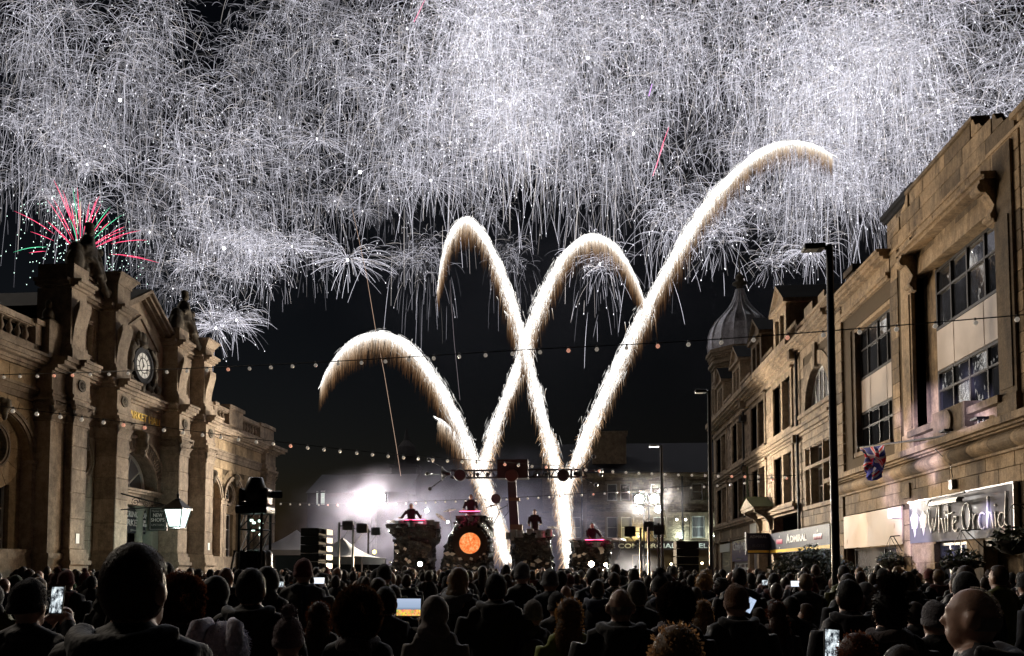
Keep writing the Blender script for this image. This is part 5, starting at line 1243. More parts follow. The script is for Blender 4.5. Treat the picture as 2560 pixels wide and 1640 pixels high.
# speakers
def speakers(label, x0, x1, top, bot, y, horns):
    a, b = at(x0, bot, y), at(x1, top, y); e = empty('speaker_stack', ((a.x + b.x) / 2, y, 0)); tag(e, label, 'loudspeaker')
    n_ = 5; h = (b.z - a.z) / n_
    for k in range(n_):
        m = MB(); m.box(a.x, b.x, y, y + 1.0, a.z + h * k + .01, a.z + h * (k + 1) - .01); m.build('cabinet', BLKMAT, e, bevel=.02)
        if horns:
            z0, z1 = a.z + h * k + .06, a.z + h * (k + 1) - .06; s = 1 if horns > 0 else -1; x = b.x if s > 0 else a.x
            m = MB(); m.loft([[(x, y + .1, z0 + .05), (x, y + .8, z0 + .05), (x, y + .8, z1 - .05), (x, y + .1, z1 - .05)], [(x + s * .32, y + .02, z0), (x + s * .32, y + .8, z0), (x + s * .32, y + .8, z1), (x + s * .32, y + .02, z1)]]); m.build('horn', plain('horn_grey', (.35, .35, .36), .5), e)
            m = MB(); m.box(x + s * .1, x + s * .24, y - .0, y + .05, (z0 + z1) / 2 - .08, (z0 + z1) / 2 + .08); m.build('handle', BLACK, e)
    m = MB(); m.box(a.x, b.x, y + .1, y + .9, 0, a.z); m.build('speaker_base', BLKMAT, e)
speakers('tall black line-array speaker stack left of the stage', 750, 797, 1319, 1425, 31, 1)
speakers('tall black speaker stack seen from behind right of the stage', 1692, 1747, 1352, 1450, 31, 0)
for px_, lab in ((1268, 'low ribbed stage monitor left of the third rock riser'), (1412, 'low ribbed stage monitor left of the right rock riser'), (1590, 'low ribbed stage monitor at the right stage edge')):
    q = at(px_, 1440, 34.9); e = empty('stage_monitor', (q.x, 34.9, 1.3)); tag(e, lab, 'stage monitor')
    m = MB(); m.prism([(34.7, 1.31), (35.2, 1.31), (35.2, 1.7), (35.0, 1.75), (34.75, 1.6)], q.x - .28, q.x + .28, lambda p_, q_, t_: (t_, p_, q_)); m.build('monitor_body', BLKMAT, e)
    for k in range(9): m = MB(); x = q.x - .24 + .06 * k; m.box(x - .012, x + .012, 34.69, 34.72, 1.34, 1.58); m.build('rib', STEEL, e)
# drums and cymbals on the risers
DRUMSK = plain('drum_skin', (.45, .30, .16), .5, bstr=0); BRASS = plain('cymbal_brass', (.55, .50, .40), .3, .6, bstr=0)
def drumkit(label, drums, cymbals, y):
    q0 = at(drums[0][0], drums[0][1], y); e = empty('drum_kit', q0); tag(e, label, 'drums', 'drum kits on the rock risers')
    for px_, py_, r_ in drums:
        q = at(px_, py_, y); m = MB(); m.lathe((q.x, q.y, q.z), [(r_, -.28), (r_, 0), (r_ * 1.05, .01), (r_ * 1.05, .03), (r_, .03)], 18); d = m.build('drum', STEEL, e)
        m = MB(); m.lathe((q.x, q.y, q.z), [(r_ * .98, .035), (.001, .036)], 18); m.build('drum_skin', DRUMSK, d)
        m = MB(); m.tube([(q.x, q.y, q.z - .28), (q.x, q.y, q.z - .7)], .02, 6); m.build('drum_leg', BLACK, d)
    for px_, py_, r_, tl in cymbals:
        q = at(px_, py_, y); m = MB(); m.lathe((0, 0, 0), [(.001, .05), (.05, .045), (.07, .015), (r_, -.02), (r_, -.025), (.05, .01)], 20)
        c = m.build('cymbal', BRASS, e); c.rotation_euler = (R(12), R(tl), 0); c.location = q - e.location
        m = MB(); m.tube([q, (q.x + .05, q.y, q.z - .45), (q.x - .1 * (1 if tl > 0 else -1), q.y + .1, q.z - .9)], .015, 5); m.build('cymbal_stand', STEEL, e)
drumkit('drum pads and cymbals on the left rock riser', [(1000, 1304, .25), (1030, 1302, .3), (1072, 1302, .26), (1090, 1306, .16)], [(982, 1303, .28, 4), (1103, 1292, .28, 38)], 35.6)
drumkit('drums and wide cymbals on the tallest rock riser', [(1178, 1288, .22), (1200, 1290, .18), (1160, 1290, .14)], [(1124, 1275, .3, -10), (1192, 1277, .22, -6), (1228, 1264, .3, -16)], 35.6)
drumkit('row of tan drums on the third rock riser', [(1270, 1333, .1), (1284, 1326, .16), (1299, 1328, .2), (1325, 1324, .17), (1350, 1328, .27), (1373, 1325, .14), (1280, 1335, .1)], [(1382, 1318, .26, 8)], 35.5)
drumkit('drum pads and cymbals on the right rock riser', [(1440, 1352, .2), (1490, 1352, .26), (1515, 1350, .12)], [(1434, 1350, .3, 4), (1548, 1347, .3, 5), (1462, 1352, .2, -4)], 35.5)
q = at(1240, 1247, 35.8); e = empty('drum_barrel', q); tag(e, 'pale metal drum shell raised on a stand above the tallest riser', 'drum')
m = MB(); m.lathe(tuple(q), [(.2, -.1), (.22, -.1), (.22, .25), (.2, .25)], 20, 'y'); c = m.build('drum_shell', STEEL, e)
m = MB(); m.lathe(tuple(q), [(.19, .1), (.001, .1)], 20, 'y'); m.build('drum_inside', BLKMAT, e); m = MB(); m.tube([q + Vector((0, .1, -.2)), q + Vector((.15, .1, -.6)), q + Vector((-.1, .1, -1.1))], .025); m.tube([q + Vector((.1, .1, -.5)), q + Vector((.5, .1, -.3))], .02); m.tube([q + Vector((.3, .1, -.9)), q + Vector((.55, .1, -.6)), q + Vector((.5, .1, -.2))], .018); m.build('stand', BLACK, e)
for k, (x0, x1, py_, lab) in enumerate(((1010, 1062, 1302, 'left'), (1148, 1200, 1281, 'tallest'), (1462, 1510, 1352, 'right'))):
    a, b = at(x0, py_, 35.25), at(x1, py_ - 1, 35.25); e = empty('light_bar', a); tag(e, 'thin red-violet light bar on the %s rock riser' % lab, 'light bar')
    m = MB(); m.box(a.x, b.x, 35.22, 35.3, a.z - .04, a.z + .03); m.build('bar_housing', BLACK, e); m = MB(); m.box(a.x + .02, b.x - .02, 35.3, 35.33, a.z + .0, a.z + .06); m.build('bar_lens', emit('light_bar_lens_%d' % k, (1, .08, .2), 6), e)
    lamp('bar_light', 'POINT', ((a.x + b.x) / 2, 35.42, a.z + .25), 22, (1, .06, .16), e, .12)
# marquee tents and hoarding left of the stage
TENT = plain('tent_canvas', (.13, .125, .12), .8, nscale=3)
def marquee(label, x0, x1, eave, peak, y, dpt):
    a, b = at(x0, eave, y), at(x1, eave, y); pk = at((x0 + x1) / 2, peak, y).z; e = empty('marquee', ((a.x + b.x) / 2, y, 0)); tag(e, label, 'tent')
    cx, cy = (a.x + b.x) / 2, y + dpt / 2; N = 8; rows = []
    for i in range(N + 1):
        t = i / N; s = 1 - t; z = a.z + (pk - a.z) * t ** 1.9
        rows.append([(cx + sx * (b.x - a.x) / 2 * s, cy + sy * dpt / 2 * s, z) for sx, sy in ((-1, -1), (0, -1), (1, -1), (1, 0), (1, 1), (0, 1), (-1, 1), (-1, 0))])
    m = MB(); m.loft(rows); m.sm = True; m.build('canopy', TENT, e)
    m = MB(); m.box(a.x, b.x, y, y + .03, a.z - .35, a.z); m.box(b.x - .03, b.x, y, y + dpt, a.z - .35, a.z); m.build('valance', TENT, e)
    m = MB()
    for sx in (a.x, b.x):
        for sy in (y, y + dpt): m.tube([(sx, sy, 0), (sx, sy, a.z)], .04, 6)
    m.build('tent_pole', STEEL, e); m = MB(); m.box(a.x, b.x, y + dpt - .1, y + dpt, 0, a.z - .3); m.build('back_wall', BLKMAT, e)
marquee('grey pagoda tent behind the left speaker stack', 735, 905, 1392, 1338, 36, 4.5); marquee('farther grey pagoda tent beside the market hall', 600, 790, 1375, 1318, 44, 6)
m = MB(); a, b = at(688, 1388, 33), at(752, 1388, 33); m.box(a.x, b.x, 33, 33.1, 0, a.z); o = m.build('hoarding', BLKMAT); tag(o, 'plain black hoarding between the hall and the speaker stack', 'hoarding')
# moving-head lamp on a draped truss tower in the crowd
mh = empty('truss_tower', (-5.35, 13, 0)); tag(mh, 'truss tower with black drape and a big moving-head lamp in the crowd', 'lighting tower')
cx, cy, hw = -5.36, 13.0, .19
m = MB()
for dx in (-hw, hw):
    for dy in (-hw, hw): m.tube([(cx + dx, cy + dy, 0), (cx + dx, cy + dy, 2.66)], .025, 8)
for k in range(6):
    z = .3 + .42 * k
    for sx, sy, ex, ey in ((-1, -1, 1, -1), (1, -1, 1, 1), (-1, 1, 1, 1), (-1, -1, -1, 1)):
        m.tube([(cx + sx * hw, cy + sy * hw, z), (cx + ex * hw, cy + ey * hw, z + .4)], .011, 5); m.tube([(cx + sx * hw, cy + sy * hw, z), (cx + ex * hw, cy + ey * hw, z)], .011, 5)
m.build('truss', BLACK, mh)
m = MB(); N = 40; rows = []
for z, r_ in ((0, .30), (.8, .28), (1.5, .25), (2.02, .235), (2.06, .20)):
    rows.append([(cx + (r_ + .02 * math.sin(k * 1.9 + z)) * math.cos(2 * math.pi * k / N) * 1.15, cy + (r_ + .02 * math.sin(k * 1.9 + z)) * math.sin(2 * math.pi * k / N) * 1.15, z) for k in range(N)])
m.loft(rows); m.sm = True; m.build('drape', plain('black_sheet', (.012, .012, .013), .3, spec=.6), mh)
m = MB(); m.box(cx - .27, cx + .27, cy - .2, cy + .2, 2.66, 2.8); m.build('lamp_base', BLACK, mh, bevel=.03)
m = MB(); m.box(cx - .25, cx - .18, cy - .13, cy + .13, 2.8, 3.1); m.box(cx + .18, cx + .25, cy - .13, cy + .13, 2.8, 3.1); m.box(cx - .25, cx + .25, cy - .13, cy + .13, 2.8, 2.87); m.build('yoke', BLACK, mh, bevel=.03)
m = MB(); m.sm = True; m.lathe((cx, cy, 0), [(.05, 2.84), (.15, 2.86), (.18, 2.92), (.18, 3.08), (.12, 3.27), (.105, 3.28), (.1, 3.25)], 24); m.build('lamp_head', BLACK, mh)
m = MB(); m.tube([(cx + .27, cy, 2.72), (cx + .36, cy, 2.7), (cx + .34, cy, 2.5), (cx + .2, cy, 2.52)], .008, 5); m.build('cable', BLACK, mh)
m = MB(); m.box(cx - .36, cx - .2, cy - .02, cy + .02, 2.02, 2.06); m.tube([(cx - .34, cy, 2.04), (cx - .42, cy - .1, 1.4), (cx - .45, cy - .15, 0)], .02, 6); m.build('side_leg', BLACK, mh)
LEDM = emit('control_led', (.7, 1, .85), 2.5)
for dx, z in ((-.06, 2.56), (-.02, 2.52), (.08, 2.55), (.12, 2.5), (.1, 2.43), (-.03, 2.4), (.09, 2.33)): m = MB(); m.box(cx + dx - .02, cx + dx + .02, cy - .02, cy + .02, z - .018, z + .018); m.build('control_light', LEDM, mh)
gp, ga = Vector((cx + .3, cy + .1, 3.0)), Vector((10, 22.9, 4.15))
gob = lamp('gobo_light', 'SPOT', gp, 30000, (.70, .64, 1.0), mh, .0012, ga, 22, .4)
gd = (ga - gp).normalized(); gu = gd.cross(Vector((0, 0, 1))).normalized(); gv = gu.cross(gd)
m = MB(); G = 34                                       # pierced pattern plate in front of that lamp: throws the pale patches on the shop block
for a_ in range(G):
    for b_ in range(G):
        u0, v0 = -.042 + .084 * a_ / G, -.042 + .084 * b_ / G
        if mnoise.noise(Vector((u0 * 150 + 3.3, v0 * 150, 7.7))) + .3 * mnoise.noise(Vector((u0 * 240, v0 * 240, 1))) < .10:
            m.add([gp + gd * .1 + gu * (u0 + du) + gv * (v0 + dv) for du, dv in ((0, 0), (.084 / G, 0), (.084 / G, .084 / G), (0, .084 / G))], [(0, 1, 2, 3)])
m.build('pattern_plate', BLACK, mh)
m = MB(); m.tube([gp - gd * .08, gp - gd * .03, gp + gd * .11], [.03, .06, .06], 16, cap=False); m.build('added_lamp_tube', BLACK, mh)  # added tube hiding the lit plate; the tower itself carries no projector
# street lamps
def street_lamp(label, px_, py_, y, h, arm):
    q = at(px_, py_, y); e = empty('street_lamp', (q.x, y, 0)); tag(e, label, 'street lamp', 'tall street lamps down the right of the square')
    m = MB(); m.sm = True; m.lathe((q.x, y, 0), [(.08, 0), (.07, 2.0), (.06, q.z - .1), (.045, q.z)], 14); m.build('lamp_post', BLACK, e)
    m = MB(); m.tube([(q.x, y, q.z - .06), (q.x - arm * .35, y, q.z - .03)], .035, 8); m.build('arm', BLACK, e)
    m = MB(); m.box(q.x - arm, q.x - arm * .2, y - .13, y + .13, q.z - .09, q.z + .0); m.build('lamp_head', BLACK if y < 30 else STEEL, e, bevel=.02)
    m = MB(); m.box(q.x - arm + .05, q.x - arm * .45, y - .09, y + .09, q.z - .096, q.z - .091); m.build('lamp_glass', SIGNG, e)
street_lamp('nearest tall dark street lamp in front of the shop block', 2073, 612, 14, 7.4, .45); street_lamp('middle street lamp at the far end of the terrace', 1773, 975, 25.5, 7.4, .45); street_lamp('farthest street lamp in front of the pub', 1653, 1112, 36.8, 7.4, .55)
# festoon strings
BULB, n, out = nodemat('clear_bulb'); p = pbsdf(n, out, (.9, .86, .8), .08, spec=1.0); p.inputs['Emission Color'].default_value = (1, .9, .78, 1); p.inputs['Emission Strength'].default_value = .12; MATS['clear_bulb'].cycles.emission_sampling = 'NONE'
BULBR, n, out = nodemat('amber_bulb'); p = pbsdf(n, out, (.8, .4, .3), .08, spec=1.0); p.inputs['Emission Color'].default_value = (1, .45, .3, 1); p.inputs['Emission Strength'].default_value = .35; MATS['amber_bulb'].cycles.emission_sampling = 'NONE'
m = MB(); m.sm = True; m.lathe((0, 0, 0), [(.001, -.13), (.03, -.122), (.048, -.095), (.05, -.075), (.035, -.045), (.02, -.03)], 12); m.mi = 1; m.lathe((0, 0, 0), [(.022, -.035), (.022, .02), (.01, .025)], 8)
bm0 = m.mesh('bulb'); bm1 = bm0.copy(); bm0.materials.append(BULB); bm0.materials.append(BLACK); bm1.materials.append(BULBR); bm1.materials.append(BLACK)
def festoon(label, pts, spacing, scale=1.0):
    P3 = [at(*p) for p in pts]; e = empty('string_lights', P3[0]); tag(e, label, 'string lights')
    dense = []
    for i in range(len(P3) - 1):                       # smooth through the points
        p0, p1, p2, p3 = P3[max(i - 1, 0)], P3[i], P3[i + 1], P3[min(i + 2, len(P3) - 1)]
        for k in range(12):
            t = k / 12; dense.append(.5 * ((2 * p1) + (p2 - p0) * t + (2 * p0 - 5 * p1 + 4 * p2 - p3) * t * t + (-p0 + 3 * p1 - 3 * p2 + p3) * t ** 3))
    dense.append(P3[-1])
    m = MB(); m.tube(dense, .013, 5); m.build('cable', BLACK, e)
    acc = spacing / 2; rnd = random.Random(len(pts))
    for a, b in zip(dense, dense[1:]):
        L = (b - a).length
        while acc < L:
            q = a.lerp(b, acc / L); o = linkmesh('bulb', bm1 if rnd.random() < .15 else bm0, None, None, q); o.scale = (scale,) * 3; o.rotation_euler = (rnd.uniform(-.15, .15), rnd.uniform(-.15, .15), 0); setpar(o, e); acc += spacing
        acc -= L
festoon('nearest string of clear bulbs crossing the whole square high up', [(-150, 944, 25), (0, 937, 24), (300, 928, 22.8), (772, 907, 21.2), (1305, 875, 19.5), (1735, 852, 18.4), (2226, 815, 17.2), (2700, 775, 16)], .72)
festoon('long string of bulbs sloping from the hall to the terrace', [(-120, 1000, 21), (0, 1015, 22), (363, 1062, 25), (700, 1105, 28), (1000, 1137, 30.5), (1300, 1158, 33), (1650, 1180, 35.5), (1990, 1189, 36.8)], .62, 1.25)
festoon('far string of small bulbs behind the drummers', [(640, 1248, 46), (700, 1256, 46), (900, 1259, 45), (1060, 1253, 44), (1300, 1243, 42), (1520, 1229, 40), (1790, 1210, 38), (1990, 1188, 36.9)], .62, 1.15)
# far skyline: dim houses and clock tower in the smoke
fb = empty('distant_house', (-22, 80, 0)); tag(fb, 'dim distant house with one lit window far left behind the smoke', 'building')
def FD(u, v, w_): return (u, 80 - w_, v)
hs = []
for x0, x1, y0, y1 in ((790, 795, 1228, 1261), (801, 812, 1227, 1261)):
    a, b = at(x0, y1, 80), at(x1, y0, 80); hs.append((a.x, b.x, a.z, b.z))
DIMS = plain('dim_stone', (.014, .012, .011), .95, spec=.1)  # near-black colour keeps the distant walls dim under the comet light
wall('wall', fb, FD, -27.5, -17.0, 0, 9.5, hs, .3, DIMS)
LIT = emit('lit_window', (.85, .95, .85), .55)
for a, b, c, d in hs: window(fb, FD, a, b, c, d, -.1, 1, 2, WPAINT, LIT, name='lit_window', frame=.05)
m = MB(); m.box(-27.5, -17, 80.35, 90, 0, 9.5); m.add([(-27.6, 79.7, 9.5), (-16.9, 79.7, 9.5), (-16.9, 85, 12), (-27.6, 85, 12)], [(0, 1, 2, 3)]); m.build('roof', SLATE, fb)
ct = empty('distant_tower', (-14, 95, 0)); tag(ct, 'faint square stone tower with a domed top far behind the stage', 'tower')
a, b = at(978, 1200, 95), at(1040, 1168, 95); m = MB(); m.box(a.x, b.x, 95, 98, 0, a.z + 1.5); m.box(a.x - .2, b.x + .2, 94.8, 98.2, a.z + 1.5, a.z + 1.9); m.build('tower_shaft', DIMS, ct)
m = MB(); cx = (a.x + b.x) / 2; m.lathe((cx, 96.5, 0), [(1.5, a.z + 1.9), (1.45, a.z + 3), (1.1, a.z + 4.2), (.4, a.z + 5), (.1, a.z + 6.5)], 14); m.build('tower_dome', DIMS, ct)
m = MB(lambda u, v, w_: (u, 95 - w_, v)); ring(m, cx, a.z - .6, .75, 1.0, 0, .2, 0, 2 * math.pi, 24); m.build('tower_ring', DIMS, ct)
# hanging baskets, shrub
LEAF = plain('leaf_dark', (.035, .05, .025), .55, nscale=15, namt=.5, bstr=0); LEAFL = plain('leaf_pale', (.10, .11, .06), .5, nscale=15, namt=.5, bstr=0)
def leaves(name, c, rad, n_, size, parent, seed, mats, droop=0.0, shell=.35):
    rnd = random.Random(seed); m = MB()
    for k in range(n_):
        while True:
            d = Vector((rnd.uniform(-1, 1), rnd.uniform(-1, 1), rnd.uniform(-1, 1)))
            if shell < d.length < 1 and (mnoise.noise(d * 2.6 + Vector((seed, 0, 0))) > -.18): break
        p = Vector((c[0] + d.x * rad[0], c[1] + d.y * rad[1], c[2] + d.z * rad[2] - droop * rnd.random() * (d.x ** 2 + d.y ** 2)))
        u = Vector((rnd.gauss(0, 1), rnd.gauss(0, 1), rnd.gauss(0, .6))).normalized(); v = u.cross(Vector((rnd.gauss(0, 1), rnd.gauss(0, 1), rnd.gauss(0, 1)))).normalized(); s = size * rnd.uniform(.6, 1.3)
        m.mi = 1 if rnd.random() < .25 else 0
        m.add([p - u * s, p + v * s * .45 - u * .1 * s, p + u * s, p - v * s * .45 - u * .1 * s], [(0, 1, 2, 3)])
    return m.build(name, mats, parent)
def basket(label, px_, py_, y, r_, seed):
    q = at(px_, py_, y); e = empty('hanging_basket', q); tag(e, label, 'hanging basket', 'hanging flower baskets on the right shop fronts')
    m = MB(); m.sm = True; m.lathe(tuple(q), [(.001, -.75 * r_), (.5 * r_, -.62 * r_), (.85 * r_, -.3 * r_), (r_, 0), (.94 * r_, 0)], 18); m.build('basket_bowl', plain('basket_brown', (.03, .022, .015), .9, nscale=30, namt=.6, bstr=.8), e)
    o = leaves('flowers', (q.x, q.y, q.z + .18 * r_), (1.2 * r_, 1.2 * r_, .6 * r_), 420, .06 * r_ / .35, e, seed, [LEAF, LEAFL], .5 * r_, .1); o['kind'] = 'stuff'
    m = MB()
    for k in range(3): t = 2.1 * k; m.tube([(q.x + r_ * math.cos(t), q.y + r_ * math.sin(t), q.z), (q.x, q.y, q.z + .75)], .008, 4)
    m.tube([(q.x, q.y, q.z + .75), (10.0, q.y, q.z + .78)], .018, 6); m.tube([(10.0, q.y, q.z + .3), (q.x + .1, q.y, q.z + .75)], .014, 6); m.build('bracket', BLACK, e)
basket('hanging basket in front of the boarded shop window', 2227, 1402, 25.5, .38, 1); basket('bushy hanging basket in front of the restaurant window', 2405, 1402, 20.5, .42, 2); basket('hanging basket at the right edge beside the restaurant sign', 2532, 1352, 17.4, .4, 3)
shb = empty('shrub_tree', (6.4, 22.5, 0)); tag(shb, 'dark bushy shrub tree behind the nearest street lamp', 'tree')
m = MB(); 
for k, (dx, dy, tp) in enumerate(((0, 0, 1.6), (.5, .2, 1.7), (-.4, -.1, 1.7), (.1, .4, 1.9), (.9, 0, 1.5))): m.tube([(6.2, 22.5, 0), (6.2 + dx * .4, 22.5 + dy * .4, .8), (6.2 + dx, 22.5 + dy, tp)], [.06, .045, .02], 6)
m.build('trunk', plain('bark', (.05, .04, .03), .9), shb)
cr_ = None
m0 = MB()
for k, (c, r_, n_) in enumerate((((5.95, 22.5, 1.55), (.75, .6, .65), 2200), ((6.7, 22.6, 1.75), (.65, .6, .62), 1900), ((6.35, 22.4, 2.05), (.42, .4, .4), 700), ((7.3, 22.8, 1.5), (.6, .5, .5), 1200), ((8.0, 22.9, 1.55), (.45, .35, .3), 350))):
    o = leaves('crown', c, r_, n_, .055, shb, 30 + k, [LEAF, LEAFL], 0, .05); o['kind'] = 'stuff'
# ================================================================== fireworks: every spark trail a thin glowing filament hanging in the air
def spark_mat(name, strength, use_obj=False):
    m, n, out = nodemat(name)
    at_ = n.nodes.new('ShaderNodeAttribute'); at_.attribute_name = 'glow'
    e = n.nodes.new('ShaderNodeEmission'); e.inputs[1].default_value = strength
    if use_obj:
        oi = n.nodes.new('ShaderNodeObjectInfo'); n.links.new(mixrgb(n, 1.0, at_.outputs['Color'], oi.outputs['Color'], 'MULTIPLY'), e.inputs[0])
    else: n.links.new(at_.outputs['Color'], e.inputs[0])
    n.links.new(e.outputs[0], out.inputs[0])
    m.cycles.emission_sampling = 'NONE'
    return m
SPARK = spark_mat('spark_filament', 1.6, True)
COMET = spark_mat('comet_filament', 2.0)
CORE = spark_mat('comet_core', 4.6)
class Streaks:
    def __init__(s): s.v, s.f, s.c = [], [], []
    def add(s, pts, radii, cols):
        b = len(s.v); n = len(pts)
        t = (pts[-1] - pts[0]); t = t.normalized() if t.length > 1e-6 else Vector((0, 0, 1))
        a = t.cross(Vector((.3, .9, .1))).normalized(); c = t.cross(a)
        for p, r_, co in zip(pts, radii, cols):
            for k in range(3):
                g_ = 2.0944 * k; s.v.append(tuple(p + a * (r_ * math.cos(g_)) + c * (r_ * math.sin(g_)))); s.c.append(co)
        for i in range(n - 1):
            for k in range(3):
                q = (k + 1) % 3; s.f.append((b + i * 3 + k, b + i * 3 + q, b + i * 3 + 3 + q, b + i * 3 + 3 + k))
    def mesh(s, name, mat):
        me = bpy.data.meshes.new(name); me.from_pydata(s.v, [], s.f)
        ca = me.color_attributes.new('glow', 'FLOAT_COLOR', 'POINT')
        ca.data.foreach_set('color', [x for c in s.c for x in (c[0], c[1], c[2], 1.0)])
        me.materials.append(mat); return me
def star(rnd, d, v, g_, ta, tb, n=7):
    return [d * (v * (1 - math.exp(-1.1 * t)) / 1.1) - Vector((0, 0, .5 * g_ * t * t)) for t in (ta + (tb - ta) * i / (n - 1) for i in range(n))]
def sphere(rnd):
    z = rnd.uniform(-1, 1); t = rnd.uniform(0, 6.2832); r_ = math.sqrt(1 - z * z); return Vector((r_ * math.cos(t), r_ * math.sin(t), z))
def burst_mesh(seed, n_, g_, ta, dur, thick=.0018, core=True, scatter=.0):
    rnd = random.Random(seed); s = Streaks()
    for k in range(n_):
        d = sphere(rnd); v = rnd.uniform(.3, 1.35); t0 = ta * rnd.uniform(.2, 1.9); t1 = t0 + dur * rnd.uniform(.35, 1.2)
        gg = g_ * rnd.uniform(.8, 1.2)
        if k % 7 < 5:                                  # most trails show the star turning over at the top of its flight
            d = Vector((d.x, d.y, abs(d.z) * .9 + .08)); ap = .3
            for _ in range(12): ap = v * d.z * math.exp(-1.1 * ap) / gg
            t0 = max(.05, min(ap, 1.2) - rnd.uniform(.05, .34)); t1 = t0 + dur * rnd.uniform(.55, 1.35)
        drift = Vector((rnd.gauss(0, scatter), rnd.gauss(0, scatter), rnd.gauss(0, scatter)))
        pts = [p + drift for p in star(rnd, d, v, gg, t0, t1)]
        br = rnd.uniform(.2, 1.0) ** 1.5; tint = rnd.random()
        col = (.93 * br, .92 * br, 1.0 * br) if tint < .85 else (1.0 * br, .93 * br, .88 * br)
        prof = [.25, .7, 1, 1, .95, .85, .7]
        s.add(pts, [thick * (.55 + .45 * q) * rnd.uniform(.95, 1.05) for q in prof], [tuple(c * (.35 + .65 * q) for c in col) for q in prof])
        if rnd.random() < .1:                     # glowing head at the end of the trail
            e = pts[-1]; s.add([e - Vector((0, 0, .012)), e, e + Vector((0, 0, .012))], [.001, .006, .001], [(1.2, 1.2, 1.25)] * 3)
    if core: s.add([Vector((0, 0, -.025)), Vector((0, 0, -.012)), Vector((0, 0, .012)), Vector((0, 0, .025))], [.002, .016, .016, .002], [(3, 3, 3.1)] * 4)
    return s.mesh('firework_burst', SPARK)
BV = [burst_mesh(100 + k, 250, g_, ta, du, core=k in (0, 2, 8), scatter=.02 if k in (0, 8) else .17 if k > 2 else .08) for k, (g_, ta, du) in enumerate(((.5, .15, .65), (.7, .35, .45), (.85, .45, .45), (1.0, .5, .48), (1.15, .6, .45), (.75, .4, .45), (.9, .3, .6), (1.0, .6, .44), (.4, .12, .6), (1.25, .65, .45)))]
frnd = random.Random(2024)
def burst(px_, py_, y, radius, var, label=None):
    p = at(px_, py_, y); e = empty('firework_burst', p); c = linkmesh('spark_trails', BV[var], None, None, p); c.scale = (radius * frnd.uniform(.75, 1.35), radius, radius * frnd.uniform(.8, 1.25)); c.rotation_euler = (frnd.uniform(-.06, .06), frnd.uniform(-.1, .1), frnd.uniform(0, 6.28)); setpar(c, e); c['kind'] = 'stuff'
    br = min(1.0, .28 + .36 * min(1.3, dens(px_, py_)) + frnd.uniform(-.1, .28)) if not label else .9
    c.color = (br * .97, br * .96, br, 1); o = e
    if not label:
        zx = ('far left', 'left of centre', 'in the middle', 'right of centre', 'far right')[max(0, min(4, int(px_ / 512)))]; zy = ('top edge', 'upper part', 'lower part', 'ragged lower edge')[max(0, min(3, int(py_ / 190)))]
        label = '%s %s white%s burst, %s, %s of the sky' % ('bright' if br > .75 else 'silvery' if br > .52 else 'faint', 'wide' if radius > 9 else 'medium' if radius > 6.5 else 'small', ' bright-cored' if var in (0, 2, 8) else '', zx, zy); tag(o, label, 'firework', label)
    else: tag(o, label, 'firework')
    return o
def dens(x, y):
    low = 480 + 215 * math.exp(-((x - 560) / 300) ** 2) + 120 * math.exp(-((x - 1900) / 260) ** 2) - 60 * math.exp(-((x - 1380) / 120) ** 2)
    d = (.4 + .45 * mnoise.noise(Vector((x / 190, y / 150, 3.3)))) if y < low else 0
    for cx, cy, sx, sy, a in ((1260, 230, 190, 200, 1.0), (2080, 170, 260, 180, 1.0), (560, 640, 150, 90, 1.3), (1200, 40, 250, 90, .6), (1720, 120, 160, 120, .5), (800, 650, 130, 60, .7), (330, 330, 200, 150, .2), (980, 590, 120, 60, .5), (2100, 420, 130, 80, .6), (1870, 500, 130, 70, .6)):
        d += a * math.exp(-((x - cx) / sx) ** 2 - ((y - cy) / sy) ** 2)
    if x < 900 and y < 330: d *= .62
    return d
placed = []
tries = 0
while len(placed) < 268 and tries < 60000:
    tries += 1
    x, y = frnd.uniform(-60, 2620), frnd.uniform(-70, 730)
    if frnd.random() * 1.7 > dens(x, y): continue
    if any((x - a) ** 2 + (y - b) ** 2 < (34 if dens(x, y) > 1 else 50) ** 2 for a, b in placed): continue
    placed.append((x, y))
for x, y in placed:
    dd = frnd.uniform(80, 112)
    top = y < 330
    burst(x, y, dd, dd / 2000 * (frnd.uniform(150, 230) if y < 470 else frnd.uniform(95, 150)), frnd.choice((3, 4, 6, 7, 9, 3, 4, 6, 7, 9, 2, 5)) if top else frnd.choice((0, 1, 2, 5, 6, 3, 5, 6, 4)))
burst(2026, 632, 90, 7.5, 0, 'lone white burst with a bright core beside the nearest street lamp head'); burst(1932, 655, 95, 6, 1, 'low white burst above the domed tower')
burst(540, 820, 85, 7.5, 8, 'lowest white burst raining long trails beside the hall gable'); burst(590, 800, 85, 6.8, 0, 'low white burst just right of the hall gable')
burst(1500, 660, 95, 8.5, 2, 'white burst drooping behind the third comet arch'); burst(1690, 560, 92, 8.5, 6, 'white burst hanging right of the great comet')
burst(1800, 590, 92, 8.0, 1, 'white burst left of the domed tower finial'); burst(870, 650, 92, 8.5, 0, 'white burst at the lower edge left of the first comet arches')
# bursts beyond the frame to the left, seen in the window reflections
for k in range(14): burst(-120 - 55 * (k % 7) + frnd.uniform(-20, 20), 200 + 330 * (k // 7) + frnd.uniform(-120, 120), 95, 5.5, k % 9)
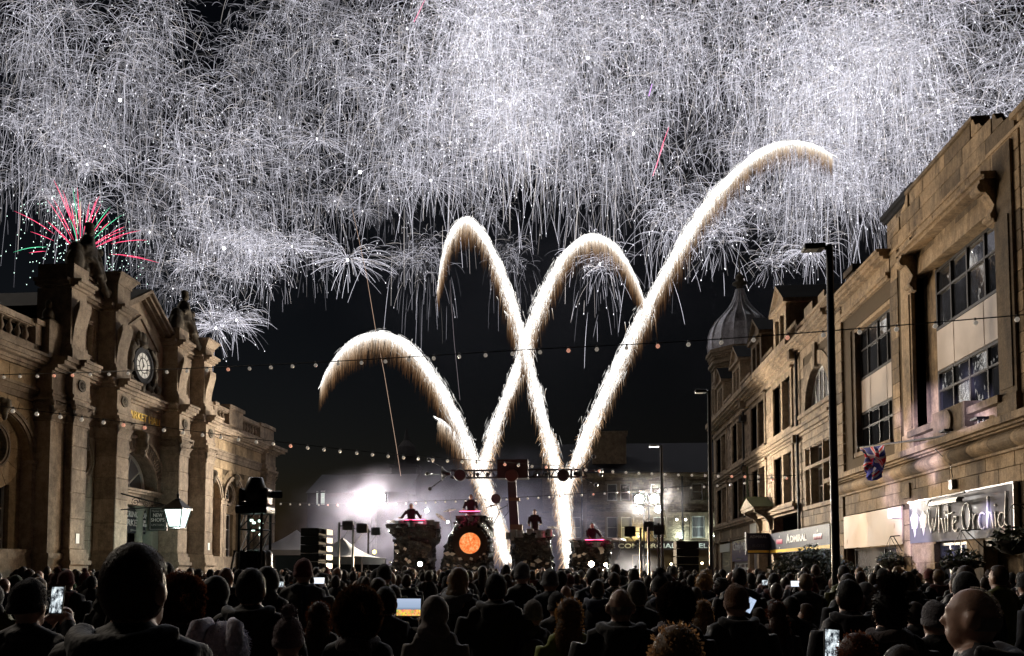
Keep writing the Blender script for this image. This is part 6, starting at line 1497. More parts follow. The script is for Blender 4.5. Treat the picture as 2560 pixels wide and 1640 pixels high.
# a few real light sources at burst hearts: the fireworks light the square
for k, (x, y) in enumerate(((560, 620), (1250, 250), (2080, 170), (1870, 470), (900, 430), (300, 250))):
    q = at(x, y, 88); e = empty('burst_heart', q); tag(e, 'brilliant white heart of a firework burst, %s' % ('over the hall roof', 'top centre', 'top right', 'above the terrace', 'left of centre', 'upper left')[k], 'firework')
    m = MB(); m.ball(q, .16, 10, 8); m.build('heart', emit('burst_heart_%d' % k, (1, .98, 1), 30, False), e)
    lamp('heart_light', 'POINT', q + Vector((0, -.4, 0)), 8000, (.92, .93, 1), e, .15)
# red and green burst behind the statue
rnd = random.Random(77); s = Streaks(); ctr = at(200, 640, 70)
for k in range(46):
    ang = R(min(168, max(14, rnd.gauss(95, 34)))); ln0 = rnd.uniform(.5, 4.5); ln1 = ln0 + rnd.uniform(1.5, 5.5)
    d = Vector((math.cos(ang), rnd.uniform(-.4, .4), math.sin(ang))); red = rnd.random() < .82
    pts = [d * (ln0 + (ln1 - ln0) * t) - Vector((0, 0, .035 * (ln0 + (ln1 - ln0) * t) ** 2)) for t in (0, .25, .5, .75, 1)]
    c = (1.0, .09, .2) if red else (.1, .6, .32); s.add(pts, [.012, .026, .026, .02, .008], [tuple(x * q for x in c) for q in (.5, 1, 1, 1, .6)])
for k in range(420):
    d = sphere(rnd); p = Vector((d.x, d.y, d.z)) * rnd.uniform(1.5, 6.5); s.add([p, p + Vector((0, 0, .05)), p + Vector((0, 0, .1))], [.01, .04, .01], [(.85, 1.2, 1.05)] * 3)
o = empty('firework_burst', ctr); linkmesh('spark_trails', s.mesh('spark_trails', SPARK), None, o, ctr)['kind'] = 'stuff'; tag(o, 'red and green firework burst fanning out behind the hall statue', 'firework')
# coloured and rising trails
def trail(label, pts, y, r_, col):
    s = Streaks(); P3 = [at(a, b, y) for a, b in pts]; c0 = P3[0]
    s.add([p - c0 for p in P3], [r_ * (.5 + .5 * min(1, i + .3)) for i in range(len(P3))], [col] * len(P3))
    o = linkmesh('spark_trail', s.mesh('spark_trail', SPARK), None, None, c0); tag(o, label, 'firework')
trail('thin orange rising trail left of the stage', [(880, 520), (915, 680), (940, 830), (960, 930), (990, 1110), (1002, 1190)], 60, .018, (.28, .19, .14))
trail('short red streak in the upper right sky', [(1672, 318), (1655, 365), (1640, 420)], 80, .035, (.8, .15, .26)); trail('short pink streak near the top edge', [(1062, 0), (1050, 25), (1035, 55)], 80, .035, (.7, .2, .34)); trail('faint violet streak right of centre', [(1630, 210), (1622, 240)], 80, .045, (.6, .3, .9))
trail('red streak below a burst above the great comet', [(1660, 360), (1645, 400), (1632, 440)], 80, .04, (.8, .3, .4)); trail('faint thin riser trail in the middle of the dark sky', [(1125, 700), (1135, 850), (1150, 1000)], 62, .012, (.14, .12, .13))
# comets
K = 2560 / 2404
CP = [('comet arching left and lowest of the four', [(1262, 1395), (1245, 1320), (1222, 1250), (1195, 1180), (1165, 1100), (1128, 1020), (1085, 945), (1040, 885), (995, 850), (950, 837), (900, 848), (855, 880), (820, 925), (803, 958)], 1.0),
      ('tall narrow comet arching left over the stage', [(1420, 1410), (1416, 1340), (1405, 1240), (1385, 1150), (1350, 1020), (1325, 920), (1305, 840), (1280, 760), (1252, 680), (1218, 605), (1185, 560), (1160, 552), (1135, 575), (1112, 630), (1095, 715)], 1.0),
      ('comet arching right above the truss', [(1272, 1395), (1248, 1320), (1222, 1235), (1205, 1180), (1218, 1130), (1240, 1060), (1275, 970), (1310, 870), (1350, 760), (1395, 665), (1435, 615), (1478, 594), (1522, 605), (1562, 650), (1590, 700), (1606, 740)], 1.0),
      ('great comet sweeping far up to the right', [(1425, 1405), (1414, 1320), (1410, 1250), (1430, 1180), (1470, 1080), (1530, 945), (1600, 800), (1680, 650), (1755, 530), (1840, 430), (1910, 378), (1970, 358), (2030, 363), (2078, 385)], 1.15),
      ('short comet spur beside the tall narrow arch', [(1300, 850), (1292, 820), (1282, 800), (1271, 788)], .6), ('short comet spur beside the lowest arch', [(1195, 1185), (1170, 1140), (1140, 1090), (1115, 1060), (1097, 1048)], .7)]
CY = 43.0
for ci, (label, pts, wsc) in enumerate(CP):
    rnd = random.Random(500 + ci); P3 = [at(a, b, CY + .15 * ci) for a, b in pts]; c0 = P3[0]; dense = []
    for i in range(len(P3) - 1):
        p0, p1, p2, p3 = P3[max(i - 1, 0)], P3[i], P3[i + 1], P3[min(i + 2, len(P3) - 1)]
        for k in range(14):
            t = k / 14; dense.append(.5 * ((2 * p1) + (p2 - p0) * t + (2 * p0 - 5 * p1 + 4 * p2 - p3) * t * t + (-p0 + 3 * p1 - 3 * p2 + p3) * t ** 3))
    dense.append(P3[-1]); N = len(dense)
    cum = [0]
    for a, b in zip(dense, dense[1:]): cum.append(cum[-1] + (b - a).length)
    L = cum[-1]
    def along(s_):
        lo, hi = 0, N - 1
        while hi - lo > 1:
            md = (lo + hi) // 2
            if cum[md] <= s_: lo = md
            else: hi = md
        f = (s_ - cum[lo]) / max(1e-6, cum[hi] - cum[lo]); return dense[lo].lerp(dense[hi], f), (dense[hi] - dense[lo]).normalized()
    s = Streaks(); hard = Streaks()
    big = ci < 4
    def wid(t): return wsc * min(1, .15 + (1 - t) * 9) * (.85 + .35 * mnoise.noise(Vector((t * 17, ci * 7.1, 0)))) * (.09 + .26 * min(1, t * 8 + .45) * min(1, (1 - t) * 2.6) ** .8) if big else .05 + .14 * (1 - t)
    # dense bright heart: short filaments lying along the path
    for k in range(int(1100 * L ** .5 * (1.6 if big else .8))):
        t = rnd.random(); p, d = along(t * L); w_ = wid(t)
        off = Vector((rnd.gauss(0, 1), rnd.gauss(0, .8), rnd.gauss(0, 1) - (.35 if t > .3 else 0))) * w_ * rnd.choice((.25, .4, .55)); q = p + off - c0; l = rnd.uniform(.1, .4)
        br = rnd.uniform(.35, 1.3) * math.exp(-(off.length / w_) ** 2 * 1.1) + .08; col = (br, br * .97, br * .93)
        hard.add([q - d * l, q, q + d * l], [.004, .011, .004], [tuple(x * .5 for x in col), col, tuple(x * .5 for x in col)])
    hard.add([p - c0 for p in dense], [max(.01, .34 * wid(cum[i] / L)) for i in range(N)], [(.5, .49, .47)] * N)
    # sparks shed from the path and falling
    for k in range(int(330 * L * (1 if big else .6))):
        t = rnd.random() ** .9; p, d = along(t * L); w_ = wid(t); p = p + Vector((rnd.gauss(0, .5), rnd.gauss(0, .5), rnd.gauss(0, .5))) * w_ - c0
        if mnoise.noise(Vector((t * 60, ci * 3.3, 5))) < -.05 and rnd.random() < .55: continue
        fall = min(2.6, rnd.expovariate(1.0)) * (.22 + .62 * min(1, t * 1.8)) * (.4 + .6 * (1 - t * .6)) + .06; vx = d * rnd.uniform(0, .35) * fall * (.4 if t > .5 else .8); si = rnd.gauss(0, .05)
        pp = [p + vx * (1 - (1 - u) ** 2) + Vector((si * u, 0, -fall * u ** 1.25)) for u in (0, .3, .65, 1.0)]
        br = rnd.uniform(.35, 1.0); s.add(pp, [.009, .009, .007, .003], [(lambda k: (br * k, br * k ** 1.25, br * k ** 1.55))(max(.03, math.exp(-fall * u / .42))) for u in (0, .3, .65, 1.0)])
    if big:                                            # bouncing sparks thrown off the rising trunk
        for k in range(420):
            t = rnd.uniform(0, .3); p, d = along(t * L); q = p - c0; sd = Vector((rnd.choice((-1, 1)) * rnd.uniform(.1, .6), rnd.gauss(0, .2), rnd.uniform(.1, .4))); g_ = rnd.uniform(.3, 1.0)
            s.add([q + sd * u - Vector((0, 0, g_ * u * u)) for u in (0, .35, .7, 1.0)], [.008, .009, .008, .004], [(.8, .62, .45), (.7, .5, .34), (.5, .33, .2), (.2, .12, .07)])
    e = empty('comet_trail', c0); tag(e, 'white-gold ' + label, 'firework')
    linkmesh('comet_heart', hard.mesh('comet_heart', CORE), None, e, c0)['kind'] = 'stuff'
    linkmesh('spark_shower', s.mesh('spark_shower', COMET), None, e, c0)['kind'] = 'stuff'
    if big:
        for t in ((.12, .4, .75) if ci != 3 else (.12, .35, .6, .85)):
            p, d = along(t * L); lamp('comet_light', 'POINT', p, 520, (1, .92, .82), e, .12)
# ================================================================== smoke hanging round the stage
def smoke(name, label, c, rad, density, seed, col=(.8, .8, .86), scale=.35):
    m = MB(); m.ball(c, rad, 20, 12); o = m.build(name, None, None, c); o.data.materials.clear()
    mt, n, out = nodemat(name + str(seed)); tc = n.nodes.new('ShaderNodeTexCoord')
    mp = n.nodes.new('ShaderNodeMapping'); mp.inputs['Scale'].default_value = (1 / rad[0], 1 / rad[1], 1 / rad[2]); n.links.new(tc.outputs['Object'], mp.inputs[0])
    ln = n.nodes.new('ShaderNodeVectorMath'); ln.operation = 'LENGTH'; n.links.new(mp.outputs[0], ln.inputs[0])
    fall = n.nodes.new('ShaderNodeMapRange'); fall.interpolation_type = 'SMOOTHSTEP'; fall.inputs[1].default_value = .98; fall.inputs[2].default_value = .15; fall.inputs[3].default_value = 0; fall.inputs[4].default_value = 1; n.links.new(ln.outputs['Value'], fall.inputs[0])
    ns = n.nodes.new('ShaderNodeTexNoise'); ns.inputs['Scale'].default_value = scale; ns.inputs['Detail'].default_value = 3; n.links.new(tc.outputs['Object'], ns.inputs['Vector'])
    nr = n.nodes.new('ShaderNodeMapRange'); nr.inputs[1].default_value = .4; nr.inputs[2].default_value = .66; nr.inputs[3].default_value = .04; nr.inputs[4].default_value = 1; n.links.new(ns.outputs[0], nr.inputs[0])
    mu = n.nodes.new('ShaderNodeMath'); mu.operation = 'MULTIPLY'; n.links.new(fall.outputs[0], mu.inputs[0]); n.links.new(nr.outputs[0], mu.inputs[1])
    m2 = n.nodes.new('ShaderNodeMath'); m2.operation = 'MULTIPLY'; m2.inputs[1].default_value = density; n.links.new(mu.outputs[0], m2.inputs[0])
    v = n.nodes.new('ShaderNodeVolumePrincipled'); v.inputs['Color'].default_value = (*col, 1); v.inputs['Anisotropy'].default_value = .35; n.links.new(m2.outputs[0], v.inputs['Density']); n.links.new(v.outputs[0], out.inputs['Volume'])
    o.data.materials.append(mt); tag(o, label, 'smoke', kind='stuff'); return o
smoke('smoke', 'white smoke glowing round the left floodlights', (-10.0, 45.5, 3.4), (9.0, 5.5, 4.8), .085, 1, (.76, .74, .95), scale=.5)
smoke('smoke', 'thin blue-grey smoke drifting behind the stage and truss', (-4.6, 48, 3.8), (9, 6, 6.0), .2, 2, (.70, .70, .95), .45)
smoke('smoke', 'low bright smoke jet at the right end of the stage', (2.6, 40, 1.6), (2.0, 1.6, 1.3), .35, 3, scale=.8)
smoke('smoke', 'thin added haze giving the right floodlights a glow', (4.0, 45.2, 5.4), (3.2, 2.4, 2.4), .028, 4, scale=.7)  # puff added so that the right lamps glow softly
smoke('smoke', 'thin high smoke bank drifting among the firework bursts', (4, 104, 46), (85, 10, 36), .003, 5, (.8, .8, .9), .045)
# ================================================================== people
def objcol_mat(name, rough, namt=.45, nscale=6, spec=.3, sheen=0.0, bstr=.3):
    m, n, out = nodemat(name)
    oi = n.nodes.new('ShaderNodeObjectInfo'); a = tex(n, 'ShaderNodeTexNoise', nscale, 4, .6)
    col = mixrgb(n, namt, oi.outputs['Color'], ramp(n, a.outputs[0], [(.3, .4), (.7, 1.2)]), 'MULTIPLY')
    p = pbsdf(n, out, col, rough, bump=a.outputs[0], bstr=bstr, bdist=.03, spec=spec)
    p.inputs['Sheen Weight'].default_value = sheen
    return m
SKIN = plain('skin', (.40, .23, .165), .5, nscale=30, namt=.35, bstr=.15)
COAT = objcol_mat('coat_cloth', .7, sheen=.12, bstr=.8); HAIR = objcol_mat('hair', .5, .5, 40, .5); KNIT = objcol_mat('knit', .9, .4, 60, .2, .3, .6)
hn = HAIR.node_tree; ho = next(x for x in hn.nodes if x.type == 'OUTPUT_MATERIAL'); hp = next(x for x in hn.nodes if x.type == 'BSDF_PRINCIPLED')
htr = hn.nodes.new('ShaderNodeBsdfTranslucent'); hmx = hn.nodes.new('ShaderNodeMixShader'); hmx.inputs[0].default_value = .3
hg = mixrgb(hn, 1.0, hp.inputs['Base Color'].links[0].from_socket, (1.5, 1.2, 1.0), 'MULTIPLY'); hn.links.new(hg, htr.inputs[0]); hn.links.new(hp.outputs[0], hmx.inputs[1]); hn.links.new(htr.outputs[0], hmx.inputs[2]); hn.links.new(hmx.outputs[0], ho.inputs['Surface'])
TROU = plain('trousers', (.02, .022, .03), .85)
def tube_pts(a, b, r0, r1): return ('t', [a, b], [r0, r1])
def body_mesh(name, voxel=.02, wide=1.0, arms='down', lt=None, rt=None, lean=0.0, turn=0.0, smooth=3, grip=False):
    """one continuous figure, feet at the origin, facing +y; lt / rt are hand targets"""
    W = wide; hc, hs_ = [], []
    S = [('b', (0, .012, 1.60), (.077, .097, .117)), ('b', (0, .05, 1.53), (.056, .058, .06)), ('b', (0, .112, 1.585), (.015, .022, .024)), ('b', (0, .09, 1.632), (.05, .02, .014)), ('b', (0, .1, 1.538), (.024, .014, .011)), ('b', (-.084, -.004, 1.588), (.017, .028, .038)), ('b', (.084, -.004, 1.588), (.017, .028, .038)),
         ('t', [(0, -.012, 1.38), (0, .008, 1.55)], [.062, .055])]
    T = [('b', (0, -.012, 1.44), (.105 * W ** .5, .1, .055)), ('b', (0, 0, 1.22), (.205 * W, .15 * W, .25)), ('t', [(-.19 * W, -.005, 1.375), (.19 * W, -.005, 1.375)], .078), ('t', [(-.16 * W, -.01, 1.4), (0, -.012, 1.475), (.16 * W, -.01, 1.4)], .055), ('b', (0, .01, 1.0), (.19 * W, .15 * W, .22)), ('b', (0, .005, .86), (.20 * W, .155 * W, .16)), ('t', [(0, 0, .95), (0, 0, .76)], [.18 * W, .19 * W])]
    for sx, tgt in ((-1, lt), (1, rt)):
        sh = Vector((sx * .215 * W, -.005, 1.36))
        if tgt is None: el, ha = Vector((sx * .285 * W, -.02, 1.08)), Vector((sx * .265 * W, .09, .84))
        else:
            ha = Vector(tgt); d = ha - sh; L = min(d.length, .56)
            ha = sh + d.normalized() * L; mid = (sh + ha) / 2; k = math.sqrt(max(.0, .3 ** 2 - (L / 2) ** 2)); el = mid + Vector((sx * .45, -.1, -1)).normalized() * k
        T += [('t', [sh, el], [.075, .062]), ('b', el, .06), ('t', [el, ha], [.058, .044])]
        hd = (ha - el).normalized()
        S.append(('t', [ha - hd * .02, ha + hd * .05], [.036, .04])); hc.append(ha + hd * .05)
        up = Vector((0, 0, 1)) - hd * hd.z; side = hd.cross(Vector((0, 0, 1))) if abs(hd.z) < .9 else Vector((1, 0, 0)); side.normalize(); fw = side.cross(hd).normalized()
        for k in range(4):
            b0 = ha + hd * .07 + side * (.024 * (k - 1.5)); l = (.062, .074, .07, .054)[k]; b1 = b0 + hd * l * .5 - fw * .006; b2 = b1 + (hd * .35 - fw * .6).normalized() * l * .5
            S.append(('t', [b0 - hd * .02, b0, b1, b2], [.012, .0105, .0095, .008]))
        b0 = ha + hd * .02 - side * sx * .03; S.append(('t', [b0, b0 - side * sx * .03 + hd * .03, b0 - side * sx * .035 + hd * .06 - fw * .01], [.014, .011, .009]))
    G = []
    for sx in (-1, 1): G += [('t', [(sx * .095, .0, .9), (sx * .1, .02, .5)], [.1, .072]), ('t', [(sx * .1, .02, .5), (sx * .1, -.01, .09)], [.068, .05]), ('t', [(sx * .1, -.05, .05), (sx * .105, .06, .05), (sx * .11, .17, .035)], [.048, .045, .035])]
    def shear(sh):
        def f(p):
            p = Vector(p); k = max(0, p.z - .9); return (p.x, p.y + k * lean, p.z - k * abs(lean) * .35)
        return (sh[0], f(sh[1]) if sh[0] == 'b' else [f(q) for q in sh[1]], sh[2])
    if lean: S, T = [shear(q) for q in S], [shear(q) for q in T]; hc = [Vector(shear(('b', h, 0))[1]) for h in hc]
    me = sculpt(name, S + T + G, voxel, None, None, smooth)
    me.materials.clear()
    for mt in (SKIN, COAT, TROU): me.materials.append(mt)
    hz = 1.465 - (.9 * 0 + .56 * abs(lean) * .35)
    mi = []
    for p in me.polygons:
        c = p.center
        hd_ = (c.z > hz + (.045 if c.y < lean * .5 - .01 else .0) and abs(c.x) < .1 and abs(c.y - lean * .62) < .2)
        hand = any((c - h).length < .085 for h in hc)
        mi.append(0 if (hd_ or hand) else (2 if c.z < .76 else 1))
    me.polygons.foreach_set('material_index', mi); me.shade_smooth()
    return me
def fuzz(m, n_, c, rad, ln, wd, rnd, cond):
    k = 0
    while k < n_:
        d = sphere(rnd)
        if not cond(d): continue
        k += 1
        p = Vector((c[0] + d.x * rad[0], c[1] + d.y * rad[1], c[2] + d.z * rad[2])); l = ln * rnd.uniform(.4, 1.2)
        t = (d * .8 + Vector((rnd.gauss(0, .35), rnd.gauss(0, .35), rnd.gauss(0, .3) - .35))).normalized(); s = t.cross(sphere(rnd)).normalized() * wd
        m.add([p - s, p + s, p + d * .3 * l + t * .75 * l, p + t * l + Vector((0, 0, -.25 * l))], [(0, 1, 2), (1, 3, 2)])
def strands(m, n_, c, rad, ln, wd, rnd, cond, part=0.0):
    """hairs lying on the scalp, combed from the crown down and back"""
    k = 0
    while k < n_:
        d = sphere(rnd)
        if not cond(d): continue
        k += 1
        lift = 1.0 + rnd.uniform(.0, .03); side = None; pts = []
        fl = Vector((d.x * .5 + rnd.gauss(0, .22), -.35 + rnd.gauss(0, .22), -.9 + rnd.gauss(0, .12)))
        for i in range(4):
            p = Vector((c[0] + d.x * rad[0] * lift, c[1] + d.y * rad[1] * lift, c[2] + d.z * rad[2] * lift)); t = (fl - d * fl.dot(d)).normalized()
            side = d.cross(t).normalized() * wd * (1 - i / 4.5); pts += [p - side, p + side]; d = (d + t * (ln / 3 / max(rad))).normalized(); lift += rnd.uniform(-.002, .012)
        m.add(pts, [(0, 1, 3, 2), (2, 3, 5, 4), (4, 5, 7, 6)])
def shell(m, c, rad, cond, n=22, k=14, nz=0.0, seed=0):
    rings = []
    for i in range(k + 1):
        th = math.pi * i / k; r_ = []
        for j in range(n):
            a = 2 * math.pi * j / n; d = Vector((math.sin(th) * math.cos(a), math.sin(th) * math.sin(a), math.cos(th))); q = 1 + nz * mnoise.noise(d * 3.1 + Vector((seed, 0, 0)))
            r_.append((c[0] + d.x * rad[0] * q, c[1] + d.y * rad[1] * q, c[2] + d.z * rad[2] * q, d))
        rings.append(r_)
    b = len(m.v); m.v += [p[:3] for r_ in rings for p in r_]
    for i in range(k):
        for j in range(n):
            q = (j + 1) % n; dd = (rings[i][j][3] + rings[i + 1][q][3]) / 2
            if cond(dd): m.f.append((b + i * n + j, b + i * n + q, b + (i + 1) * n + q, b + (i + 1) * n + j)); m.m.append(m.mi)
def hair_mesh(kind, seed, fine=False):
    rnd = random.Random(seed); m = MB(); m.sm = True; N = 2200 if fine else 160
    stn = 3200 if fine else 0
    back = lambda d: d.z > .35 + .55 * max(0, d.y) or (d.y < .12 and d.z > -.72)
    mat = HAIR
    if kind == 'short': shell(m, (0, .004, 1.612), (.087, .106, .122), back, nz=.05, seed=seed); fuzz(m, N, (0, .004, 1.612), (.087, .106, .122), .005, .0011, rnd, back); strands(m, stn, (0, .004, 1.612), (.0875, .1065, .1225), .035, .0009, rnd, back)
    elif kind == 'bald': shell(m, (0, .008, 1.603), (.0785, .0985, .1185), lambda d: (d.y < .0 and -.5 < d.z < .1)); fuzz(m, N, (0, .008, 1.603), (.077, .097, .117), .0045, .0008, rnd, lambda d: d.y < .1 and d.z > -.5)
    elif kind == 'long':
        me = sculpt('h', [('b', (0, -.012, 1.625), (.094, .108, .118)), ('b', (0, -.05, 1.5), (.1, .075, .15)), ('t', [(-.06, -.06, 1.5), (-.07, -.075, 1.27)], [.05, .03]), ('t', [(.06, -.06, 1.5), (.07, -.075, 1.29)], [.05, .03]), ('t', [(0, -.08, 1.5), (0, -.1, 1.25)], [.06, .035])], .018, None, None, 2)
        m.v = [tuple(v.co) for v in me.vertices]; m.f = [tuple(p.vertices) for p in me.polygons]; m.m = [0] * len(m.f)
        fuzz(m, N // 5, (0, -.012, 1.62), (.094, .108, .12), .025, .0009, rnd, lambda d: d.y < .5); fuzz(m, N // 8, (0, -.055, 1.45), (.1, .08, .2), .03, .0009, rnd, lambda d: d.y < .2); strands(m, stn, (0, -.012, 1.62), (.095, .109, .121), .09, .0012, rnd, lambda d: d.y < .4); strands(m, stn, (0, -.055, 1.44), (.102, .085, .21), .16, .0012, rnd, lambda d: d.y < .1 and d.z > -.5)
    elif kind == 'curly':
        shell(m, (0, -.015, 1.625), (.115, .125, .14), lambda d: d.z > .2 + .5 * max(0, d.y) or (d.y < .25 and d.z > -.75), nz=.22, seed=seed); fuzz(m, N * 2, (0, -.015, 1.625), (.112, .122, .137), .03, .0012, rnd, lambda d: d.z > .2 + .5 * max(0, d.y) or (d.y < .25 and d.z > -.8))
    elif kind == 'bun':
        shell(m, (0, .0, 1.612), (.09, .108, .122), back, nz=.06, seed=seed); m.ball((.0, -.06, 1.76), (.055, .055, .05), 12, 8, .06); fuzz(m, N // 4, (0, .0, 1.612), (.09, .108, .122), .03, .0012, rnd, back); strands(m, stn, (0, 0, 1.612), (.0905, .1085, .1225), .06, .0009, rnd, back); fuzz(m, N // 2, (0, -.06, 1.76), (.055, .055, .05), .03, .0016, rnd, lambda d: True)
    elif kind in ('beanie', 'pompom'):
        mat = KNIT
        for i in range(1):
            rings = []
            for z, r_ in ((1.572, .092), (1.575, .101), (1.612, .102), (1.618, .095), (1.66, .094), (1.70, .083), (1.735, .055), (1.75, .02)):
                rings.append([((r_ + .0018 * math.cos(k * math.pi)) * .93 * math.cos(2 * math.pi * k / 48), -.006 + (r_ + .0018 * math.cos(k * math.pi)) * 1.1 * math.sin(2 * math.pi * k / 48), z + .012 * math.sin(2 * math.pi * k / 48)) for k in range(48)])
            m.loft(rings)
        if kind == 'pompom': m.ball((0, -.01, 1.785), .045, 10, 8, .1); fuzz(m, 200, (0, -.01, 1.785), (.043,) * 3, .02, .002, rnd, lambda d: True)
        fuzz(m, N // 3, (0, -.006, 1.65), (.09, .1, .1), .008, .0012, rnd, lambda d: d.z > -.4)
    elif kind == 'hood':
        mat = COAT
        me = sculpt('h', [('b', (0, -.03, 1.61), (.115, .12, .145)), ('b', (0, -.07, 1.47), (.14, .09, .09))], .02, None, None, 2)
        m.v = [tuple(v.co) for v in me.vertices]; m.f = [tuple(p.vertices) for p in me.polygons]; m.m = [0] * len(m.f)
    elif kind == 'ears':                               # knitted animal hat with two floppy ears
        mat = KNIT
        rings = [[((r_) * .95 * math.cos(2 * math.pi * k / 32), -.006 + r_ * 1.08 * math.sin(2 * math.pi * k / 32), z) for k in range(32)] for z, r_ in ((1.54, .1), (1.56, .112), (1.62, .112), (1.68, .102), (1.73, .07), (1.75, .02))]; m.loft(rings)
        for sx in (-1, 1): m.tube([(sx * .045, -.03, 1.75), (sx * .075, -.085, 1.735), (sx * .085, -.12, 1.66), (sx * .08, -.125, 1.60)], [.02, .035, .038, .022], 10)
        fuzz(m, 700, (0, -.006, 1.64), (.105, .115, .11), .012, .0014, rnd, lambda d: d.z > -.6)
    me = m.mesh('hair'); me.materials.append(mat); return me
BODY = {'f': body_mesh('body', .012, 1.16, smooth=3), 'n': body_mesh('body', .022), 'w': body_mesh('body', .022, 1.16), 's': body_mesh('body', .022, .9), 'p': body_mesh('body', .022, 1.0, lt=(-.1, .42, 1.5), rt=(.1, .42, 1.5))}
HR = {k: [hair_mesh(k, i * 7 + 3) for i in range(2)] for k in ('short', 'bald', 'long', 'curly', 'bun', 'beanie', 'pompom', 'hood')}
HRF = {k: hair_mesh(k, 91, True) for k in ('short', 'bald', 'long', 'curly', 'bun', 'beanie', 'pompom', 'hood', 'ears')}
def extra_mesh(kind):
    if kind == 'scarf': return sculpt('scarf', [('t', [(.095 * math.cos(t * .55), -.005 + .1 * math.sin(t * .55), 1.455 + .012 * math.sin(t * 1.7)) for t in range(13)], .038), ('t', [(.06, -.09, 1.45), (.075, -.145, 1.3), (.08, -.15, 1.18)], [.035, .04, .03])], .016, None, None, 1)
    if kind == 'hood_down': return sculpt('hood_down', [('t', [(.13 * math.cos(math.pi + t * .3142), -.02 + .115 * math.sin(math.pi + t * .3142), 1.475 - .035 * math.sin(t * .3142)) for t in range(11)], .042), ('b', (0, -.13, 1.40), (.115, .05, .09))], .018, None, None, 2)
    return sculpt('backpack', [('b', (0, -.2, 1.2), (.15, .09, .2)), ('b', (0, -.26, 1.12), (.1, .05, .1)), ('t', [(-.1, -.15, 1.38), (-.12, 0, 1.46), (-.13, .1, 1.35)], .025), ('t', [(.1, -.15, 1.38), (.12, 0, 1.46), (.13, .1, 1.35)], .025)], .018, None, None, 1)
EXTRA = {}
for k in ('scarf', 'hood_down', 'backpack'):
    EXTRA[k] = extra_mesh(k); EXTRA[k].materials.clear(); EXTRA[k].materials.append(KNIT if k == 'scarf' else COAT); EXTRA[k].shade_smooth()
HTOP = {'short': 1.735, 'bald': 1.722, 'long': 1.745, 'curly': 1.77, 'bun': 1.80, 'beanie': 1.75, 'pompom': 1.83, 'hood': 1.755, 'ears': 1.77}
HNAME = {'short': 'hair', 'bald': 'hair', 'long': 'hair', 'curly': 'hair', 'bun': 'hair', 'beanie': 'beanie_hat', 'pompom': 'pompom_hat', 'hood': 'hood', 'ears': 'animal_hat'}
def person(label, x, y, top, bmesh_, hair, hmesh, hcol, ccol, rot=0.0, group=None, base=None, extra=None, ecol=None):
    s = top / HTOP[hair]; e = bpy.data.objects.new('person', None); COL.objects.link(e); e.empty_display_size = .1
    e.location = (x, y, 0); e.scale = (s, s, s); e.rotation_euler = (0, 0, rot); tag(e, label, 'person', group)
    if base is not None: e.location.z = base
    for nm, me, c in (('body', bmesh_, ccol), (HNAME[hair], hmesh, hcol)):
        o = bpy.data.objects.new(nm, me); COL.objects.link(o); o.parent = e; o.color = (*c, 1)
    if extra:
        o = bpy.data.objects.new(extra, EXTRA[extra]); COL.objects.link(o); o.parent = e; o.color = (*(ecol or ccol), 1)
    return e
BLK_, BRN, RED_, BLO, GRY, DRK = (.012, .01, .009), (.05, .028, .016), (.085, .035, .02), (.32, .21, .11), (.22, .21, .2), (.02, .015, .012)
def phone(label, q, wdt, hgt, yaw, roll, style):
    e = bpy.data.objects.new('phone', None); COL.objects.link(e); e.location = q; e.rotation_euler = (R(-8), roll, yaw); tag(e, label, 'phone')
    m = MB(); m.box(-wdt / 2 - .004, wdt / 2 + .004, -.004, .005, -hgt / 2 - .006, hgt / 2 + .006); me = m.mesh('phone_case'); me.materials.append(BLACK); o = bpy.data.objects.new('phone_case', me); COL.objects.link(o); o.parent = e
    m = MB(); m.add([(-wdt / 2, -.0055, -hgt / 2), (wdt / 2, -.0055, -hgt / 2), (wdt / 2, -.0055, hgt / 2), (-wdt / 2, -.0055, hgt / 2)], [(0, 1, 2, 3)]); me = m.mesh('screen'); me.materials.append(style); o = bpy.data.objects.new('screen', me); COL.objects.link(o); o.parent = e
    return e
def screen_mat(name, scale, lo, hi, tint, strength):
    m, n, out = nodemat(name); t = tex(n, 'ShaderNodeTexNoise', scale, 5, .7, 'Object', (1, 1, .6)); c = ramp(n, t.outputs[0], [(lo, (.01, .012, .02)), (hi, tint)])
    e = n.nodes.new('ShaderNodeEmission'); e.inputs[1].default_value = strength; n.links.new(c, e.inputs[0]); n.links.new(e.outputs[0], out.inputs[0]); return m
SCR1 = screen_mat('screen_fireworks', 45, .42, .62, (.85, .95, 1), .9); SCR2 = screen_mat('screen_pale', 18, .2, .5, (.55, .68, .9), .7)
SCRT, n, out = nodemat('screen_tablet'); tcx = n.nodes.new('ShaderNodeTexCoord'); sxx = n.nodes.new('ShaderNodeSeparateXYZ'); n.links.new(tcx.outputs['Object'], sxx.inputs[0])
zr = n.nodes.new('ShaderNodeMapRange'); zr.inputs[1].default_value = -.07; zr.inputs[2].default_value = .07; n.links.new(sxx.outputs[2], zr.inputs[0])
sk = ramp(n, zr.outputs[0], [(.3, (.12, .16, .22)), (.5, (.45, .58, .8)), (1.0, (.6, .72, .95))]); vz = tex(n, 'ShaderNodeTexVoronoi', 70); vc = mixrgb(n, 1.0, vz.outputs['Color'], (1.0, .6, .15), 'MULTIPLY')
bot = n.nodes.new('ShaderNodeMath'); bot.operation = 'LESS_THAN'; bot.inputs[1].default_value = .36; n.links.new(zr.outputs[0], bot.inputs[0]); pc = mixrgb(n, bot.outputs[0], sk, vc)
em = n.nodes.new('ShaderNodeEmission'); em.inputs[1].default_value = .55; n.links.new(pc, em.inputs[0]); n.links.new(em.outputs[0], out.inputs[0])
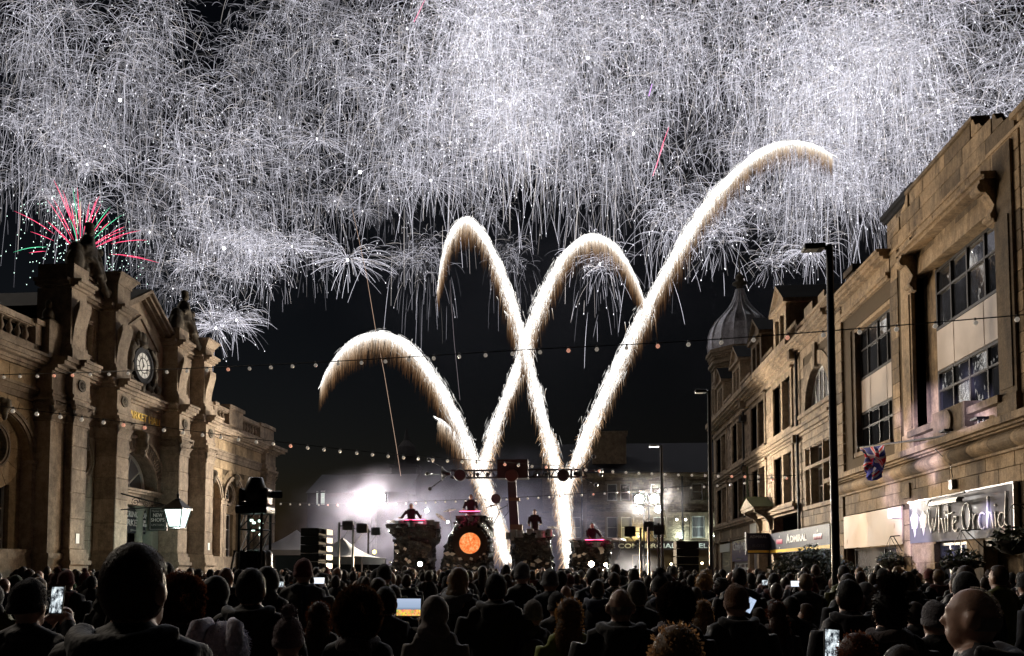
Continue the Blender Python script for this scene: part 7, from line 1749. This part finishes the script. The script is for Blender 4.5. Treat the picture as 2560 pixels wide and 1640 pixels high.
SCR3 = screen_mat('screen_white', 12, .1, .35, (.8, .88, 1), 1.0)

# the people close to the camera, one by one: column of the head, row of its top, distance, hair, its colour, coat, build, turn, words
FG = [
    (72, 1448, 4.1, 'beanie', (.018, .012, .02), (.02, .022, .03), 'n', 0, 'person in a dark beanie holding up a phone at the left edge', 'ph1'),
    (338, 1357, 2.35, 'short', (.06, .035, .02), (.014, .014, .018), 'f', -.05, 'tall man with short brown hair and dark jacket towering over the left crowd', None),
    (458, 1436, 4.0, 'curly', RED_, (.015, .015, .018), 's', -.2, 'person with bushy red-brown curls behind the tall man', None),
    (544, 1437, 6.2, 'hood', (.012, .012, .014), (.09, .10, .02), 'n', 0, 'dark-hooded person in a yellowish hi-vis jacket beside the lighting tower', None),
    (628, 1420, 4.9, 'short', BLK_, (.012, .013, .016), 'w', .1, 'black-haired man in a dark coat in front of the lighting tower', None),
    (560, 1541, 2.9, 'ears', (.60, .58, .70), (.03, .03, .04), 's', .1, 'child in a pale grey fleece hat with floppy ears', None),
    (722, 1510, 4.2, 'pompom', (.16, .11, .12), (.015, .014, .016), 's', .1, 'girl in a brown knit hat with a small pink bobble', None),
    (798, 1503, 6.0, 'long', RED_, (.03, .03, .03), 's', .2, 'red-haired child right of the girl in the knit hat', None),
    (897, 1467, 4.1, 'curly', BRN, (.012, .012, .014), 'n', .05, 'person with wide fluffy brown hair left of the big screen', None),
    (964, 1466, 5.9, 'short', DRK, (.014, .014, .016), 'n', .1, 'dark-haired person holding up the wide bright screen', 'ph2'),
    (1090, 1486, 5.6, 'hood', (.22, .19, .18), (.20, .18, .17), 's', -.1, 'woman in a pale hooded coat right of the wide bright screen', None),
    (1240, 1432, 6.6, 'short', BLK_, (.014, .014, .016), 'w', 0, 'broad-shouldered dark-haired man in black at the centre of the crowd', None),
    (1333, 1500, 6.6, 'beanie', (.24, .22, .21), (.05, .05, .055), 's', .1, 'person in a light grey knitted hat right of the broad man in black', None),
    (1392, 1480, 7.2, 'beanie', (.05, .05, .055), (.03, .03, .034), 'n', 0, 'person in a dark grey hat behind the long blonde hair', None),
    (1424, 1494, 5.6, 'long', (.20, .12, .05), (.22, .26, .03), 's', -.1, 'long-haired woman with a yellow-green collar at the centre right', None),
    (1551, 1470, 5.0, 'bald', GRY, (.03, .03, .033), 'f', 0, 'shaven-headed man in a grey fleece at the centre right', None),
    (1592, 1450, 6.8, 'short', (.10, .095, .09), (.018, .018, .02), 'w', 0, 'short grey-haired man just behind the shaven-headed man', None),
    (1687, 1457, 5.4, 'curly', DRK, (.03, .014, .018), 'n', .2, 'dark curly-haired person left of the knit-capped man', None),
    (1690, 1560, 2.9, 'long', BLO, (.02, .02, .022), 's', 0, 'blonde head at the bottom edge right of centre', None),
    (1840, 1461, 5.9, 'beanie', (.16, .07, .03), (.016, .016, .02), 'w', .2, 'man in a rust-brown beanie and dark jacket right of centre', None),
    (1754, 1500, 6.6, 'long', BLO, (.03, .03, .03), 's', .1, 'blonde child left of the man in the rust-brown beanie', None),
    (1898, 1518, 8.0, 'short', BRN, (.03, .028, .03), 's', .3, 'short brown-haired child right of the man in the rust-brown beanie', None),
    (1940, 1502, 7.4, 'long', (.10, .035, .018), (.06, .05, .045), 's', .3, 'auburn-haired girl with a furry collar right of centre', None),
    (1979, 1490, 8.0, 'short', DRK, (.02, .02, .022), 'n', .2, 'dark-haired boy behind the auburn-haired girl', None),
    (2015, 1508, 8.2, 'short', (.12, .08, .05), (.03, .03, .035), 's', .6, 'fair child looking left before the two black-haired people', None),
    (2122, 1448, 5.8, 'short', BLK_, (.018, .016, .024), 'n', .1, 'black-haired person in a dark jacket with a pale side seam', None),
    (2219, 1440, 4.6, 'bun', BLK_, (.018, .016, .02), 'n', .1, 'woman with a black top bun in a dark coat on the right', None),
    (2287, 1504, 7.0, 'short', (.09, .07, .06), (.03, .03, .034), 'n', .1, 'brown-haired person between the bun and the grey beanie', None),
    (2337, 1503, 5.4, 'beanie', (.16, .15, .165), (.03, .03, .034), 'n', .1, 'person in a grey knitted beanie left of the big bald man', None),
    (2437, 1466, 3.2, 'bald', GRY, (.025, .022, .026), 'f', .9, 'big bald man looking left at the right edge', None),
    (2140, 1580, 3.9, 'long', (.16, .06, .03), (.02, .02, .022), 's', .1, 'ginger-haired girl holding up a phone at the bottom right', 'ph3'),
    (2255, 1612, 3.3, 'short', (.07, .05, .035), (.02, .02, .02), 's', 0, 'top of a dark blond head at the bottom edge left of the bald man', None),
]
for i, (px_, py_, d, hair, hc, cc, bd, rot, lab, ph) in enumerate(FG):
    q = at(px_, py_, d); s = q.z / HTOP[hair]
    if ph:
        pp, wdt, hgt, yaw, roll, style, pl = {'ph1': (at(143, 1500, 4.42), .072, .15, 0, 0, SCR1, 'portrait phone filming the fireworks at the left edge'), 'ph2': (at(1022, 1518, 6.25), .19, .135, 0, 0, SCRT, 'wide bright tablet screen held up left of centre'), 'ph3': (at(2079, 1612, 4.25), .075, .155, .2, R(6), SCR1, 'portrait phone glowing at the bottom right')}[ph]
        phone(pl, pp, wdt, hgt, yaw, roll, style)
        loc = lambda dx, dz: ((pp.x + dx - q.x) / s, (d - d + pp.y + .015 - d) / s, (pp.z + dz) / s)
        if ph == 'ph1': bm_ = body_mesh('body', .0105, 1.0, lt=loc(-.05, -.12), rt=loc(.055, -.13), smooth=2)
        elif ph == 'ph2': bm_ = body_mesh('body', .0105, 1.0, lt=loc(-.11, -.1), rt=loc(.11, -.1), smooth=2)
        else: bm_ = body_mesh('body', .0105, .9, lt=loc(-.05, -.13), smooth=2)
        rot = 0
    else: bm_ = BODY[bd]
    ex = {1: 'hood_down', 4: 'hood_down', 8: 'scarf', 11: 'hood_down', 15: 'hood_down', 17: 'scarf', 19: 'hood_down', 22: 'scarf', 25: 'hood_down', 26: 'scarf', 29: 'hood_down', 6: 'scarf', 12: 'backpack'}.get(i)
    person(lab, q.x, d, q.z, bm_, hair, HRF[hair], hc, cc, rot, extra=ex, ecol=(.07, .05, .05) if ex == 'scarf' else None)
for lab, px_, py_, y, wd_, hg_, st_, ro in (('small phone screen held up by the man in the rust-brown beanie', 1717, 1500, 7.6, .07, .145, SCR3, .1), ('tilted phone screen right of the rust-brown beanie', 1874, 1513, 7.6, .07, .14, SCR2, .5)):
    phone(lab, at(px_, py_, y), wd_, hg_, 0, ro, st_)

# the packed crowd further back, every person on their own
crnd = random.Random(99)
fgpos = [(at(p[0], p[1], p[2]).x, p[2]) for p in FG]
HDESC = {'short': ('short dark hair', 'short brown hair', 'short fair hair'), 'bald': ('bald head',) * 3, 'long': ('long dark hair', 'long brown hair', 'long fair hair'), 'curly': ('curly dark hair', 'curly brown hair', 'curly fair hair'), 'bun': ('dark hair in a bun', 'brown hair in a bun', 'fair hair in a bun'), 'beanie': ('black beanie', 'grey beanie', 'red beanie'), 'pompom': ('black bobble hat', 'grey bobble hat', 'red bobble hat'), 'hood': ('dark hood', 'grey hood', 'green hood')}
HC = {'h': (DRK, BRN, (.22, .15, .08)), 'k': ((.015, .015, .018), (.15, .15, .16), (.16, .03, .03)), 'c': ((.016, .016, .02), (.10, .10, .11), (.03, .06, .03))}
count = 0; d = 7.6; row = 0; nph = 0; phd = {}
while d < 34.2:
    lo = max(at(-30, 1422, d).x, -17.3); hi = min(at(2590, 1422, d).x, 8.9); sp = .88 + .012 * d
    x = lo + crnd.uniform(0, sp)
    while x < hi and count < 268:
        xx, yy = x + crnd.uniform(-.22, .22), d + crnd.uniform(-.4, .4); x += sp * crnd.uniform(.75, 1.25)
        if any(abs(xx - a) < .42 and abs(yy - b) < .9 for a, b in fgpos): continue
        if math.hypot(xx + 5.36, yy - 13) < .75 or math.hypot(xx - 4.4, yy - 14) < .4 or math.hypot(xx - 6.5, yy - 22.5) < 1.3 or (-9.6 < xx < 3.6 and yy > 34): continue
        hair = crnd.choices(('short', 'long', 'beanie', 'pompom', 'hood', 'curly', 'bun', 'bald'), (30, 20, 16, 7, 12, 7, 4, 4))[0]; ci = crnd.choices((0, 1, 2), (50, 33, 17))[0]
        hcol = HC['k' if hair in ('beanie', 'pompom') else 'c' if hair == 'hood' else 'h'][ci]
        if hair == 'bald': hcol = GRY
        tp = crnd.gauss(1.70, .075); tp = min(1.86, max(1.42 if crnd.random() < .12 else 1.56, tp))
        ccol = crnd.choices(((.014, .014, .017), (.03, .032, .04), (.02, .03, .05), (.08, .075, .07), (.10, .015, .02), (.03, .12, .04), (.11, .12, .02), (.05, .03, .07)), (40, 22, 14, 8, 4, 2, 3, 4))[0]
        up = crnd.random() < .1 and 9 < yy < 30
        zone = 'before the market hall' if xx < -9 else ('left of centre' if xx < -5.5 else ('before the stage' if xx < -1 else ('right of centre' if xx < 4 else 'before the shops')))
        dist = 'in the front rows' if yy > 26 else ('amid the crowd' if yy > 15 else 'nearer the camera')
        lab = 'spectator with %s%s %s, %s' % (HDESC[hair][ci], ', phone raised,' if up else '', zone, dist)
        person(lab, xx, yy, tp, BODY['p'] if up else BODY[crnd.choice('nnws')], hair, crnd.choice(HR[hair]), hcol, ccol, crnd.uniform(-.5, .5) if not up else crnd.uniform(-.1, .1), lab, None, crnd.choices((None, 'scarf', 'hood_down', 'backpack'), (50, 20, 24, 6))[0] if hair != 'hood' else None, crnd.choice(((.12, .03, .03), (.08, .08, .09), (.03, .04, .08), (.02, .02, .02))))
        if up:
            sc = tp / HTOP[hair]; pl = 'glowing phone held up in the crowd %s, %s' % (zone, dist); o = phone(pl, Vector((xx, yy + .44 * sc, 1.585 * sc)), .15, .075, 0, 0, crnd.choice((SCR1, SCR2, SCR3))); o['group'] = pl
        count += 1
    d *= 1.115; row += 1
# the rest of the crowd, a mass of heads and shoulders between them
m = MB(); m.sm = True; srnd = random.Random(5)
for k in range(560):
    yy = 10 + 24 * srnd.random() ** .7; lo = max(at(-30, 1422, yy).x, -17.6); hi = min(at(2590, 1422, yy).x, 9.2); xx = srnd.uniform(lo, hi); tp = srnd.gauss(1.64, .07)
    if math.hypot(xx + 5.36, yy - 13) < .75 or (-9.6 < xx < 3.6 and yy > 34): continue
    m.mi = 0; m.ball((xx, yy, tp - .47), (.2, .15, .28), 8, 5); m.mi = srnd.choice((0, 1, 1, 2)); m.ball((xx, yy, tp - .12), (.085, .1, .12), 9, 6)
    m.mi = 0; m.tube([(xx, yy, 0), (xx, yy, tp - .6)], [.12, .18], 6)
    m.mi = 2; m.ball((xx, yy + .02, tp - .15), (.075, .1, .1), 8, 5); m.tube([(xx, yy, tp - .3), (xx, yy, tp - .18)], .055, 6)
CM = [plain('crowd_dark', (.016, .016, .019), .8), plain('crowd_hair', (.04, .025, .016), .6), SKIN]
o = m.build('crowd', CM); tag(o, 'dense dark mass of spectators packed between the people', 'crowd', kind='stuff')

# drummers on the rock risers, facing the crowd
for i, (px_, top, rk, arms, lab, lean, feet) in enumerate(((1029, 1258, r1, ((-.5, .2, 1.1), (.5, .25, 1.02)), 'drummer in a dark T-shirt with arms spread on the left rock riser', .08, None), (1177, 1234, r2, ((-.3, .32, 1.0), (.3, .3, 1.0)), 'drummer in black upright on the tallest rock riser', 0.0, None), (1337, 1273, r3, ((-.25, .3, .98), (.25, .35, .95)), 'drummer in a dark sweater leaning over the tan drums', .15, None), (1480, 1308, r4, ((-.45, .3, .95), (.1, .4, .9)), 'drummer bent low over the pads on the right rock riser', .45, None))):
    yy = 37.5; q = at(px_, top, yy); hgt = 1.76 - .56 * abs(lean) * .5; base = q.z - hgt
    bm_ = body_mesh('body', .018, 1.05, lt=arms[0], rt=arms[1], lean=lean)
    e = person(lab, q.x, yy, 1.735, bm_, 'short' if not lean else 'bald', HR['short' if not lean else 'bald'][0], BLK_, (.03, .022, .03), math.pi, None, base)
    if lean:
        for c in e.children:
            if c.name.startswith('hair'):
                h = hair_mesh('short', 3 + i); c.data = h; k = .7; c.location = (0, .62 * lean + .02, -.7 * abs(lean) * .35)
    m = MB(); m.box(q.x - .8, q.x + .8, 37.05, 38.2, base - .12, base); m.box(q.x - .75, q.x + .75, 37.1, 38.1, 1.3, base - .12); m.build('platform', BLKMAT, rk)
